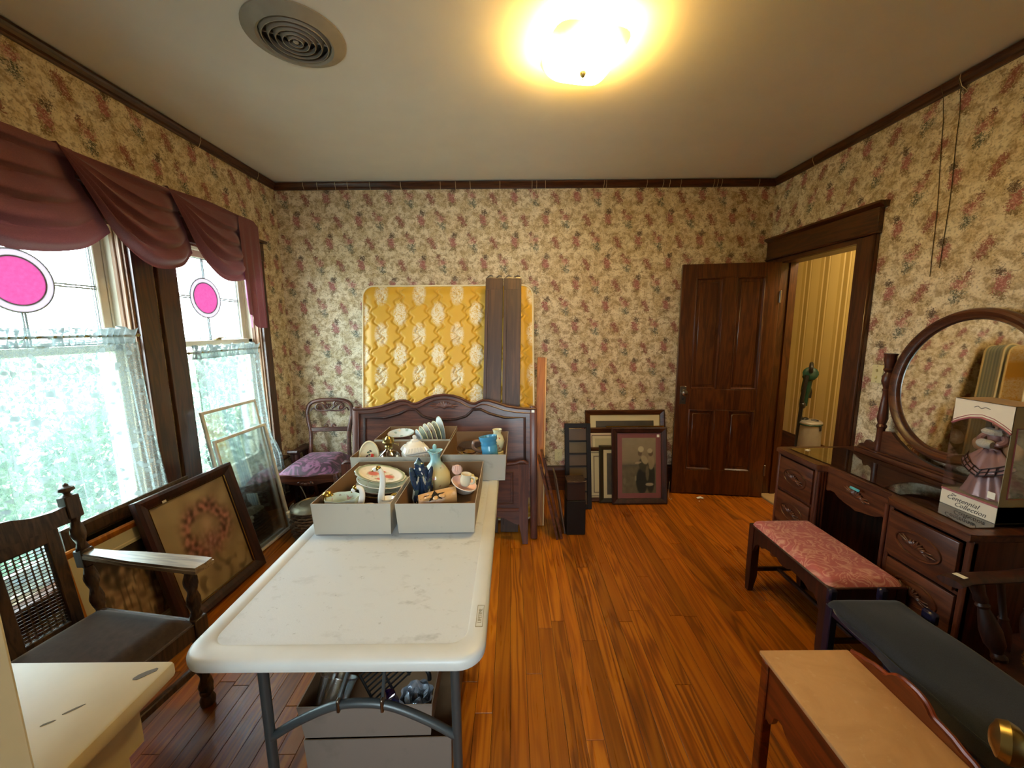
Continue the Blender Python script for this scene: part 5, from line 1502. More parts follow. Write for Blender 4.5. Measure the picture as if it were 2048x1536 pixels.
d = thing('doll', 'fashion doll in a pink satin gown with dark plaid ribbon standing in the display box', 'doll', (1.986, 1.541, BZ + 0.0715))
def skirt(u, v):
    a = 2 * PI * u; r = lerp(0.072, 0.020, v ** 0.8)
    r *= 1 + 0.07 * math.sin(a * 9 + v * 3) * (1 - v)
    return (0.62 * r * math.cos(a), r * math.sin(a) * 1.18, 0.002 + 0.205 * v)
m = MB(); m.grid(skirt, 72, 16); m.obj('skirt', M_SATIN, d, angle=80)
def drape(u, v):
    a = PI * (0.55 + 0.9 * u); r = lerp(0.075, 0.024, v) * 1.04
    z = lerp(0.085 + 0.055 * abs(u - 0.5) * 2, 0.20, v)
    return (0.66 * r * math.cos(a), r * math.sin(a) * 1.2, z + 0.004 * math.sin(u * 22))
m = MB(); m.grid(drape, 40, 8); m.obj('overskirt', M_SATIN, d, angle=80, solid=0.002)
for off in (0.0, 0.014, 0.028):
    m = MB(); m.tube([(0.66 * 1.10 * (0.075 - off * 0.45) * math.cos(PI * (0.55 + 0.9 * u)) , 1.20 * 1.02 * (0.075 - off * 0.45) * math.sin(PI * (0.55 + 0.9 * u)), 0.088 + off + 0.055 * abs(u - 0.5) * 2) for u in [i / 24 for i in range(25)]], 0.0022, 5); m.obj('plaid_ribbon', M_PLAID, d)
for k_ in range(9):
    u = (k_ + 0.5) / 9
    a = PI * (0.55 + 0.9 * u); z0_ = 0.084 + 0.055 * abs(u - 0.5) * 2
    m = MB(); m.tube([(0.66 * 1.16 * 0.075 * math.cos(a), 1.20 * 1.03 * 0.075 * math.sin(a), z0_), (0.66 * 1.16 * 0.061 * math.cos(a + 0.10), 1.20 * 1.03 * 0.061 * math.sin(a + 0.10), z0_ + 0.034)], 0.0018, 4); m.obj('plaid_ribbon', M_PLAID, d)
m = MB(); m.lathe([(0.016, 0.198), (0.015, 0.215), (0.022, 0.240), (0.026, 0.262), (0.018, 0.280), (0.007, 0.288)], 18, sx=0.75); m.obj('bodice', M_SATIN, d)
m = MB(); m.lathe([(0.0065, 0.280), (0.006, 0.300)], 10); m.ball((-0.002, 0, 0.318), (0.0165, 0.0155, 0.021)); m.ball((-0.018, 0, 0.315), (0.003, 0.0025, 0.004)); m.obj('head', M_SKIN, d)
for sy in (-1, 1):
    m = MB(); m.ball((-0.0165, sy * 0.006, 0.321), (0.002, 0.003, 0.0022)); m.obj('eye', M_HAIR, d)
m = MB(); m.ball((-0.0175, 0, 0.306), (0.0018, 0.0045, 0.0018)); m.obj('mouth', M_RED, d)
m = MB(); m.ball((0.006, 0, 0.322), (0.018, 0.0185, 0.022)); m.ball((0.008, 0.018, 0.305), (0.010, 0.008, 0.02)); m.ball((0.008, -0.018, 0.305), (0.010, 0.008, 0.02)); m.obj('hair', M_HAIR, d)
m = MB(); m.lathe([(0.001, 0.352), (0.016, 0.350), (0.020, 0.340), (0.022, 0.334), (0.042, 0.331), (0.042, 0.328), (0.001, 0.330)], 24); m.obj('hat', M_SATIN, d)
m = MB(); m.lathe([(0.018, 0.262), (0.036, 0.268), (0.040, 0.278), (0.030, 0.288), (0.012, 0.288)], 24, mod=lambda a, k_: 1 + 0.08 * math.sin(a * 11)); m.obj('fur_collar', M_FUR, d)
for sy in (-1, 1):
    m = MB(); m.tube(smooth_path([(0, sy * 0.024, 0.270), (-0.008, sy * 0.040, 0.245), (-0.024, sy * 0.024, 0.228), (-0.032, sy * 0.004, 0.226)], 5), [0.011] * 5 + [0.012] * 5 + [0.008] * 5 + [0.006], 8); m.obj('sleeve', M_SATIN, d)
m = MB(); m.lathe([(0.013, -0.024), (0.018, -0.016), (0.019, 0.0), (0.018, 0.016), (0.013, 0.024)], 16, Matrix.Translation((-0.037, 0, 0.228)) @ Matrix.Rotation(R(90), 4, 'X')); m.obj('fur_muff', M_FUR, d)
m = MB(); m.ball((0.012, 0.052, 0.215), (0.02, 0.03, 0.035), rot=(0.5, 0, 0)); m.ball((0.012, -0.055, 0.21), (0.02, 0.03, 0.04), rot=(-0.5, 0, 0)); m.obj('train', plain('peach satin', '#c49a76', 0.3, 0.15), d)

# ------------------------------------------------------------------ pink vanity bench
t = thing('bench', 'mahogany vanity bench with a pink damask seat in front of the kneehole', 'bench', (1.556, 1.835, 0))
# local x half 0.19, y half 0.29
bx_, by_ = 0.172, 0.287
for sx in (-1, 1):
    for sy in (-1, 1):
        m = MB(); c = 0.016
        m.prism([(sx * bx_, sy * by_), (sx * (bx_ - 0.042), sy * by_), (sx * (bx_ - 0.042), sy * (by_ - 0.042)), (sx * bx_, sy * (by_ - 0.042))], 0.10, 0.405, 'Z')
        a_ = [(sx * bx_, sy * by_), (sx * (bx_ - 0.042), sy * by_), (sx * (bx_ - 0.042), sy * (by_ - 0.042)), (sx * bx_, sy * (by_ - 0.042))]
        b_ = [(sx * (bx_ - 0.003), sy * (by_ - 0.003)), (sx * (bx_ - 0.03), sy * (by_ - 0.003)), (sx * (bx_ - 0.03), sy * (by_ - 0.03)), (sx * (bx_ - 0.003), sy * (by_ - 0.03))]
        m.add([(p, q, 0.10) for p, q in a_] + [(p, q, 0.0) for p, q in b_], [(i, (i + 1) % 4, 4 + (i + 1) % 4, 4 + i) for i in range(4)] + [(4, 5, 6, 7)])
        m.obj('leg', M_MAHO, t)
def apron_pts(L, d=0.075, z1=0.405):
    hL = L / 2
    h_ = [(hL, z1 - 0.15), (hL - 0.02, z1 - 0.10), (hL - 0.045, z1 - 0.078), (hL - 0.075, z1 - 0.085), (hL - 0.10, z1 - 0.070), (hL - 0.14, z1 - 0.062), (0.05, z1 - 0.062), (0.03, z1 - 0.074), (0, z1 - 0.080)]
    return [(-hL, z1), (hL, z1)] + h_ + [(-a, b) for a, b in reversed(h_[:-1])]
for sx in (-1, 1):
    m = MB(); m.prism(apron_pts(2 * by_ - 0.08), sx * bx_ - sx * 0.004, sx * bx_ - sx * 0.024, 'X'); m.obj('apron', M_MAHO, t)
for sy in (-1, 1):
    m = MB(); m.prism([(-bx_ + 0.04, 0.405), (bx_ - 0.04, 0.405), (bx_ - 0.04, 0.30), (bx_ - 0.06, 0.325), (bx_ - 0.09, 0.335), (-bx_ + 0.09, 0.335), (-bx_ + 0.06, 0.325), (-bx_ + 0.04, 0.30)], sy * by_ - sy * 0.004, sy * by_ - sy * 0.022, 'Y'); m.obj('apron', M_MAHO, t)
    m = MB(); m.box((0, sy * (by_ - 0.022), 0.135), (2 * bx_ - 0.06, 0.018, 0.022), bev=0.003); m.obj('stretcher', M_MAHO, t)
m = MB(); m.box((0, 0, 0.135), (0.022, 2 * by_ - 0.06, 0.018), bev=0.003); m.obj('stretcher', M_MAHO, t)
m = MB(); m.box((0, 0, 0.408), (2 * bx_ + 0.004, 2 * by_ + 0.004, 0.010), bev=0.004); m.obj('frame', M_MAHO, t)
def cush(hx_, hy_, z0_, h_, r_=0.03, dome=0.008):
    def f(u, v):
        x = lerp(-hx_, hx_, u); y = lerp(-hy_, hy_, v)
        cx = min(max(x, -hx_ + r_), hx_ - r_); cy = min(max(y, -hy_ + r_), hy_ - r_)
        dx, dy = x - cx, y - cy
        if dx and dy:
            mx = max(abs(dx), abs(dy)); ln = math.hypot(dx, dy); x, y = cx + dx / ln * mx, cy + dy / ln * mx
        e = min(u * 2 * hx_, (1 - u) * 2 * hx_, v * 2 * hy_, (1 - v) * 2 * hy_)
        return (x, y, z0_ + h_ * min(1, (e / 0.03)) ** 0.5 + dome * math.sin(PI * u) * math.sin(PI * v))
    return f
m = MB(); m.grid(cush(bx_ - 0.004, by_ - 0.004, 0.411, 0.030), 40, 50); m.obj('cushion', M_PINKD, t, angle=80)

# ------------------------------------------------------------------ navy bench with fabric pad
t = thing('bench', 'navy painted bench with a dark blue fabric pad between the pink bench and marble stand', 'bench', (1.43, 1.12, 0))
nx, ny = 0.155, 0.325
def pad_fn(u, v):
    x, y, z = cush(nx, ny, 0.432, 0.026, 0.035, 0.006)(u, v)
    # fabric sags and spreads a little towards the near end
    k_ = sstep(0.1, -0.3, y)
    return (x * (1 + 0.10 * k_ * (x > 0)), y, z - 0.010 * sstep(0.3, 1, abs(x) / nx) * (0.5 + nz(x * 7, y * 5) * 0.6) + 0.005 * math.sin(y * 14 + x * 9))
m = MB(); m.grid(pad_fn, 40, 60); m.obj('pad', M_NAVY, t, angle=80)
m = MB(); m.grid(lambda u, v: (-nx - 0.003 + 0.010 * v + 0.004 * math.sin(u * 19), lerp(-ny, ny - 0.05, u), 0.436 - v * lerp(0.085, 0.02, u)), 30, 6); m.obj('pad_flap', M_NAVY, t, angle=80, solid=0.004)
for sx in (-1, 1):
    m = MB(); m.box((sx * (nx - 0.02), 0, 0.410), (0.026, 2 * ny - 0.02, 0.040), bev=0.004); m.obj('side_rail', M_NAVYP, t)
    for sy in (-1, 1):
        m = MB(); m.box((sx * (nx - 0.018), sy * (ny - 0.022), 0.215), (0.032, 0.032, 0.43), bev=0.004); m.obj('leg', M_NAVYP, t)
    m = MB(); m.box((sx * 0.105, ny + 0.022, 0.445), (0.034, 0.026, 0.052), bev=0.007); m.box((sx * 0.105, ny + 0.006, 0.412), (0.026, 0.05, 0.02)); m.obj('peg', M_NAVYP, t)
m = MB(); m.box((nx + 0.014, ny - 0.105, 0.443), (0.030, 0.050, 0.050), bev=0.008); m.box((nx - 0.002, ny - 0.105, 0.412), (0.05, 0.03, 0.02)); m.obj('peg', M_NAVYP, t)
for sy in (-1, 1):
    m = MB(); m.box((0, sy * (ny - 0.022), 0.405), (2 * nx - 0.06, 0.022, 0.035), bev=0.003); m.obj('end_rail', M_NAVYP, t)
m = MB(); m.box((0, -0.02, 0.165), (2 * nx - 0.03, 2 * ny - 0.10, 0.02), bev=0.004)
m.grid(lambda u, v: (lerp(-nx + 0.02, nx - 0.02, u), lerp(-ny + 0.08, ny - 0.08, v), 0.182 + 0.012 * math.sin(PI * u) * math.sin(PI * v) + 0.004 * nz(u * 4, v * 6)), 16, 24)
m.obj('lower_shelf', M_NAVY, t, angle=50)

# ------------------------------------------------------------------ small marble-topped stand
t = thing('marble_stand', 'low cherry stand with a buff marble top and scalloped splash rail near the camera', 'stand', (0.955, 0.946, 0))
sx_, sy_ = 0.142, 0.186
m = MB(); m.box((-0.003, 0, 0.493), (2 * sx_ + 0.006, 2 * sy_, 0.014), bev=0.003, seg=2); m.obj('marble_top', M_MARBLE, t)
m = MB(); m.box((0, 0, 0.481), (2 * sx_ - 0.004, 2 * sy_ - 0.006, 0.010)); m.obj('top_frame', M_CHERRY, t)
for ax in (-1, 1):
    for ay in (-1, 1):
        m = MB(); m.box((ax * (sx_ - 0.018), ay * (sy_ - 0.018), 0.238), (0.032, 0.032, 0.476), bev=0.003); m.obj('leg', M_CHERRY, t)
def scal(L, z1=0.476):
    hL = L / 2
    h_ = [(hL, 0.275), (hL - 0.008, 0.285), (hL - 0.022, 0.282), (hL - 0.034, 0.300), (hL - 0.040, 0.325), (hL - 0.055, 0.338), (hL - 0.075, 0.340), (hL - 0.09, 0.325), (0.03, 0.310), (0, 0.305)]
    return [(-hL, z1), (hL, z1)] + h_ + [(-a, b) for a, b in reversed(h_[:-1])]
for ax in (-1, 1):
    m = MB(); m.prism(scal(2 * sy_ - 0.068), ax * (sx_ - 0.008), ax * (sx_ - 0.024), 'X'); m.obj('apron', M_CHERRY, t)
for ay in (-1, 1):
    m = MB(); m.prism(scal(2 * sx_ - 0.068), ay * (sy_ - 0.008), ay * (sy_ - 0.024), 'Y'); m.obj('apron', M_CHERRY, t)
hs = [(0.0, 0.062), (0.02, 0.061), (0.04, 0.054), (0.052, 0.044), (0.058, 0.036), (0.066, 0.030), (0.085, 0.028), (0.11, 0.024), (0.135, 0.014), (0.155, 0.010), (0.17, 0.004), (0.184, 0.0)]
sp = [(a, 0.496 + b) for a, b in hs]
poly = [(-a, b) for a, b in reversed(sp)] + sp[1:] + [(0.184, 0.47), (-0.184, 0.47)]
m = MB(); m.prism(poly, sx_ + 0.0005, sx_ + 0.019, 'X'); m.obj('splash_rail', M_CHERRY, t)
m = MB(); m.tube([(sx_ + 0.014, a, b) for a, b in poly[:-2]], 0.0065, 6); m.obj('splash_bead', M_CHERRY, t)
sticker(t, (-sx_ + 0.018, sy_ - 0.0012, 0.462), (0, 0, 0), 0.017)

# ------------------------------------------------------------------ captain's chair with cane seat
t = thing('spindle_armchair', 'dark bow-arm chair with turned spindles and a round cane seat beside the vanity', 'chair', (1.90, 1.005, 0.006), (0, 0, R(8)))
# local: front -x
m = MB(); m.lathe([(0.228, 0.375), (0.292, 0.37), (0.300, 0.385), (0.292, 0.402), (0.238, 0.406), (0.228, 0.40), (0.228, 0.375)], 48, cap=False); m.obj('seat_rim', M_MAHO, t)
m = MB(); 
def cane_round(mb, rad, z, sp, wd):
    n = int(rad / sp)
    for i in range(-n, n + 1):
        q = i * sp; h = math.sqrt(max(rad * rad - q * q, 0))
        if h < 0.01: continue
        for d in (-0.0016, 0.0016):
            mb.box((q + d, 0, z), (wd, 2 * h, 0.0012)); mb.box((0, q + d, z + 0.0012), (2 * h, wd, 0.0012))
    k_ = int(rad * 1.42 / sp)
    for i in range(-k_, k_ + 1):
        q = i * sp * 0.7071 + sp * 0.35; h = math.sqrt(max(rad * rad - q * q, 0))
        if h < 0.01: continue
        for sg in (1, -1):
            mb.box((q * 0.7071, q * 0.7071 * sg, z + 0.002), (wd, 2 * h, 0.0012), rot=(0, 0, sg * PI / 4))
cane_round(m, 0.232, 0.400, 0.0165, 0.0024); m.obj('cane_seat', M_CANE, t, smooth=False, fix=False)
bow = smooth_path([(-0.335, 0.285, 0.655), (-0.27, 0.292, 0.655), (-0.1, 0.278, 0.655), (0.10, 0.262, 0.66), (0.24, 0.17, 0.67), (0.285, 0, 0.675), (0.24, -0.17, 0.67), (0.10, -0.262, 0.66), (-0.1, -0.278, 0.655), (-0.27, -0.292, 0.655), (-0.335, -0.285, 0.655)], 6)
m = MB(); nb_ = len(bow)
m.tube(bow, [0.030 if 5 < i < nb_ - 6 else 0.034 for i in range(nb_)], 12, flat=0.42); m.obj('bow_arm', M_MAHO, t)
for i in range(nb_):
    pass
turn = [(0.010, 0), (0.012, 0.015), (0.016, 0.035), (0.018, 0.075), (0.012, 0.100), (0.014, 0.106), (0.010, 0.112), (0.010, 0.20), (0.012, 0.222)]
stout = [(0.018, 0), (0.022, 0.012), (0.014, 0.024), (0.028, 0.05), (0.030, 0.085), (0.022, 0.125), (0.015, 0.150), (0.020, 0.158), (0.015, 0.166), (0.020, 0.174), (0.018, 0.190), (0.022, 0.215), (0.020, 0.225)]
def between(m, prof, p0, p1):
    a, b = Vector(p0), Vector(p1); d_ = b - a; L = d_.length
    M = Matrix.Translation(a) @ d_.to_track_quat('Z', 'Y').to_matrix().to_4x4() @ Matrix.Diagonal((1, 1, L / prof[-1][1], 1))
    m.lathe(prof, 12, M)
for sy in (-1, 1):
    m = MB(); between(m, stout, (-0.195, sy * 0.205, 0.395), (-0.225, sy * 0.284, 0.645)); m.obj('arm_post', M_MAHO, t)
for a in (-118, -88, -58, -30, 0, 30, 58, 88, 118):
    r_ = R(a); m = MB()
    ex = 0.275 if abs(a) > 80 else 0.272
    between(m, turn, (0.268 * math.cos(r_), 0.262 * math.sin(r_), 0.398), (ex * math.cos(r_) if abs(a) < 80 else 0.30 * math.cos(r_), (0.27 if abs(a) > 60 else ex * abs(math.sin(r_))) * (1 if a >= 0 else -1), 0.648)); m.obj('spindle', M_MAHO, t)
for sx in (-1, 1):
    for sy in (-1, 1):
        m = MB(); between(m, [(0.014, 0), (0.018, 0.08), (0.024, 0.16), (0.016, 0.20), (0.022, 0.21), (0.016, 0.22), (0.022, 0.33), (0.018, 0.40)], (sx * 0.215, sy * 0.215, 0), (sx * 0.17, sy * 0.17, 0.378)); m.obj('leg', M_MAHO, t)
    m = MB(); m.tube([(sx * 0.19, -0.19, 0.16), (sx * 0.19, 0.19, 0.16)], 0.011, 8); m.obj('stretcher', M_MAHO, t)
m = MB(); m.tube([(-0.19, 0, 0.16), (0.19, 0, 0.16)], 0.011, 8); m.obj('stretcher', M_MAHO, t)
m = MB(); m.box((0, 0, 0), (0.022, 0.032, 0.0008)); m.obj('price_sticker', M_TAG, t, loc=(-0.285, 0.290, 0.6705), rot=(0, 0, 0.1), smooth=False)

# ------------------------------------------------------------------ upright vacuum in the hall
t = thing('vacuum_cleaner', 'green and silver upright vacuum cleaner standing in the hall beyond the open door', 'vacuum', (3.05, 3.86, 0), (0, 0, R(32)))
m = MB(); m.lathe([(0.105, 0.10), (0.120, 0.14), (0.118, 0.30), (0.110, 0.53), (0.105, 0.545)], 28, sy=0.85); m.obj('dust_tank', M_SILV, t)
m = MB(); m.lathe([(0.108, 0.545), (0.116, 0.552), (0.116, 0.570), (0.100, 0.585), (0.055, 0.592), (0.001, 0.594)], 28, sy=0.85); m.obj('tank_lid', M_SILV, t)
m = MB(); m.lathe([(0.117, 0.546), (0.122, 0.552), (0.117, 0.560)], 28, sy=0.85, cap=False); m.obj('tank_ring', M_GREENV, t)
m = MB(); m.tube([(0.026 * math.cos(a) - 0.0, 0.03 * math.sin(a) - 0.035, 0.5935 - 0.002) for a in [2 * PI * i / 24 for i in range(24)]], 0.006, 6, closed=True); m.ball((-0.01, 0.045, 0.592), (0.045, 0.03, 0.02)); m.box((-0.02, -0.098, 0.52), (0.03, 0.01, 0.05), bev=0.004); m.obj('latch', M_BLACKP, t)
m = MB(); m.box((0, -0.05, 0.05), (0.30, 0.26, 0.10), bev=0.025, seg=3); m.obj('floor_head', M_BLACKP, t)
m = MB(); m.tube([(-0.03, 0.075, 0.10), (-0.02, 0.085, 0.62), (0.0, 0.08, 0.75)], 0.020, 12); m.obj('chrome_tube', M_CHROME, t)
m = MB(); m.tube(smooth_path([(0.0, 0.08, 0.73), (0.005, 0.075, 0.85), (0.008, 0.065, 0.98), (0.004, 0.05, 1.05), (-0.03, 0.03, 1.07)], 5), [0.036] * 6 + [0.042] * 6 + [0.056] * 5 + [0.066, 0.068, 0.058, 0.035], 14); m.obj('handle_body', M_GREENV, t)
m = MB(); m.tube(smooth_path([(-0.03, 0.03, 1.08), (-0.03, 0.03, 1.13), (0.02, 0.05, 1.165), (0.065, 0.07, 1.13), (0.07, 0.075, 1.03), (0.03, 0.08, 0.93)], 6), 0.017, 10); m.obj('handle_loop', M_BLACKP, t)
m = MB(); m.lathe([(0.037, 0.90), (0.040, 0.905), (0.040, 0.918), (0.037, 0.922)], 18, Matrix.Translation((0.006, 0.071, 0.0)), cap=False); m.obj('clip_ring', M_SILV, t)
m = MB(); m.tube([(0.085, 0.075, 0.80), (0.09, 0.075, 0.86), (0.085, 0.075, 0.93), (0.10, 0.078, 1.05)], [0.026, 0.030, 0.016, 0.018], 10); m.box((0.045, 0.078, 0.83), (0.08, 0.02, 0.02)); m.obj('crevice_tool', M_BLACKP, t)
m = MB(); m.tube(smooth_path([(-0.05, 0.05, 1.05), (-0.07, 0.06, 0.9), (-0.075, 0.07, 0.6), (-0.07, 0.075, 0.3), (-0.05, 0.07, 0.12)], 6), 0.018, 10); m.box((-0.07, 0.06, 0.74), (0.05, 0.05, 0.06), bev=0.012); m.obj('hose', M_BLACKP, t)
# ------------------------------------------------------------------ folding table
TX0, TX1, TY0, TY1, TZ = -0.853, -0.075, 0.85, 2.68, 0.742
t = thing('folding_table', 'long scuffed white plastic folding table carrying cardboard boxes of china', 'table', ((TX0 + TX1) / 2, (TY0 + TY1) / 2, 0))
tw, tl = (TX1 - TX0) / 2, (TY1 - TY0) / 2
def rrect(hx_, hy_, r, n=8):
    out = []
    for cx, cy, a0 in ((hx_ - r, -hy_ + r, -PI / 2), (hx_ - r, hy_ - r, 0), (-hx_ + r, hy_ - r, PI / 2), (-hx_ + r, -hy_ + r, PI)):
        for i in range(n + 1):
            a = a0 + PI / 2 * i / n; out.append((cx + r * math.cos(a), cy + r * math.sin(a)))
    return out
rings = [(tw - 0.020, tl - 0.020, 0.05, TZ - 0.036), (tw - 0.002, tl - 0.002, 0.068, TZ - 0.032), (tw, tl, 0.07, TZ - 0.024), (tw, tl, 0.07, TZ - 0.012), (tw - 0.004, tl - 0.004, 0.066, TZ - 0.004), (tw - 0.012, tl - 0.012, 0.06, TZ - 0.0005), (tw - 0.046, tl - 0.050, 0.05, TZ), (tw - 0.052, tl - 0.056, 0.046, TZ - 0.003)]
vs, fs = [], []
for hx_, hy_, r, z in rings: vs += [(a, b, z) for a, b in rrect(hx_, hy_, r)]
nn = 36
for k in range(len(rings) - 1):
    for i in range(nn):
        j = (i + 1) % nn; fs.append((k * nn + i, k * nn + j, (k + 1) * nn + j, (k + 1) * nn + i))
fs.append(tuple(reversed(range(nn))))
m = MB(); m.add(vs, fs); m.obj('rim', M_TOPE, t, angle=50)
m = MB(); m.add([(a, b, TZ - 0.0028) for a, b in rrect(tw - 0.0515, tl - 0.0555, 0.046)], [tuple(range(nn))]); m.obj('top', M_TOP, t, smooth=False)
m = MB(); m.band([(a * 1.0, b) for a, b in ((-0.010, -0.042), (0.010, -0.042), (0.010, 0.042), (-0.010, 0.042))], [(-0.0085, -0.0405), (0.0085, -0.0405), (0.0085, 0.0405), (-0.0085, 0.0405)], TZ, TZ + 0.0008, 'Z', closed=True)
pl = m.obj('maker_plate', plain('plate outline', '#8d8468', 0.5), t, loc=(tw - 0.022, -0.765, 0), smooth=False)
words_on(pl, 'LIFETIME', 0.0145, (0.005, 0, TZ + 0.0003), Matrix.Rotation(R(90), 4, 'Z'), bpy.data.materials['plate outline'], 0, 'lettering', 0.0002)
lx = 0.287
for sy, yy in ((-1, -0.745), (1, 0.745)):
    for sx in (-1, 1):
        m = MB(); m.tube([(sx * lx, yy, TZ - 0.05), (sx * lx, yy, 0.02)], 0.0145, 14); m.lathe([(0.018, 0), (0.018, 0.03), (0.015, 0.035)], 12, Matrix.Translation((sx * lx, yy, 0))); m.obj('leg', M_METAL, t)
    arc = smooth_path([(-lx, yy, 0.315), (-0.20, yy, 0.372), (-0.09, yy, 0.424), (0, yy, 0.436), (0.09, yy, 0.424), (0.20, yy, 0.372), (lx, yy, 0.315)], 5)
    m = MB(); m.tube(arc, 0.0130, 12); m.obj('arched_bar', M_METAL, t)
    m = MB(); m.tube([(-lx, yy, TZ - 0.052), (lx, yy, TZ - 0.052)], 0.0125, 10); m.obj('top_bar', M_METAL, t)
    for sx in (-1, 1):
        x0 = sx * 0.066
        m = MB(); m.box((x0, yy, 0.437), (0.010, 0.032, 0.044), bev=0.003); m.obj('bracket', M_STEEL, t)
        m = MB(); m.tube([(x0, yy, 0.455), (x0 * 0.85, yy - sy * 0.055, 0.50), (x0 * 0.4, yy - sy * 0.34, TZ - 0.060)], 0.0055, 8); m.obj('brace', M_METAL, t)
m = MB(); m.box((0, 0, TZ - 0.055), (0.05, 1.2, 0.02)); 
for sx in (-1, 1): m.box((sx * (tw - 0.06), 0, TZ - 0.055), (0.03, 1.7, 0.02))
m.obj('under_frame', M_METAL, t)

# ------------------------------------------------------------------ cardboard trays
def tray(label, x0, x1, y0, y1, z0, h, flare=0.008, rz=0.0, outer=None, wall=0.0035):
    cx, cy = (x0 + x1) / 2, (y0 + y1) / 2
    t = thing('cardboard_box', label, 'box', (cx, cy, z0), (0, 0, rz), None)
    hx_, hy_ = (x1 - x0) / 2, (y1 - y0) / 2
    b = [(-hx_ + flare, -hy_ + flare), (hx_ - flare, -hy_ + flare), (hx_ - flare, hy_ - flare), (-hx_ + flare, hy_ - flare)]
    tp = [(-hx_, -hy_), (hx_, -hy_), (hx_, hy_), (-hx_, hy_)]
    def inn(P, d): return [(px - d * (1 if px > 0 else -1), py - d * (1 if py > 0 else -1)) for px, py in P]
    for i in range(4):
        j = (i + 1) % 4
        for (k0, k1, mt, nm) in ((0.0, wall * 0.5, outer or M_CARDW, 'side'), (wall * 0.5, wall, M_CARDB, 'lining')):
            B0, B1, T0, T1 = inn(b, k0), inn(b, k1), inn(tp, k0), inn(tp, k1)
            vs = [(*B0[i], 0), (*B0[j], 0), (*T0[j], h), (*T0[i], h), (*B1[i], 0), (*B1[j], 0), (*T1[j], h), (*T1[i], h)]
            m = MB(); m.add(vs, [(0, 1, 2, 3), (7, 6, 5, 4), (0, 4, 5, 1), (3, 2, 6, 7), (1, 5, 6, 2), (0, 3, 7, 4)])
            m.obj(nm, mt, t, smooth=False)
    m = MB(); m.box((0, 0, 0.003), (2 * hx_ - 2 * flare - 0.004, 2 * hy_ - 2 * flare - 0.004, 0.005)); m.obj('bottom', M_CARDB, t, smooth=False)
    return t
Z0 = TZ + 0.0005
tray('white faced open cardboard box of plates and swan vases, front pair beside the bird box', -0.797, -0.481, 1.440, 1.925, Z0, 0.132, 0.006, R(-0.4))
tray('white faced open cardboard box holding the blue bird and the round pitcher', -0.469, -0.150, 1.445, 1.925, Z0, 0.128, 0.008, R(0.4))
tray('shallow open cardboard box with oil lamp and white lattice dish behind the front boxes', -0.862, -0.380, 1.975, 2.265, Z0, 0.138, 0.006)
tray('open cardboard box with the blue mug overhanging the table edge', -0.372, -0.030, 1.980, 2.440, Z0, 0.146, 0.008, R(-1))
tray('open cardboard box at the far end of the table with plates on edge', -0.842, -0.380, 2.285, 2.600, Z0, 0.142, 0.006)
ZB = Z0 + 0.0062       # inside floor of the trays

def dish_prof(R_, rim=0.014, th=0.0035, well=0.62):
    return [(0.001, 0.0), (R_ * well * 0.85, 0.0), (R_ * well, 0.004), (R_ * 0.97, rim - 0.001), (R_, rim), (R_ * 0.985, rim + th * 0.6), (R_ * well, 0.004 + th), (R_ * well * 0.85, th), (0.001, th)]
def plate(label, c, R_, rot, mat, group=None, name='plate', sy=1.0, rim_mat=None, prof=None, seg=36, mod=None, cat=None):
    t = thing(name, label, cat or name, c, rot, group)
    m = MB(); m.lathe(prof or dish_prof(R_), seg, sy=sy, mod=mod); m.obj('body', mat, t, angle=60)
    if rim_mat:
        m = MB(); m.tube([(R_ * math.cos(a) * (mod(a, 4) if mod else 1), sy * R_ * math.sin(a) * (mod(a, 4) if mod else 1), 0.0145) for a in [2 * PI * i / seg for i in range(seg)]], 0.0017, 5, closed=True); m.obj('rim_band', rim_mat, t)
    return t
def pot(name, label, cat, c, prof, mat, rot=(0, 0, 0), seg=28, sx=1.0, sy=1.0, mod=None, group=None, cap=True):
    t = thing(name, label, cat, c, rot, group)
    m = MB(); m.lathe(prof, seg, sx=sx, sy=sy, mod=mod, cap=cap); m.obj('body', mat, t, angle=60)
    return t

# --- front box one: platters and swan vases
def art_rose(u, v):
    c = hx('#e5e0d2'); r = math.hypot(u - .5, v - .5) * 2
    for (a, b, s) in ((0.34, 0.56, 0.14), (0.68, 0.52, 0.12), (0.5, 0.30, 0.06), (0.52, 0.75, 0.06)):
        d = math.hypot(u - a, v - b) + 0.03 * nz(u * 30, v * 30)
        c = mixc(c, mixc(hx('#b8463c'), hx('#d98478'), 0.5 + nz(u * 40, v * 40, 3)), sstep(s, s * 0.6, d))
        c = mixc(c, hx('#5f7a4a'), sstep(s * 0.5, 0, abs(d - s * 1.15)) * 0.5 * (nz(u * 18, v * 18, 5) > 0))
    return mixc(c, hx('#6a7a58'), sstep(0.86, 0.95, r) * 0.8)
for k, (zz, mt, lb, rm) in enumerate(((0.010, M_BROWNC, 'bottom brown platter of the stack in the front box', M_GOLDR), (0.038, M_DSTREAK, 'dark glazed platter second from the bottom of the stack', M_GOLDR), (0.056, M_CHINAG, 'dark rimmed platter third from the bottom of the stack', M_BROWNC), (0.082, M_CHINAG, 'grey green platter just under the rose platter', M_CHINA))):
    plate(lb, (-0.640 + 0.006 * k, 1.765, ZB + zz), 0.118, (0.05, R(3 + k * 1.5), 0.1), mt, 'stacked platters in the front box', 'platter', 0.86, rm, cat='platter')
t = plate('scalloped oval platter with red roses on top of the stack', (-0.632, 1.765, ZB + 0.108), 0.118, (0.07, R(13), 0.1), M_CHINA, 'stacked platters in the front box', 'platter', 0.80, plain('green rim', '#6a7a58', 0.3), mod=lambda a, k: 1 + (0.02 * math.sin(a * 14) if k >= 3 else 0), cat='platter')
g = MB(); R0 = 0.112
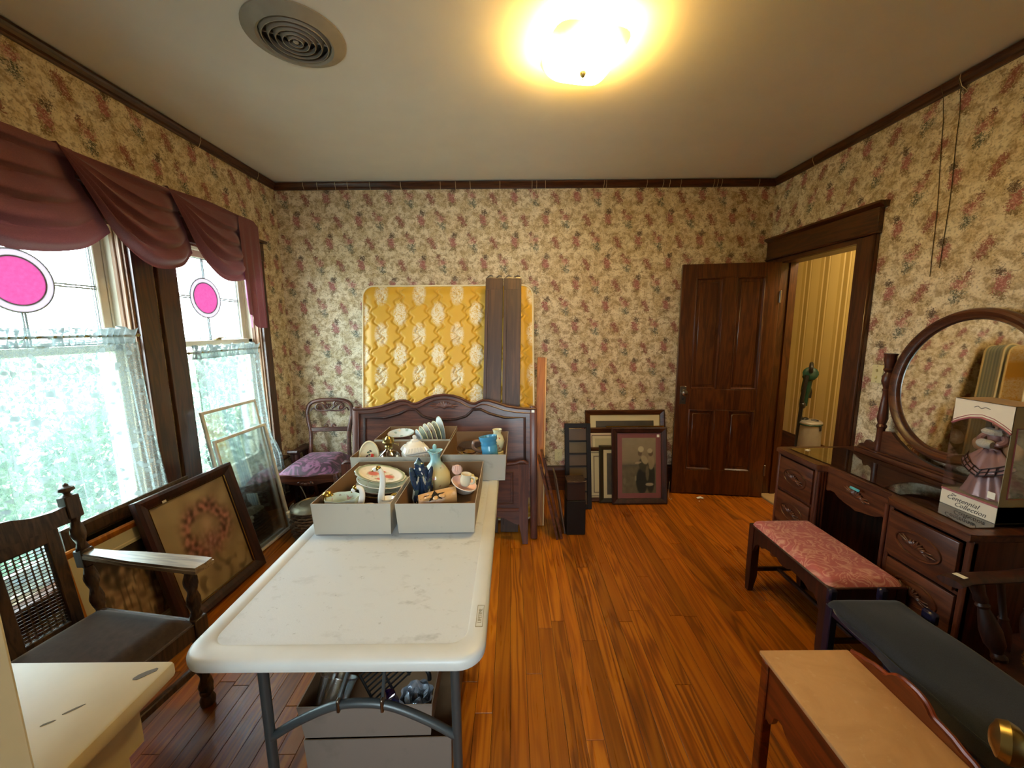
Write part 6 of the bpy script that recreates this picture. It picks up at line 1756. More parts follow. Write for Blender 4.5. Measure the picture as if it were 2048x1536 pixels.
g.grid(lambda u, v: ((lambda x, y: (x, y * 0.80, 0.0050 + 0.0125 * sstep(R0 * 0.58, R0, math.hypot(x, y))))(*((lambda a, b: ((a * math.sqrt(1 - b * b / 2)) * R0, (b * math.sqrt(1 - a * a / 2)) * R0))(2 * u - 1, 2 * v - 1)))), 40, 40)
for j in range(41):
    for i in range(41):
        a, b = 2 * i / 40 - 1, 2 * j / 40 - 1
        g.col.append(lin(art_rose(0.5 + a * math.sqrt(1 - b * b / 2) / 2, 0.5 + b * math.sqrt(1 - a * a / 2) / 2)))
g.obj('rose_print', M_PRINT, t, fix=False, angle=80)['label'] = 'printed red roses'
def swan(label, c, hgt, rz, hook, group='swan vases in the front box'):
    t = thing('swan_vase', label, 'vase', c, (0, 0, rz), group)
    m = MB(); m.lathe([(0.020, 0), (0.022, 0.006), (0.030, 0.025), (0.033, 0.045), (0.026, 0.068), (0.018, 0.080), (0.024, 0.088), (0.022, 0.086), (0.014, 0.076), (0.001, 0.07)], 22, sx=1.3); m.obj('body', M_CHINA, t)
    m = MB()
    pts = smooth_path([(0.028, 0, 0.045), (0.040, 0, 0.075), (0.026, 0, hgt * 0.62), (0.020, 0, hgt * 0.82), (0.026, 0, hgt * 0.97), (0.045, 0, hgt * 0.985), (0.058, 0, hgt * 0.90)] if hook else [(0.02, 0, 0.05), (0.024, 0, 0.09), (0.014, 0, hgt * 0.7), (0.016, 0, hgt * 0.9), (0.030, 0, hgt), (0.048, 0, hgt * 0.965)], 5)
    n_ = len(pts); m.tube(pts, [lerp(0.016, 0.0085, min(1, i / n_ * 1.3)) for i in range(n_)], 10); m.obj('neck', M_CHINA, t)
    e = pts[-1]; p = pts[-6]
    m = MB(); m.ball(p, (0.013, 0.010, 0.010)); m.tube([p, e, Vector(e) + (Vector(e) - Vector(p)) * 0.5], [0.009, 0.006, 0.002], 8); m.obj('head', M_GOLDR, t)
    for sy in (-1, 1):
        m = MB(); m.ball((-0.012, sy * 0.030, 0.055), (0.034, 0.010, 0.026), rot=(0, 0.35, 0)); m.obj('wing', M_CHINA, t)
    return t
swan('shorter white swan vase with a hooked gilt head in the front box', (-0.597, 1.505, ZB), 0.168, R(180), True)
swan('taller white swan vase with a raised gilt head in the front box', (-0.541, 1.575, ZB), 0.222, R(185), False)
pot('gravy_boat', 'white scalloped gravy boat with a gilt lip at the front of the box', 'bowl', (-0.711, 1.525, ZB), [(0.030, 0), (0.034, 0.010), (0.055, 0.045), (0.066, 0.085), (0.070, 0.118), (0.067, 0.118), (0.060, 0.085), (0.045, 0.045), (0.001, 0.03)], M_CHINAG, (0, 0, 0.15), 40, 1.0, 0.75, mod=lambda a, k: 1 + (0.05 * math.sin(a * 7) if 3 <= k <= 6 else 0))
m = MB(); m.ball((-0.056, 0.0, 0.132), (0.020, 0.016, 0.012)); m.tube(smooth_path([(-0.070, 0, 0.09), (-0.067, 0, 0.12), (-0.052, 0, 0.140), (-0.036, 0, 0.125)], 4), 0.006, 8); m.obj('gilt_lip', M_GOLDR, bpy.data.objects['gravy_boat'])
t = pot('cup', 'white cup lying on its side with a wide gilt rim', 'cup', (-0.5235, 1.648, ZB + 0.052), [(0.001, -0.045), (0.024, -0.045), (0.032, -0.02), (0.035, 0.018), (0.036, 0.024), (0.026, 0.024), (0.025, 0.0), (0.020, -0.03), (0.001, -0.034)], M_CHINA, (R(80), 0, R(4)))
m = MB(); m.lathe([(0.037, 0.016), (0.038, 0.026), (0.026, 0.027), (0.025, 0.02)], 24, cap=False); m.obj('gilt_rim', M_GOLDR, t); t.scale = (0.78, 0.78, 0.78)
plate('small pink flowered saucer lying behind the swan vases', (-0.67, 1.62, ZB + 0.02), 0.05, (R(-25), R(10), 0), M_CHINAF, None, 'saucer')

# --- front box two: blue bird, pitcher, peach planter, dish, cup
t = thing('bird_figurine', 'tall dark blue glazed bird figurine standing in the front box', 'figurine', (-0.452, 1.600, ZB), (0, 0, R(5)))
t.location.x = -0.408; t.location.y = 1.665
body = smooth_path([(0.004, 0, 0.010), (0.008, 0.01, 0.050), (0.004, 0.01, 0.10), (0.000, 0.005, 0.15), (-0.010, 0, 0.19), (-0.012, 0, 0.222), (-0.010, 0, 0.236)], 5)
m = MB(); m.tube(body, [0.030] * 3 + [0.040] * 6 + [0.046] * 6 + [0.036] * 5 + [0.024] * 4 + [0.016, 0.013, 0.010, 0.008, 0.005, 0.003, 0.002], 16, flat=0.72); m.obj('body', M_BIRD, t)
for sx in (-1, 1):
    m = MB(); m.ball((sx * 0.030, -0.012, 0.125), (0.016, 0.034, 0.078), rot=(0.1, sx * 0.22, 0)); m.ball((sx * 0.022, -0.022, 0.075), (0.012, 0.026, 0.07), rot=(0.15, sx * -0.2, 0)); m.obj('wing', M_BIRD, t)
    for k_ in range(3):
        m = MB(); m.tube([(sx * (0.010 + k_ * 0.010), -0.036 + k_ * 0.003, 0.16 - k_ * 0.022), (sx * (0.020 + k_ * 0.010), -0.040 + k_ * 0.004, 0.10 - k_ * 0.02), (sx * (0.016 + k_ * 0.008), -0.036, 0.05 - k_ * 0.01)], 0.0035, 6); m.obj('feather_line', plain('pale glaze line', '#b8b4a0', 0.2), t)
m = MB(); m.tube([(-0.010, -0.012, 0.20), (-0.004, -0.02, 0.185), (0.006, -0.026, 0.165)], [0.004, 0.005, 0.002], 6); m.obj('throat_patch', M_CHINA, t)
m = MB(); m.ball((0, 0, 0.011), (0.042, 0.034, 0.010)); m.obj('base', M_BIRD, t)
t = pot('pitcher', 'round bellied pitcher with a teal neck and painted flowers', 'pitcher', (-0.372, 1.795, ZB), [(0.034, 0), (0.040, 0.006), (0.060, 0.035), (0.071, 0.075), (0.066, 0.115), (0.044, 0.148), (0.026, 0.170), (0.022, 0.185), (0.025, 0.205), (0.036, 0.224), (0.034, 0.225), (0.020, 0.205), (0.018, 0.185), (0.001, 0.17)], M_PITCH, (0, 0, 0.3), 36, mod=lambda a, k: 1 + (0.16 * math.sin(a * 3) if 8 <= k <= 10 else 0))
m = MB(); m.tube(smooth_path([(0, 0.024, 0.205), (0.004, 0.060, 0.225), (0.004, 0.075, 0.18), (0.0, 0.062, 0.125)], 6), 0.008, 10); m.ball((0.0, 0.020, 0.236), (0.010, 0.008, 0.016)); m.obj('handle', M_PITCH, t)
t = thing('planter', 'peach pottery pillow planter with a star shaped dark opening', 'planter', (-0.320, 1.552, ZB + 0.005), (0, 0, R(18)))
def pillow(u, v):
    x = lerp(-0.078, 0.078, u); z = v * 2 * PI
    sw = 0.052 * (1 - 0.25 * abs(2 * u - 1) ** 2)
    c, s_ = math.cos(z), math.sin(z)
    q = (abs(c) ** 3 + abs(s_) ** 3) ** (-1 / 3)
    return (x, sw * q * c * 0.85, 0.058 + 0.052 * q * s_ + 0.018 * u)
m = MB(); m.grid(pillow, 30, 40)
m.add([pillow(0, j / 40) for j in range(40)], [tuple(range(40))]); m.add([pillow(1, j / 40) for j in range(40)], [tuple(range(40))])
m.obj('body', M_PEACH, t, angle=60)
st = []
for i in range(10):
    a = 2 * PI * i / 10 + 0.3; r = (0.040 if i % 2 == 0 else 0.016)
    st.append((r * math.cos(a) * 1.15, r * math.sin(a) * 0.8))
m = MB(); m.prism(st, -0.0012, 0.0012, 'Z', Matrix.Translation((-0.012, -0.026, 0.1135)) @ Matrix.Rotation(R(17), 4, 'X') @ Matrix.Rotation(R(-6), 4, 'Y')); m.obj('star_opening', M_BLACK, t, smooth=False)
for i in range(5):
    a = 2 * PI * (i * 2 + 1) / 10 + 0.3
    m = MB(); m.ball((0.030 * math.cos(a) - 0.012, 0.022 * math.sin(a) - 0.026, 0.1125 - 0.05 * 0.022 * math.sin(a)), (0.016, 0.012, 0.006), rot=(0.25, 0, a)); m.obj('petal', M_PEACH, t)
pot('leaf_dish', 'yellow cream leaf shaped dish with a pleated edge near the box corner', 'dish', (-0.225, 1.765, ZB + 0.070), [(0.001, 0), (0.032, 0.004), (0.044, 0.014), (0.054, 0.022), (0.052, 0.026), (0.040, 0.018), (0.001, 0.008)], M_CREAMG, (R(18), 0, 0.0), 48, 1.05, 0.8, mod=lambda a, k: 1 + (0.10 * math.sin(a * 8) if 2 <= k <= 4 else 0))
plate('tilted pale pink plate carrying the tiny pitcher in the front box', (-0.216, 1.600, ZB + 0.128), 0.056, (R(10), R(22), 0), M_PINKC, None, 'plate', 0.9, M_CHINA)
t = pot('cup', 'tiny cream pitcher standing on the tilted pink plate', 'cup', (-0.208, 1.590, ZB + 0.134), [(0.014, 0), (0.020, 0.006), (0.024, 0.030), (0.021, 0.046), (0.024, 0.054), (0.022, 0.054), (0.019, 0.046), (0.001, 0.03)], ceramic('cream glaze', '#dccfb0'), (0, R(10), 0))
m = MB(); m.tube(smooth_path([(0.018, -0.004, 0.045), (0.036, -0.008, 0.044), (0.036, -0.008, 0.022), (0.022, -0.004, 0.014)], 5), 0.0045, 8); m.obj('handle', bpy.data.materials['cream glaze'], t)
t = thing('shell_figurine', 'pale pink shell shaped ornament beside the tiny pitcher', 'figurine', (-0.243, 1.622, ZB + 0.172))
m = MB(); m.ball((0, 0, 0.022), (0.024, 0.020, 0.022)); m.obj('body', M_PINKC, t)
for i in range(5):
    a = -0.9 + i * 0.45; m = MB(); m.tube([(0.006 * math.sin(a), -0.012, 0.008), (0.022 * math.sin(a), -0.021 * math.cos(a), 0.026), (0.018 * math.sin(a), -0.012, 0.044)], 0.0045, 6); m.obj('rib', M_PINKC, t)
pot('bowl', 'small grey glass bowl under the tilted pink plate', 'bowl', (-0.212, 1.500, ZB), [(0.02, 0), (0.035, 0.01), (0.045, 0.045), (0.042, 0.045), (0.03, 0.012), (0.001, 0.008)], M_GLASSW, sx=0.8)
pot('bowl', 'small milky bowl behind the leaf dish at the box wall', 'bowl', (-0.235, 1.82, ZB), [(0.03, 0), (0.045, 0.012), (0.055, 0.05), (0.052, 0.05), (0.04, 0.014), (0.001, 0.01)], M_CHINA)

# --- box with the oil lamp
t = thing('oval_dish', 'white oval dish with a painted sprig standing on edge in the lamp box', 'dish', (-0.794, 2.045, ZB + 0.005), (R(-14), 0, 0.1))
m = MB(); ov = [(0.052 * math.cos(a) * (1 if math.sin(a) > 0 else 1.02), 0.092 + 0.092 * math.sin(a) if math.sin(a) > 0 else 0.092 + 0.092 * math.sin(a) ) for a in [2 * PI * i / 40 for i in range(40)]]
m.prism(ov, 0.0, 0.006, 'Y'); m.tube([(a, 0.0, b) for a, b in ov], 0.0055, 8, closed=True); m.obj('body', ceramic('ivory china', '#ded2ae'), t)
for px, pz, mt in ((-0.004, 0.125, '#4b5a3a'), (0.004, 0.112, '#4b5a3a'), (-0.010, 0.105, '#5a3a30'), (0.008, 0.132, '#5a3a30'), (0.002, 0.095, '#4b5a3a')):
    m = MB(); m.ball((px, -0.001, pz), (0.008, 0.0012, 0.005), rot=(0, px * 60, 0)); m.obj('painted_leaf', plain('sprig ' + mt, mt, 0.4), t)
t = thing('spoon', 'red plastic spoon handle leaning on the oval dish', 'spoon', (-0.782, 2.012, ZB + 0.004), (R(-10), R(8), 0))
m = MB(); m.box((0, 0, 0.065), (0.016, 0.005, 0.13), bev=0.002); m.obj('handle', M_RED, t)
t = thing('oil_lamp', 'small smoky glass oil lamp with a brass burner', 'lamp', (-0.676, 2.045, ZB))
m = MB(); m.lathe([(0.001, 0.0), (0.036, 0.0), (0.038, 0.008), (0.020, 0.018), (0.014, 0.045), (0.018, 0.060), (0.040, 0.078), (0.058, 0.100), (0.059, 0.115), (0.048, 0.132), (0.024, 0.150), (0.017, 0.158)], 30); m.obj('font', M_AMBER, t)
m = MB(); m.lathe([(0.017, 0.156), (0.021, 0.160), (0.021, 0.170), (0.016, 0.176), (0.028, 0.184), (0.032, 0.196), (0.026, 0.205), (0.016, 0.218), (0.010, 0.226), (0.001, 0.226)], 24, mod=lambda a, k: 1 + (0.06 * math.sin(a * 12) if 4 <= k <= 6 else 0)); m.tube([(0.03, 0, 0.185), (0.05, 0.0, 0.180)], 0.003); m.lathe([(0.001, -0.001), (0.009, -0.001), (0.009, 0.002), (0.001, 0.002)], 12, Matrix.Translation((0.052, 0, 0.18)) @ Matrix.Rotation(R(90), 4, 'Y'))
for i in range(6):
    a = i * PI / 3; m.box((0.028 * math.cos(a), 0.028 * math.sin(a), 0.206), (0.004, 0.008, 0.022), rot=(0, 0, a))
m.obj('burner', M_BRASS, t)
t = thing('lattice_dish', 'white milk glass covered dish with fluted sides and a stepped lid', 'dish', (-0.542, 2.078, ZB), (0, 0, R(28)))
def sqring(pts):
    m = MB(); vs, fs = [], []
    for r, z in pts: vs += [(-r, -r * 0.8, z), (r, -r * 0.8, z), (r, r * 0.8, z), (-r, r * 0.8, z)]
    for k in range(len(pts) - 1):
        for i in range(4):
            j = (i + 1) % 4; fs.append((k * 4 + i, k * 4 + j, k * 4 + 4 + j, k * 4 + 4 + i))
    fs += [(3, 2, 1, 0), tuple((len(pts) - 1) * 4 + i for i in range(4))]
    m.add(vs, fs); return m
m = sqring([(0.030, 0.0), (0.034, 0.008), (0.020, 0.020), (0.016, 0.048), (0.030, 0.066), (0.052, 0.080), (0.060, 0.104), (0.062, 0.122), (0.058, 0.126)])
for s_ in range(4):
    for i in range(7):
        u = -0.051 + i * 0.017; d = 0.0615
        px, py = ((u, -d * 0.8) if s_ == 0 else (d, u * 0.8) if s_ == 1 else (u, d * 0.8) if s_ == 2 else (-d, u * 0.8))
        m.tube([(px * 0.90, py * 0.90, 0.082), (px, py, 0.104), (px * 1.01, py * 1.01, 0.120)], 0.0052, 6)
m.obj('base', M_CHINA, t, angle=50)
m = sqring([(0.061, 0.128), (0.068, 0.134), (0.066, 0.144), (0.050, 0.166), (0.040, 0.170), (0.036, 0.180), (0.020, 0.186), (0.018, 0.196), (0.008, 0.200), (0.010, 0.214), (0.004, 0.222)])
for s_ in range(4):
    for i in range(7):
        u = -0.054 + i * 0.018; d = 0.067
        a_, b_ = ((u, -d * 0.8) if s_ == 0 else (d, u * 0.8) if s_ == 1 else (u, d * 0.8) if s_ == 2 else (-d, u * 0.8)), 0.0
        m.tube([(a_[0], a_[1], 0.138), (a_[0] * 0.80, a_[1] * 0.80, 0.160)], 0.0055, 6)
m.obj('lid', M_CHINA, t, angle=50)
pot('bowl', 'cranberry glass bowl behind the oil lamp', 'bowl', (-0.738, 2.178, ZB), [(0.02, 0), (0.03, 0.01), (0.055, 0.05), (0.062, 0.085), (0.058, 0.085), (0.05, 0.05), (0.001, 0.012)], M_REDG)
pot('dish', 'small cream flowered dish propped at the end of the lamp box', 'dish', (-0.425, 2.035, ZB + 0.06), dish_prof(0.032), M_CHINAF, (R(62), 0, R(-15)), 30, 1.15, 0.85)

# --- far box: plates on edge and a picture plate
t = plate('painted dish with a dark rim lying flat across the far box', (-0.718, 2.43, ZB + 0.124), 0.084, (R(8), 0, 0), ceramic('grey blue plate', '#c3cfd0', [('#8fa39a', 0.60, 20), ('#d8c9ae', 0.58, 14)]), None, 'plate', 0.85, M_BROWNC)
pot('bowl', 'brown stoneware bowl holding up the flat painted dish in the far box', 'bowl', (-0.718, 2.43, ZB), [(0.03, 0), (0.045, 0.02), (0.062, 0.10), (0.058, 0.10), (0.04, 0.022), (0.001, 0.015)], M_BROWNC)
t = thing('trinket_box', 'small brown wooden box between the flat dish and the upright plates', 'box', (-0.600, 2.535, ZB), (0, 0, 0.1))
m = MB(); m.box((0, 0, 0.055), (0.075, 0.06, 0.11), bev=0.004); m.obj('body', M_OAKD, t)
m = MB(); m.box((0, 0, 0.122), (0.08, 0.065, 0.022), bev=0.005); m.obj('lid', M_ORANGE, t)
ps = [(0.072, M_CHINAL, 'smallest'), (0.080, M_CHINAG, 'second'), (0.086, M_CHINAF, 'third'), (0.088, M_CHINAF, 'fourth'), (0.090, M_CHINAG, 'fifth')]
for k, (rr, mt, nm) in enumerate(ps):
    px = -0.575 + k * 0.026
    plate('%s china plate standing on edge counting from the trinket box' % nm, (px, 2.395, ZB + 0.034 + rr + 0.003 * k), rr, (R(104 - k * 2), 0, R(-58)), mt, 'plates on edge in the far box', 'plate', 1.0, M_CREAMG)
plate('largest pale china plate standing on edge at the end of the row', (-0.441, 2.385, ZB + 0.162), 0.096, (R(93), 0, R(-62)), M_CHINAL, 'plates on edge in the far box', 'plate', 1.0, M_GOLDR)

# --- mug box
t = pot('mug', 'turquoise blue ribbed pottery mug leaning in the box at the table edge', 'mug', (-0.124, 2.10, ZB + 0.080), [(0.001, 0), (0.042, 0.0), (0.045, 0.006), (0.045, 0.070), (0.042, 0.076), (0.046, 0.082), (0.043, 0.092), (0.048, 0.100), (0.052, 0.124), (0.046, 0.124), (0.040, 0.10), (0.040, 0.01), (0.001, 0.008)], M_BLUEMUG, (R(-6), R(-7), 0))
m = MB(); m.tube(smooth_path([(-0.044, -0.01, 0.104), (-0.078, -0.02, 0.106), (-0.084, -0.022, 0.070), (-0.044, -0.01, 0.040)], 6), 0.0085, 10); m.obj('handle', ceramic('brown mug handle', '#7a5a48'), t)['label'] = 'brown glazed handle'
pot('vase', 'flowered cream vase behind the blue mug', 'vase', (-0.090, 2.235, ZB + 0.081), [(0.024, 0), (0.034, 0.02), (0.042, 0.055), (0.034, 0.085), (0.022, 0.105), (0.028, 0.128), (0.025, 0.128), (0.018, 0.105), (0.001, 0.09)], M_VASEF)
pot('bowl', 'upturned cream bowl under the flowered vase', 'bowl', (-0.090, 2.235, ZB), [(0.042, 0.0), (0.041, 0.04), (0.036, 0.075), (0.001, 0.079)], M_CREAMG)
plate('round brown glass dish resting against the box wall', (-0.255, 2.235, ZB + 0.085), 0.078, (R(16), 0, 0), M_BROWNG, None, 'dish', 1.0, M_BROWNC)
pot('glass_bowl', 'pale green glass bowl in front of the brown dish', 'bowl', (-0.275, 2.07, ZB + 0.02), [(0.02, 0), (0.04, 0.02), (0.062, 0.075), (0.058, 0.075), (0.036, 0.022), (0.001, 0.012)], glassy('greenish glass', (0.82, 0.86, 0.62), 0.15, 0.05))
pot('salt_cellar', 'tiny cut glass salt cellar beside the mug', 'glass', (-0.195, 2.03, ZB), [(0.018, 0), (0.022, 0.015), (0.020, 0.045), (0.016, 0.05), (0.001, 0.05)], M_GLASSW, mod=lambda a, k: 1 + 0.06 * math.sin(a * 8))
pot('bowl', 'upside down plain bowl supporting the mug in the box', 'bowl', (-0.130, 2.11, ZB), [(0.060, 0.0), (0.060, 0.03), (0.055, 0.058), (0.03, 0.07), (0.001, 0.071)], M_CHINAG)

# ------------------------------------------------------------------ boxes under the table
tray('lower cardboard box on the floor beneath the table', -0.735, -0.225, 1.150, 1.560, 0.0005, 0.148, 0.004, R(1), M_CARDSHADE)
tray('upper cardboard box of glassware and kitchenware beneath the table', -0.745, -0.285, 1.145, 1.540, 0.1500, 0.135, 0.012, R(1), M_CARDSHADE)
U = 0.1562
pot('plastic_tub', 'clear round plastic food tub tipped in the box under the table', 'tub', (-0.655, 1.238, U + 0.098), [(0.001, -0.05), (0.048, -0.05), (0.054, -0.045), (0.064, 0.035), (0.069, 0.038), (0.069, 0.042), (0.062, 0.042), (0.052, -0.044), (0.001, -0.046)], M_TUB, (R(-38), R(12), 0), 32)
t = thing('dish_rack', 'black wire dish rack lying tilted in the box under the table', 'rack', (-0.478, 1.330, U + 0.092), (R(24), R(-18), R(40)))
m = MB()
for i in range(8): m.tube([(-0.10, -0.06 + i * 0.017, 0), (0.10, -0.06 + i * 0.017, 0.0)], 0.0035, 6)
for xx in (-0.10, -0.03, 0.04, 0.10): m.tube([(xx, -0.066, 0), (xx, 0.066, 0)], 0.0045, 6)
m.obj('wires', M_BLACKP, t)
t = thing('umbrella_handle', 'black curved plastic handle poking out of the box under the table', 'handle', (-0.362, 1.285, U + 0.128), (0, 0, R(-30)))
m = MB(); m.tube(smooth_path([(-0.09, 0, -0.03), (-0.02, 0, 0.02), (0.05, 0, 0.045), (0.085, 0, 0.02), (0.09, 0, -0.02)], 6), 0.013, 10); m.obj('grip', M_BLACKP, t); t.scale = (0.62, 0.62, 0.62)
pot('glass_ball', 'cobalt blue glass ball vase in the box under the table', 'vase', (-0.452, 1.206, U + 0.0), [(0.02, 0), (0.034, 0.015), (0.042, 0.045), (0.036, 0.075), (0.022, 0.092), (0.026, 0.105), (0.023, 0.105), (0.001, 0.09)], M_COBALT)
t = thing('crystal_bowl', 'cut crystal bowl glinting at the corner of the box under the table', 'bowl', (-0.352, 1.215, U))
m = MB(); m.lathe([(0.03, 0), (0.038, 0.01), (0.052, 0.05), (0.058, 0.10), (0.054, 0.10), (0.046, 0.05), (0.03, 0.014), (0.001, 0.012)], 32, mod=lambda a, k: 1 + (0.09 * math.sin(a * 8 + k * 1.3))); m.obj('body', M_CRYST, t, smooth=False)
m = MB(); m.grid(lambda u, v: ((0.034 + 0.010 * math.sin(u * 19 + v * 7)) * math.cos(2 * PI * u), (0.034 + 0.010 * math.cos(v * 17 + u * 9)) * math.sin(2 * PI * u), 0.05 + v * 0.06 + 0.01 * math.sin(u * 25)), 40, 8); m.obj('plastic_wrap', M_CRYST, t, fix=False, smooth=False)
pot('drinking_glass', 'grey drinking glass behind the clear tub under the table', 'glass', (-0.655, 1.44, U), [(0.028, 0), (0.030, 0.006), (0.040, 0.085), (0.038, 0.085), (0.028, 0.008), (0.001, 0.006)], M_GLASSW)
t = thing('black_bag', 'crumpled black plastic bag at the back of the box under the table', 'bag', (-0.56, 1.47, U))
m = MB(); m.grid(lambda u, v: (lambda a, r: (r * math.cos(a), r * 0.7 * math.sin(a), 0.09 * math.sin(PI * v * 0.5) * (1 + 0.3 * nz(u * 6, v * 5))))(2 * PI * u, 0.045 * (1 - 0.75 * v) * (1 + 0.25 * nz(math.cos(2 * PI * u) * 2, math.sin(2 * PI * u) * 2 + v * 3))), 36, 12); m.obj('body', M_BLACKP, t, angle=80)
pot('glass_bowl', 'clear glass bowl with a cut rim peeking from the lower box', 'bowl', (-0.62, 1.262, 0.007), [(0.04, 0), (0.06, 0.03), (0.078, 0.09), (0.084, 0.118), (0.080, 0.118), (0.06, 0.035), (0.001, 0.01)], M_GLASSW, mod=lambda a, k: 1 + (0.05 * math.sin(a * 16) if k >= 2 else 0), seg=48)
# ------------------------------------------------------------------ frames by the back wall
def lean_back(name, label, xc, w, h, yb, ytop, **k):
    return framed(name, label, w, h, (xc, yb, 0.0), 0.0, math.asin((ytop - yb) / h), **k)
def art_gloom(u, v): return mixc(hx('#3c362c'), hx('#4c4436'), 0.5 + nz(u * 6, v * 6))
def art_pair(u, v):
    # two bonneted figures stooping on a pale beach, brown and grey
    sky = mixc(hx('#6f6552'), hx('#8a7f68'), v)
    c = mixc(hx('#55503f'), sky, sstep(0.46, 0.60, v)); c = mixc(c, hx('#3d4038'), math.exp(-((v - 0.50) / 0.02) ** 2) * 0.8)
    c = mixc(c, hx('#7a7058'), 0.35 * (0.5 + nz(u * 9, v * 14)) )
    def el(a, b, rx, ry, col, f=1.0, rot=0.0):
        nonlocal c
        dx, dy = u - a, v - b; x_ = dx * math.cos(rot) + dy * math.sin(rot); y_ = -dx * math.sin(rot) + dy * math.cos(rot)
        d = math.hypot(x_ / rx, y_ / ry); c = mixc(c, hx(col), sstep(1.1, 0.85, d) * f)
    el(0.83, 0.30, 0.13, 0.30, '#25271f'); el(0.85, 0.56, 0.10, 0.14, '#8d8268', .9); el(0.84, 0.72, 0.07, 0.06, '#5a4a38'); el(0.82, 0.76, 0.075, 0.045, '#a59a80')
    el(0.58, 0.22, 0.17, 0.24, '#20221c'); el(0.64, 0.50, 0.16, 0.12, '#3a382c', 1, -0.5); el(0.66, 0.60, 0.11, 0.07, '#9c9074', .95, -0.5); el(0.53, 0.72, 0.06, 0.055, '#5f5040'); el(0.56, 0.79, 0.085, 0.055, '#b0a688'); el(0.48, 0.55, 0.10, 0.02, '#a0937a', .8, 0.1)
    el(0.80, 0.16, 0.12, 0.03, '#9a917c', .9); el(0.40, 0.27, 0.03, 0.05, '#8d866e', .6); el(0.08, 0.22, 0.04, 0.06, '#6f6956', .7); el(0.74, 0.36, 0.05, 0.14, '#6d6650', .7)
    return c
lean_back('framed_picture', 'tall gilt edged frame with a wide cream mat, rearmost by the open door', 1.040, 0.735, 0.800, 3.375, 3.520, rail=0.045, depth=0.024, mat=M_TRIMX, matte=0.055, matte_col='#cdbf97', art=art_gloom, bead=M_GOLDR)
lean_back('framed_picture', 'gilt framed picture standing behind the bonnet photograph, only its edge showing', 1.120, 0.530, 0.66, 3.345, 3.455, rail=0.02, depth=0.016, mat=M_GOLDR, art_mat=M_DARKGL)
lean_back('framed_picture', 'red brown frame with cream mat half hidden behind the smaller frames', 0.895, 0.490, 0.655, 3.318, 3.428, rail=0.050, depth=0.02, mat=M_TRIMX, matte=0.05, matte_col='#c9ba92', art=lambda u, v: hx('#b5a67e'), inner=[(0.058, M_PINKC), (0.068, M_TRIMX)])
lean_back('framed_picture', 'small red brown frame with a dark lined cream mat beside the black box', 0.800, 0.30, 0.485, 3.292, 3.370, rail=0.036, depth=0.018, mat=M_TRIMX, matte=0.035, matte_col='#c9ba8e', art=lambda u, v: mixc(hx('#c2b288'), hx('#6a6a58'), math.exp(-(((u - .5) / .07) ** 2 + ((v - .42) / .06) ** 2))), inner=[(0.046, M_MAHO), (0.078, M_MAHO)])
lean_back('framed_picture', 'olive black narrow frame with cream mat tucked behind the bonnet photograph', 0.935, 0.33, 0.510, 3.266, 3.343, rail=0.040, depth=0.02, mat=plain('olive frame', '#2c2616', 0.35), matte=0.03, matte_col='#c9b98e', art=art_gloom)
lean_back('framed_picture', 'dark framed brown photograph of two bonneted figures in a mauve mat, frontmost by the door', 1.118, 0.485, 0.675, 3.240, 3.340, rail=0.048, depth=0.03, mat=M_MAHO, matte=0.045, matte_col='#7d4a4c', art=art_pair, bead=M_STEEL, res=(60, 84), sticky=(0.165, 0.60))
# black multi-opening frame and black box
t = thing('photo_collage', 'tall black frame with stacked brown openings standing behind the dark box', 'picture frame', (0.565, 3.150, 0), (-R(11), 0, 0))
W_, H_ = 0.225, 0.735
m = MB(); 
for c, s in (((-W_ / 2 + 0.019, -0.01, H_ / 2), (0.038, 0.02, H_)), ((W_ / 2 - 0.019, -0.01, H_ / 2), (0.038, 0.02, H_)), ((0, -0.01, H_ - 0.02), (W_ - 0.07, 0.02, 0.04)), ((0, -0.01, 0.02), (W_ - 0.07, 0.02, 0.04))): m.box(c, s, bev=0.003)
for k in range(1, 6): m.box((0, -0.009, H_ - 0.045 - k * 0.1085), (W_ - 0.07, 0.016, 0.014), bev=0.002)
m.obj('rail', M_BLACK, t)
for k in range(6):
    m = MB(); m.box((0, -0.004, H_ - 0.045 - (k + 0.5) * 0.1085), (W_ - 0.07, 0.003, 0.10)); m.obj('opening', plain('brown backing %d' % k, ('#5a4630', '#635232', '#5a4630', '#5f4e30', '#554028', '#554028')[k], 0.35), t, smooth=False)
t = thing('dark_box', 'black wooden box on end with painted reflections on its glossy top by the leaning frames', 'box', (0.472, 2.790, 0))
m = MB(); m.box((0, 0, 0.135), (0.142, 0.13, 0.27), bev=0.003); m.obj('lower_case', M_BLACK, t)
m = MB(); m.box((-0.002, 0.003, 0.340), (0.134, 0.122, 0.138), bev=0.003); m.obj('upper_case', plain('dark brown case', '#2c1a12', 0.35), t)
m = MB(); m.box((0, 0.0, 0.416), (0.142, 0.13, 0.012), bev=0.003); m.obj('top', M_DSTREAK, t)

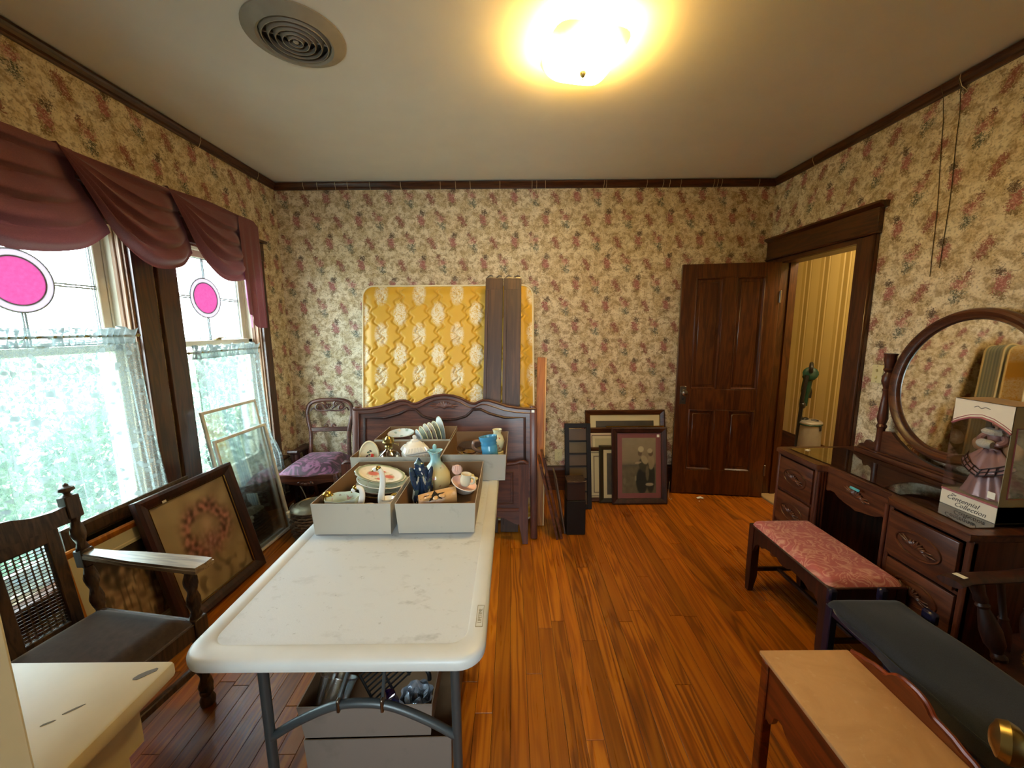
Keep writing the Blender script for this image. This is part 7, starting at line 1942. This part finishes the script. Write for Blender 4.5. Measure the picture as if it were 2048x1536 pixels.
# three frames stacked edge-on against the plank
def edge_frame(label, x, y0, y1, h, lean, mat, art, **k):
    return framed('framed_picture', label, y1 - y0, h, (x, (y0 + y1) / 2, 0), R(90), lean, mat=mat, art=art, group='frames leaning edge-on beside the headboard', **k)
edge_frame('rosewood frame seen edge-on, first of the three leaning beside the headboard', 0.318, 2.655, 2.855, 0.600, R(12.5), M_WALNY, None, rail=0.03, depth=0.02)
edge_frame('narrow walnut frame seen edge-on in the middle of the leaning three', 0.350, 2.665, 2.865, 0.640, R(12.5), M_WALNY, None, rail=0.03, depth=0.02)
edge_frame('pale picture with a thin frame nearest the black box among the leaning three', 0.388, 2.74, 2.98, 0.44, R(9), M_STEEL, lambda u, v: mixc(hx('#8e8a86'), hx('#57504a'), 0.5 + nz(u * 5, v * 5)), rail=0.018, depth=0.012)

# ------------------------------------------------------------------ outlet, switch, scraps on the floor
def wall_plate(name, label, loc, rz, kind):
    t = thing(name, label, name.replace('_', ' '), loc, (0, 0, rz))
    m = MB(); m.box((0, -0.003, 0), (0.072, 0.006, 0.116), bev=0.0025); m.obj('cover_plate', M_IVORY, t)
    if kind == 'outlet':
        for s in (-1, 1):
            m = MB(); m.lathe([(0.001, -0.002), (0.016, -0.002), (0.016, 0.002), (0.001, 0.002)], 20, Matrix.Translation((0, -0.0075, s * 0.021)) @ Matrix.Rotation(R(90), 4, 'X'), sy=0.85); so = m.obj('socket', M_IVORY, t)
            m = MB()
            for sx in (-1, 1): m.box((sx * 0.006, -0.0098, s * 0.021 + 0.003), (0.002, 0.001, 0.008))
            m.ball((0, -0.0098, s * 0.021 - 0.007), (0.0022, 0.0008, 0.0022)); m.obj('slot', M_BLACKP, so)
    else:
        for s in (-1, 1):
            m = MB(); m.box((0, -0.0105, s * 0.022), (0.010, 0.014, 0.018), bev=0.003, rot=(s * 0.4, 0, 0)); m.obj('toggle', M_IVORY, t)
    for s in (-1, 0, 1) if kind == 'outlet' else (-1, 1):
        m = MB(); m.ball((0, -0.0065, s * 0.048 if kind != 'outlet' else s * 0.0), (0.003, 0.001, 0.003)); m.obj('screw', M_STEEL, t)
        if kind == 'outlet': break
wall_plate('outlet', 'ivory double power outlet low on the back wall by the black frame', (0.437, YB - 0.0006, 0.345), 0, 'outlet')
wall_plate('light_switch', 'ivory double light switch plate between the door casing and the mirror post', (XR - 0.0006, 2.405, 1.248), R(-90), 'switch')
t = thing('paper_scrap', 'crumpled clear wrapper on the floor before the open door', 'litter', (1.70, 3.325, 0))
m = MB(); m.grid(lambda u, v: (lerp(-0.03, 0.03, u), lerp(-0.015, 0.015, v), 0.006 + 0.012 * (0.5 + nz(u * 4, v * 4, 2)) * math.sin(PI * u)), 10, 8); m.obj('sheet', M_TAG, t, fix=False)
t = thing('paper_scrap', 'tiny white paper crumb on the floor by the door', 'litter', (1.665, 3.27, 0))
m = MB(); m.ball((0, 0, 0.003), (0.006, 0.004, 0.003)); m.obj('crumb', M_TAG, t)
m = MB(); m.tube(smooth_path([(1.418, 3.335, 0.16), (1.416, 3.34, 0.08), (1.414, 3.33, 0.02), (1.425, 3.31, 0.004), (1.43, 3.31, 0.004), (1.445, 3.33, 0.004)], 6), 0.002, 6); tag(m.obj('picture_wire', M_WIRE), 'loose hanging wire trailing on the floor behind the bonnet photograph', 'wire')

# ------------------------------------------------------------------ picture wires hung from the crown moulding
YW = YB - 0.004
def wire(pts, label, mat=M_WIRE, r=0.0017):
    m = MB(); m.tube(pts, r, 5); tag(m.obj('picture_wire', mat), label, 'wire', 'picture wires hooked over the crown moulding')
def bw(x0, x1, zend, label, wob=0.006):
    # hooked over the moulding, then against the paper
    pts = [(x0, YB - 0.034, 2.792), (x0 + 0.001, YB - 0.036, 2.77), (lerp(x0, x1, 0.05), YB - 0.020, 2.735)]
    n_ = 10 if zend < 2.6 else 2
    for i in range(1, n_ + 1):
        f = i / n_; pts.append((lerp(x0, x1, f) + wob * math.sin(f * 9 + x0 * 5), YW, lerp(2.72, zend, f)))
    wire(pts, label)
long_ = [(-1.655, -1.648, 2.33), (-1.205, -1.16, 2.44), (0.185, 0.190, 2.14), (0.802, 0.760, 1.76), (0.822, 0.826, 1.80), (1.310, 1.275, 2.30), (1.365, 1.372, 1.80), (1.745, 1.690, 2.11), (1.775, 1.773, 2.60), (1.812, 1.750, 2.36)]
od = ['first', 'second', 'third', 'fourth', 'fifth', 'sixth', 'seventh', 'eighth', 'ninth', 'tenth', 'eleventh', 'twelfth', 'thirteenth']
for k, (a, b, z) in enumerate(long_):
    bw(a, b, z, '%s long pale wire hanging on the back wall, counting from the windows' % od[k])
short_ = [-1.775, -1.50, -1.395, -0.94, -0.60, -0.47, -0.345, -0.09, 0.225, 0.30, 1.17, 1.46, 2.13]
for k, a in enumerate(short_):
    bw(a, a + (0.03 if k % 3 == 0 else -0.012 if k % 3 == 1 else 0.006), 2.715, '%s short wire end over the back wall moulding, counting from the windows' % od[k], 0.002)
def sw(x, sgn, y0, y1, zend, label, mat):
    pts = [(x + sgn * 0.034, y0, 2.792), (x + sgn * 0.036, y0, 2.77), (x + sgn * 0.02, y0, 2.735)]
    n_ = 8 if zend < 2.6 else 2
    for i in range(1, n_ + 1):
        f = i / n_; pts.append((x + sgn * 0.004, lerp(y0, y1, f) + 0.004 * math.sin(f * 8), lerp(2.72, zend, f)))
    wire(pts, label, mat)
sw(XR, -1, 2.225, 2.172, 1.81, 'longest dark wire hanging on the right wall above the vanity', M_WIRED)
sw(XR, -1, 2.145, 2.130, 1.85, 'second dark wire hanging on the right wall above the vanity', M_WIRED)
sw(XR, -1, 2.14, 2.12, 2.70, 'short pale wire end over the right wall moulding above the vanity', M_WIRE)
sw(XR, -1, 3.10, 3.095, 2.70, 'short pale wire end over the right wall moulding above the door', M_WIRE)
sw(XL, 1, 3.30, 3.295, 2.70, 'short pale wire end over the left wall moulding near the corner', M_WIRE)
sw(XL, 1, 2.72, 2.70, 2.70, 'short pale wire end over the left wall moulding above the swags', M_WIRE)
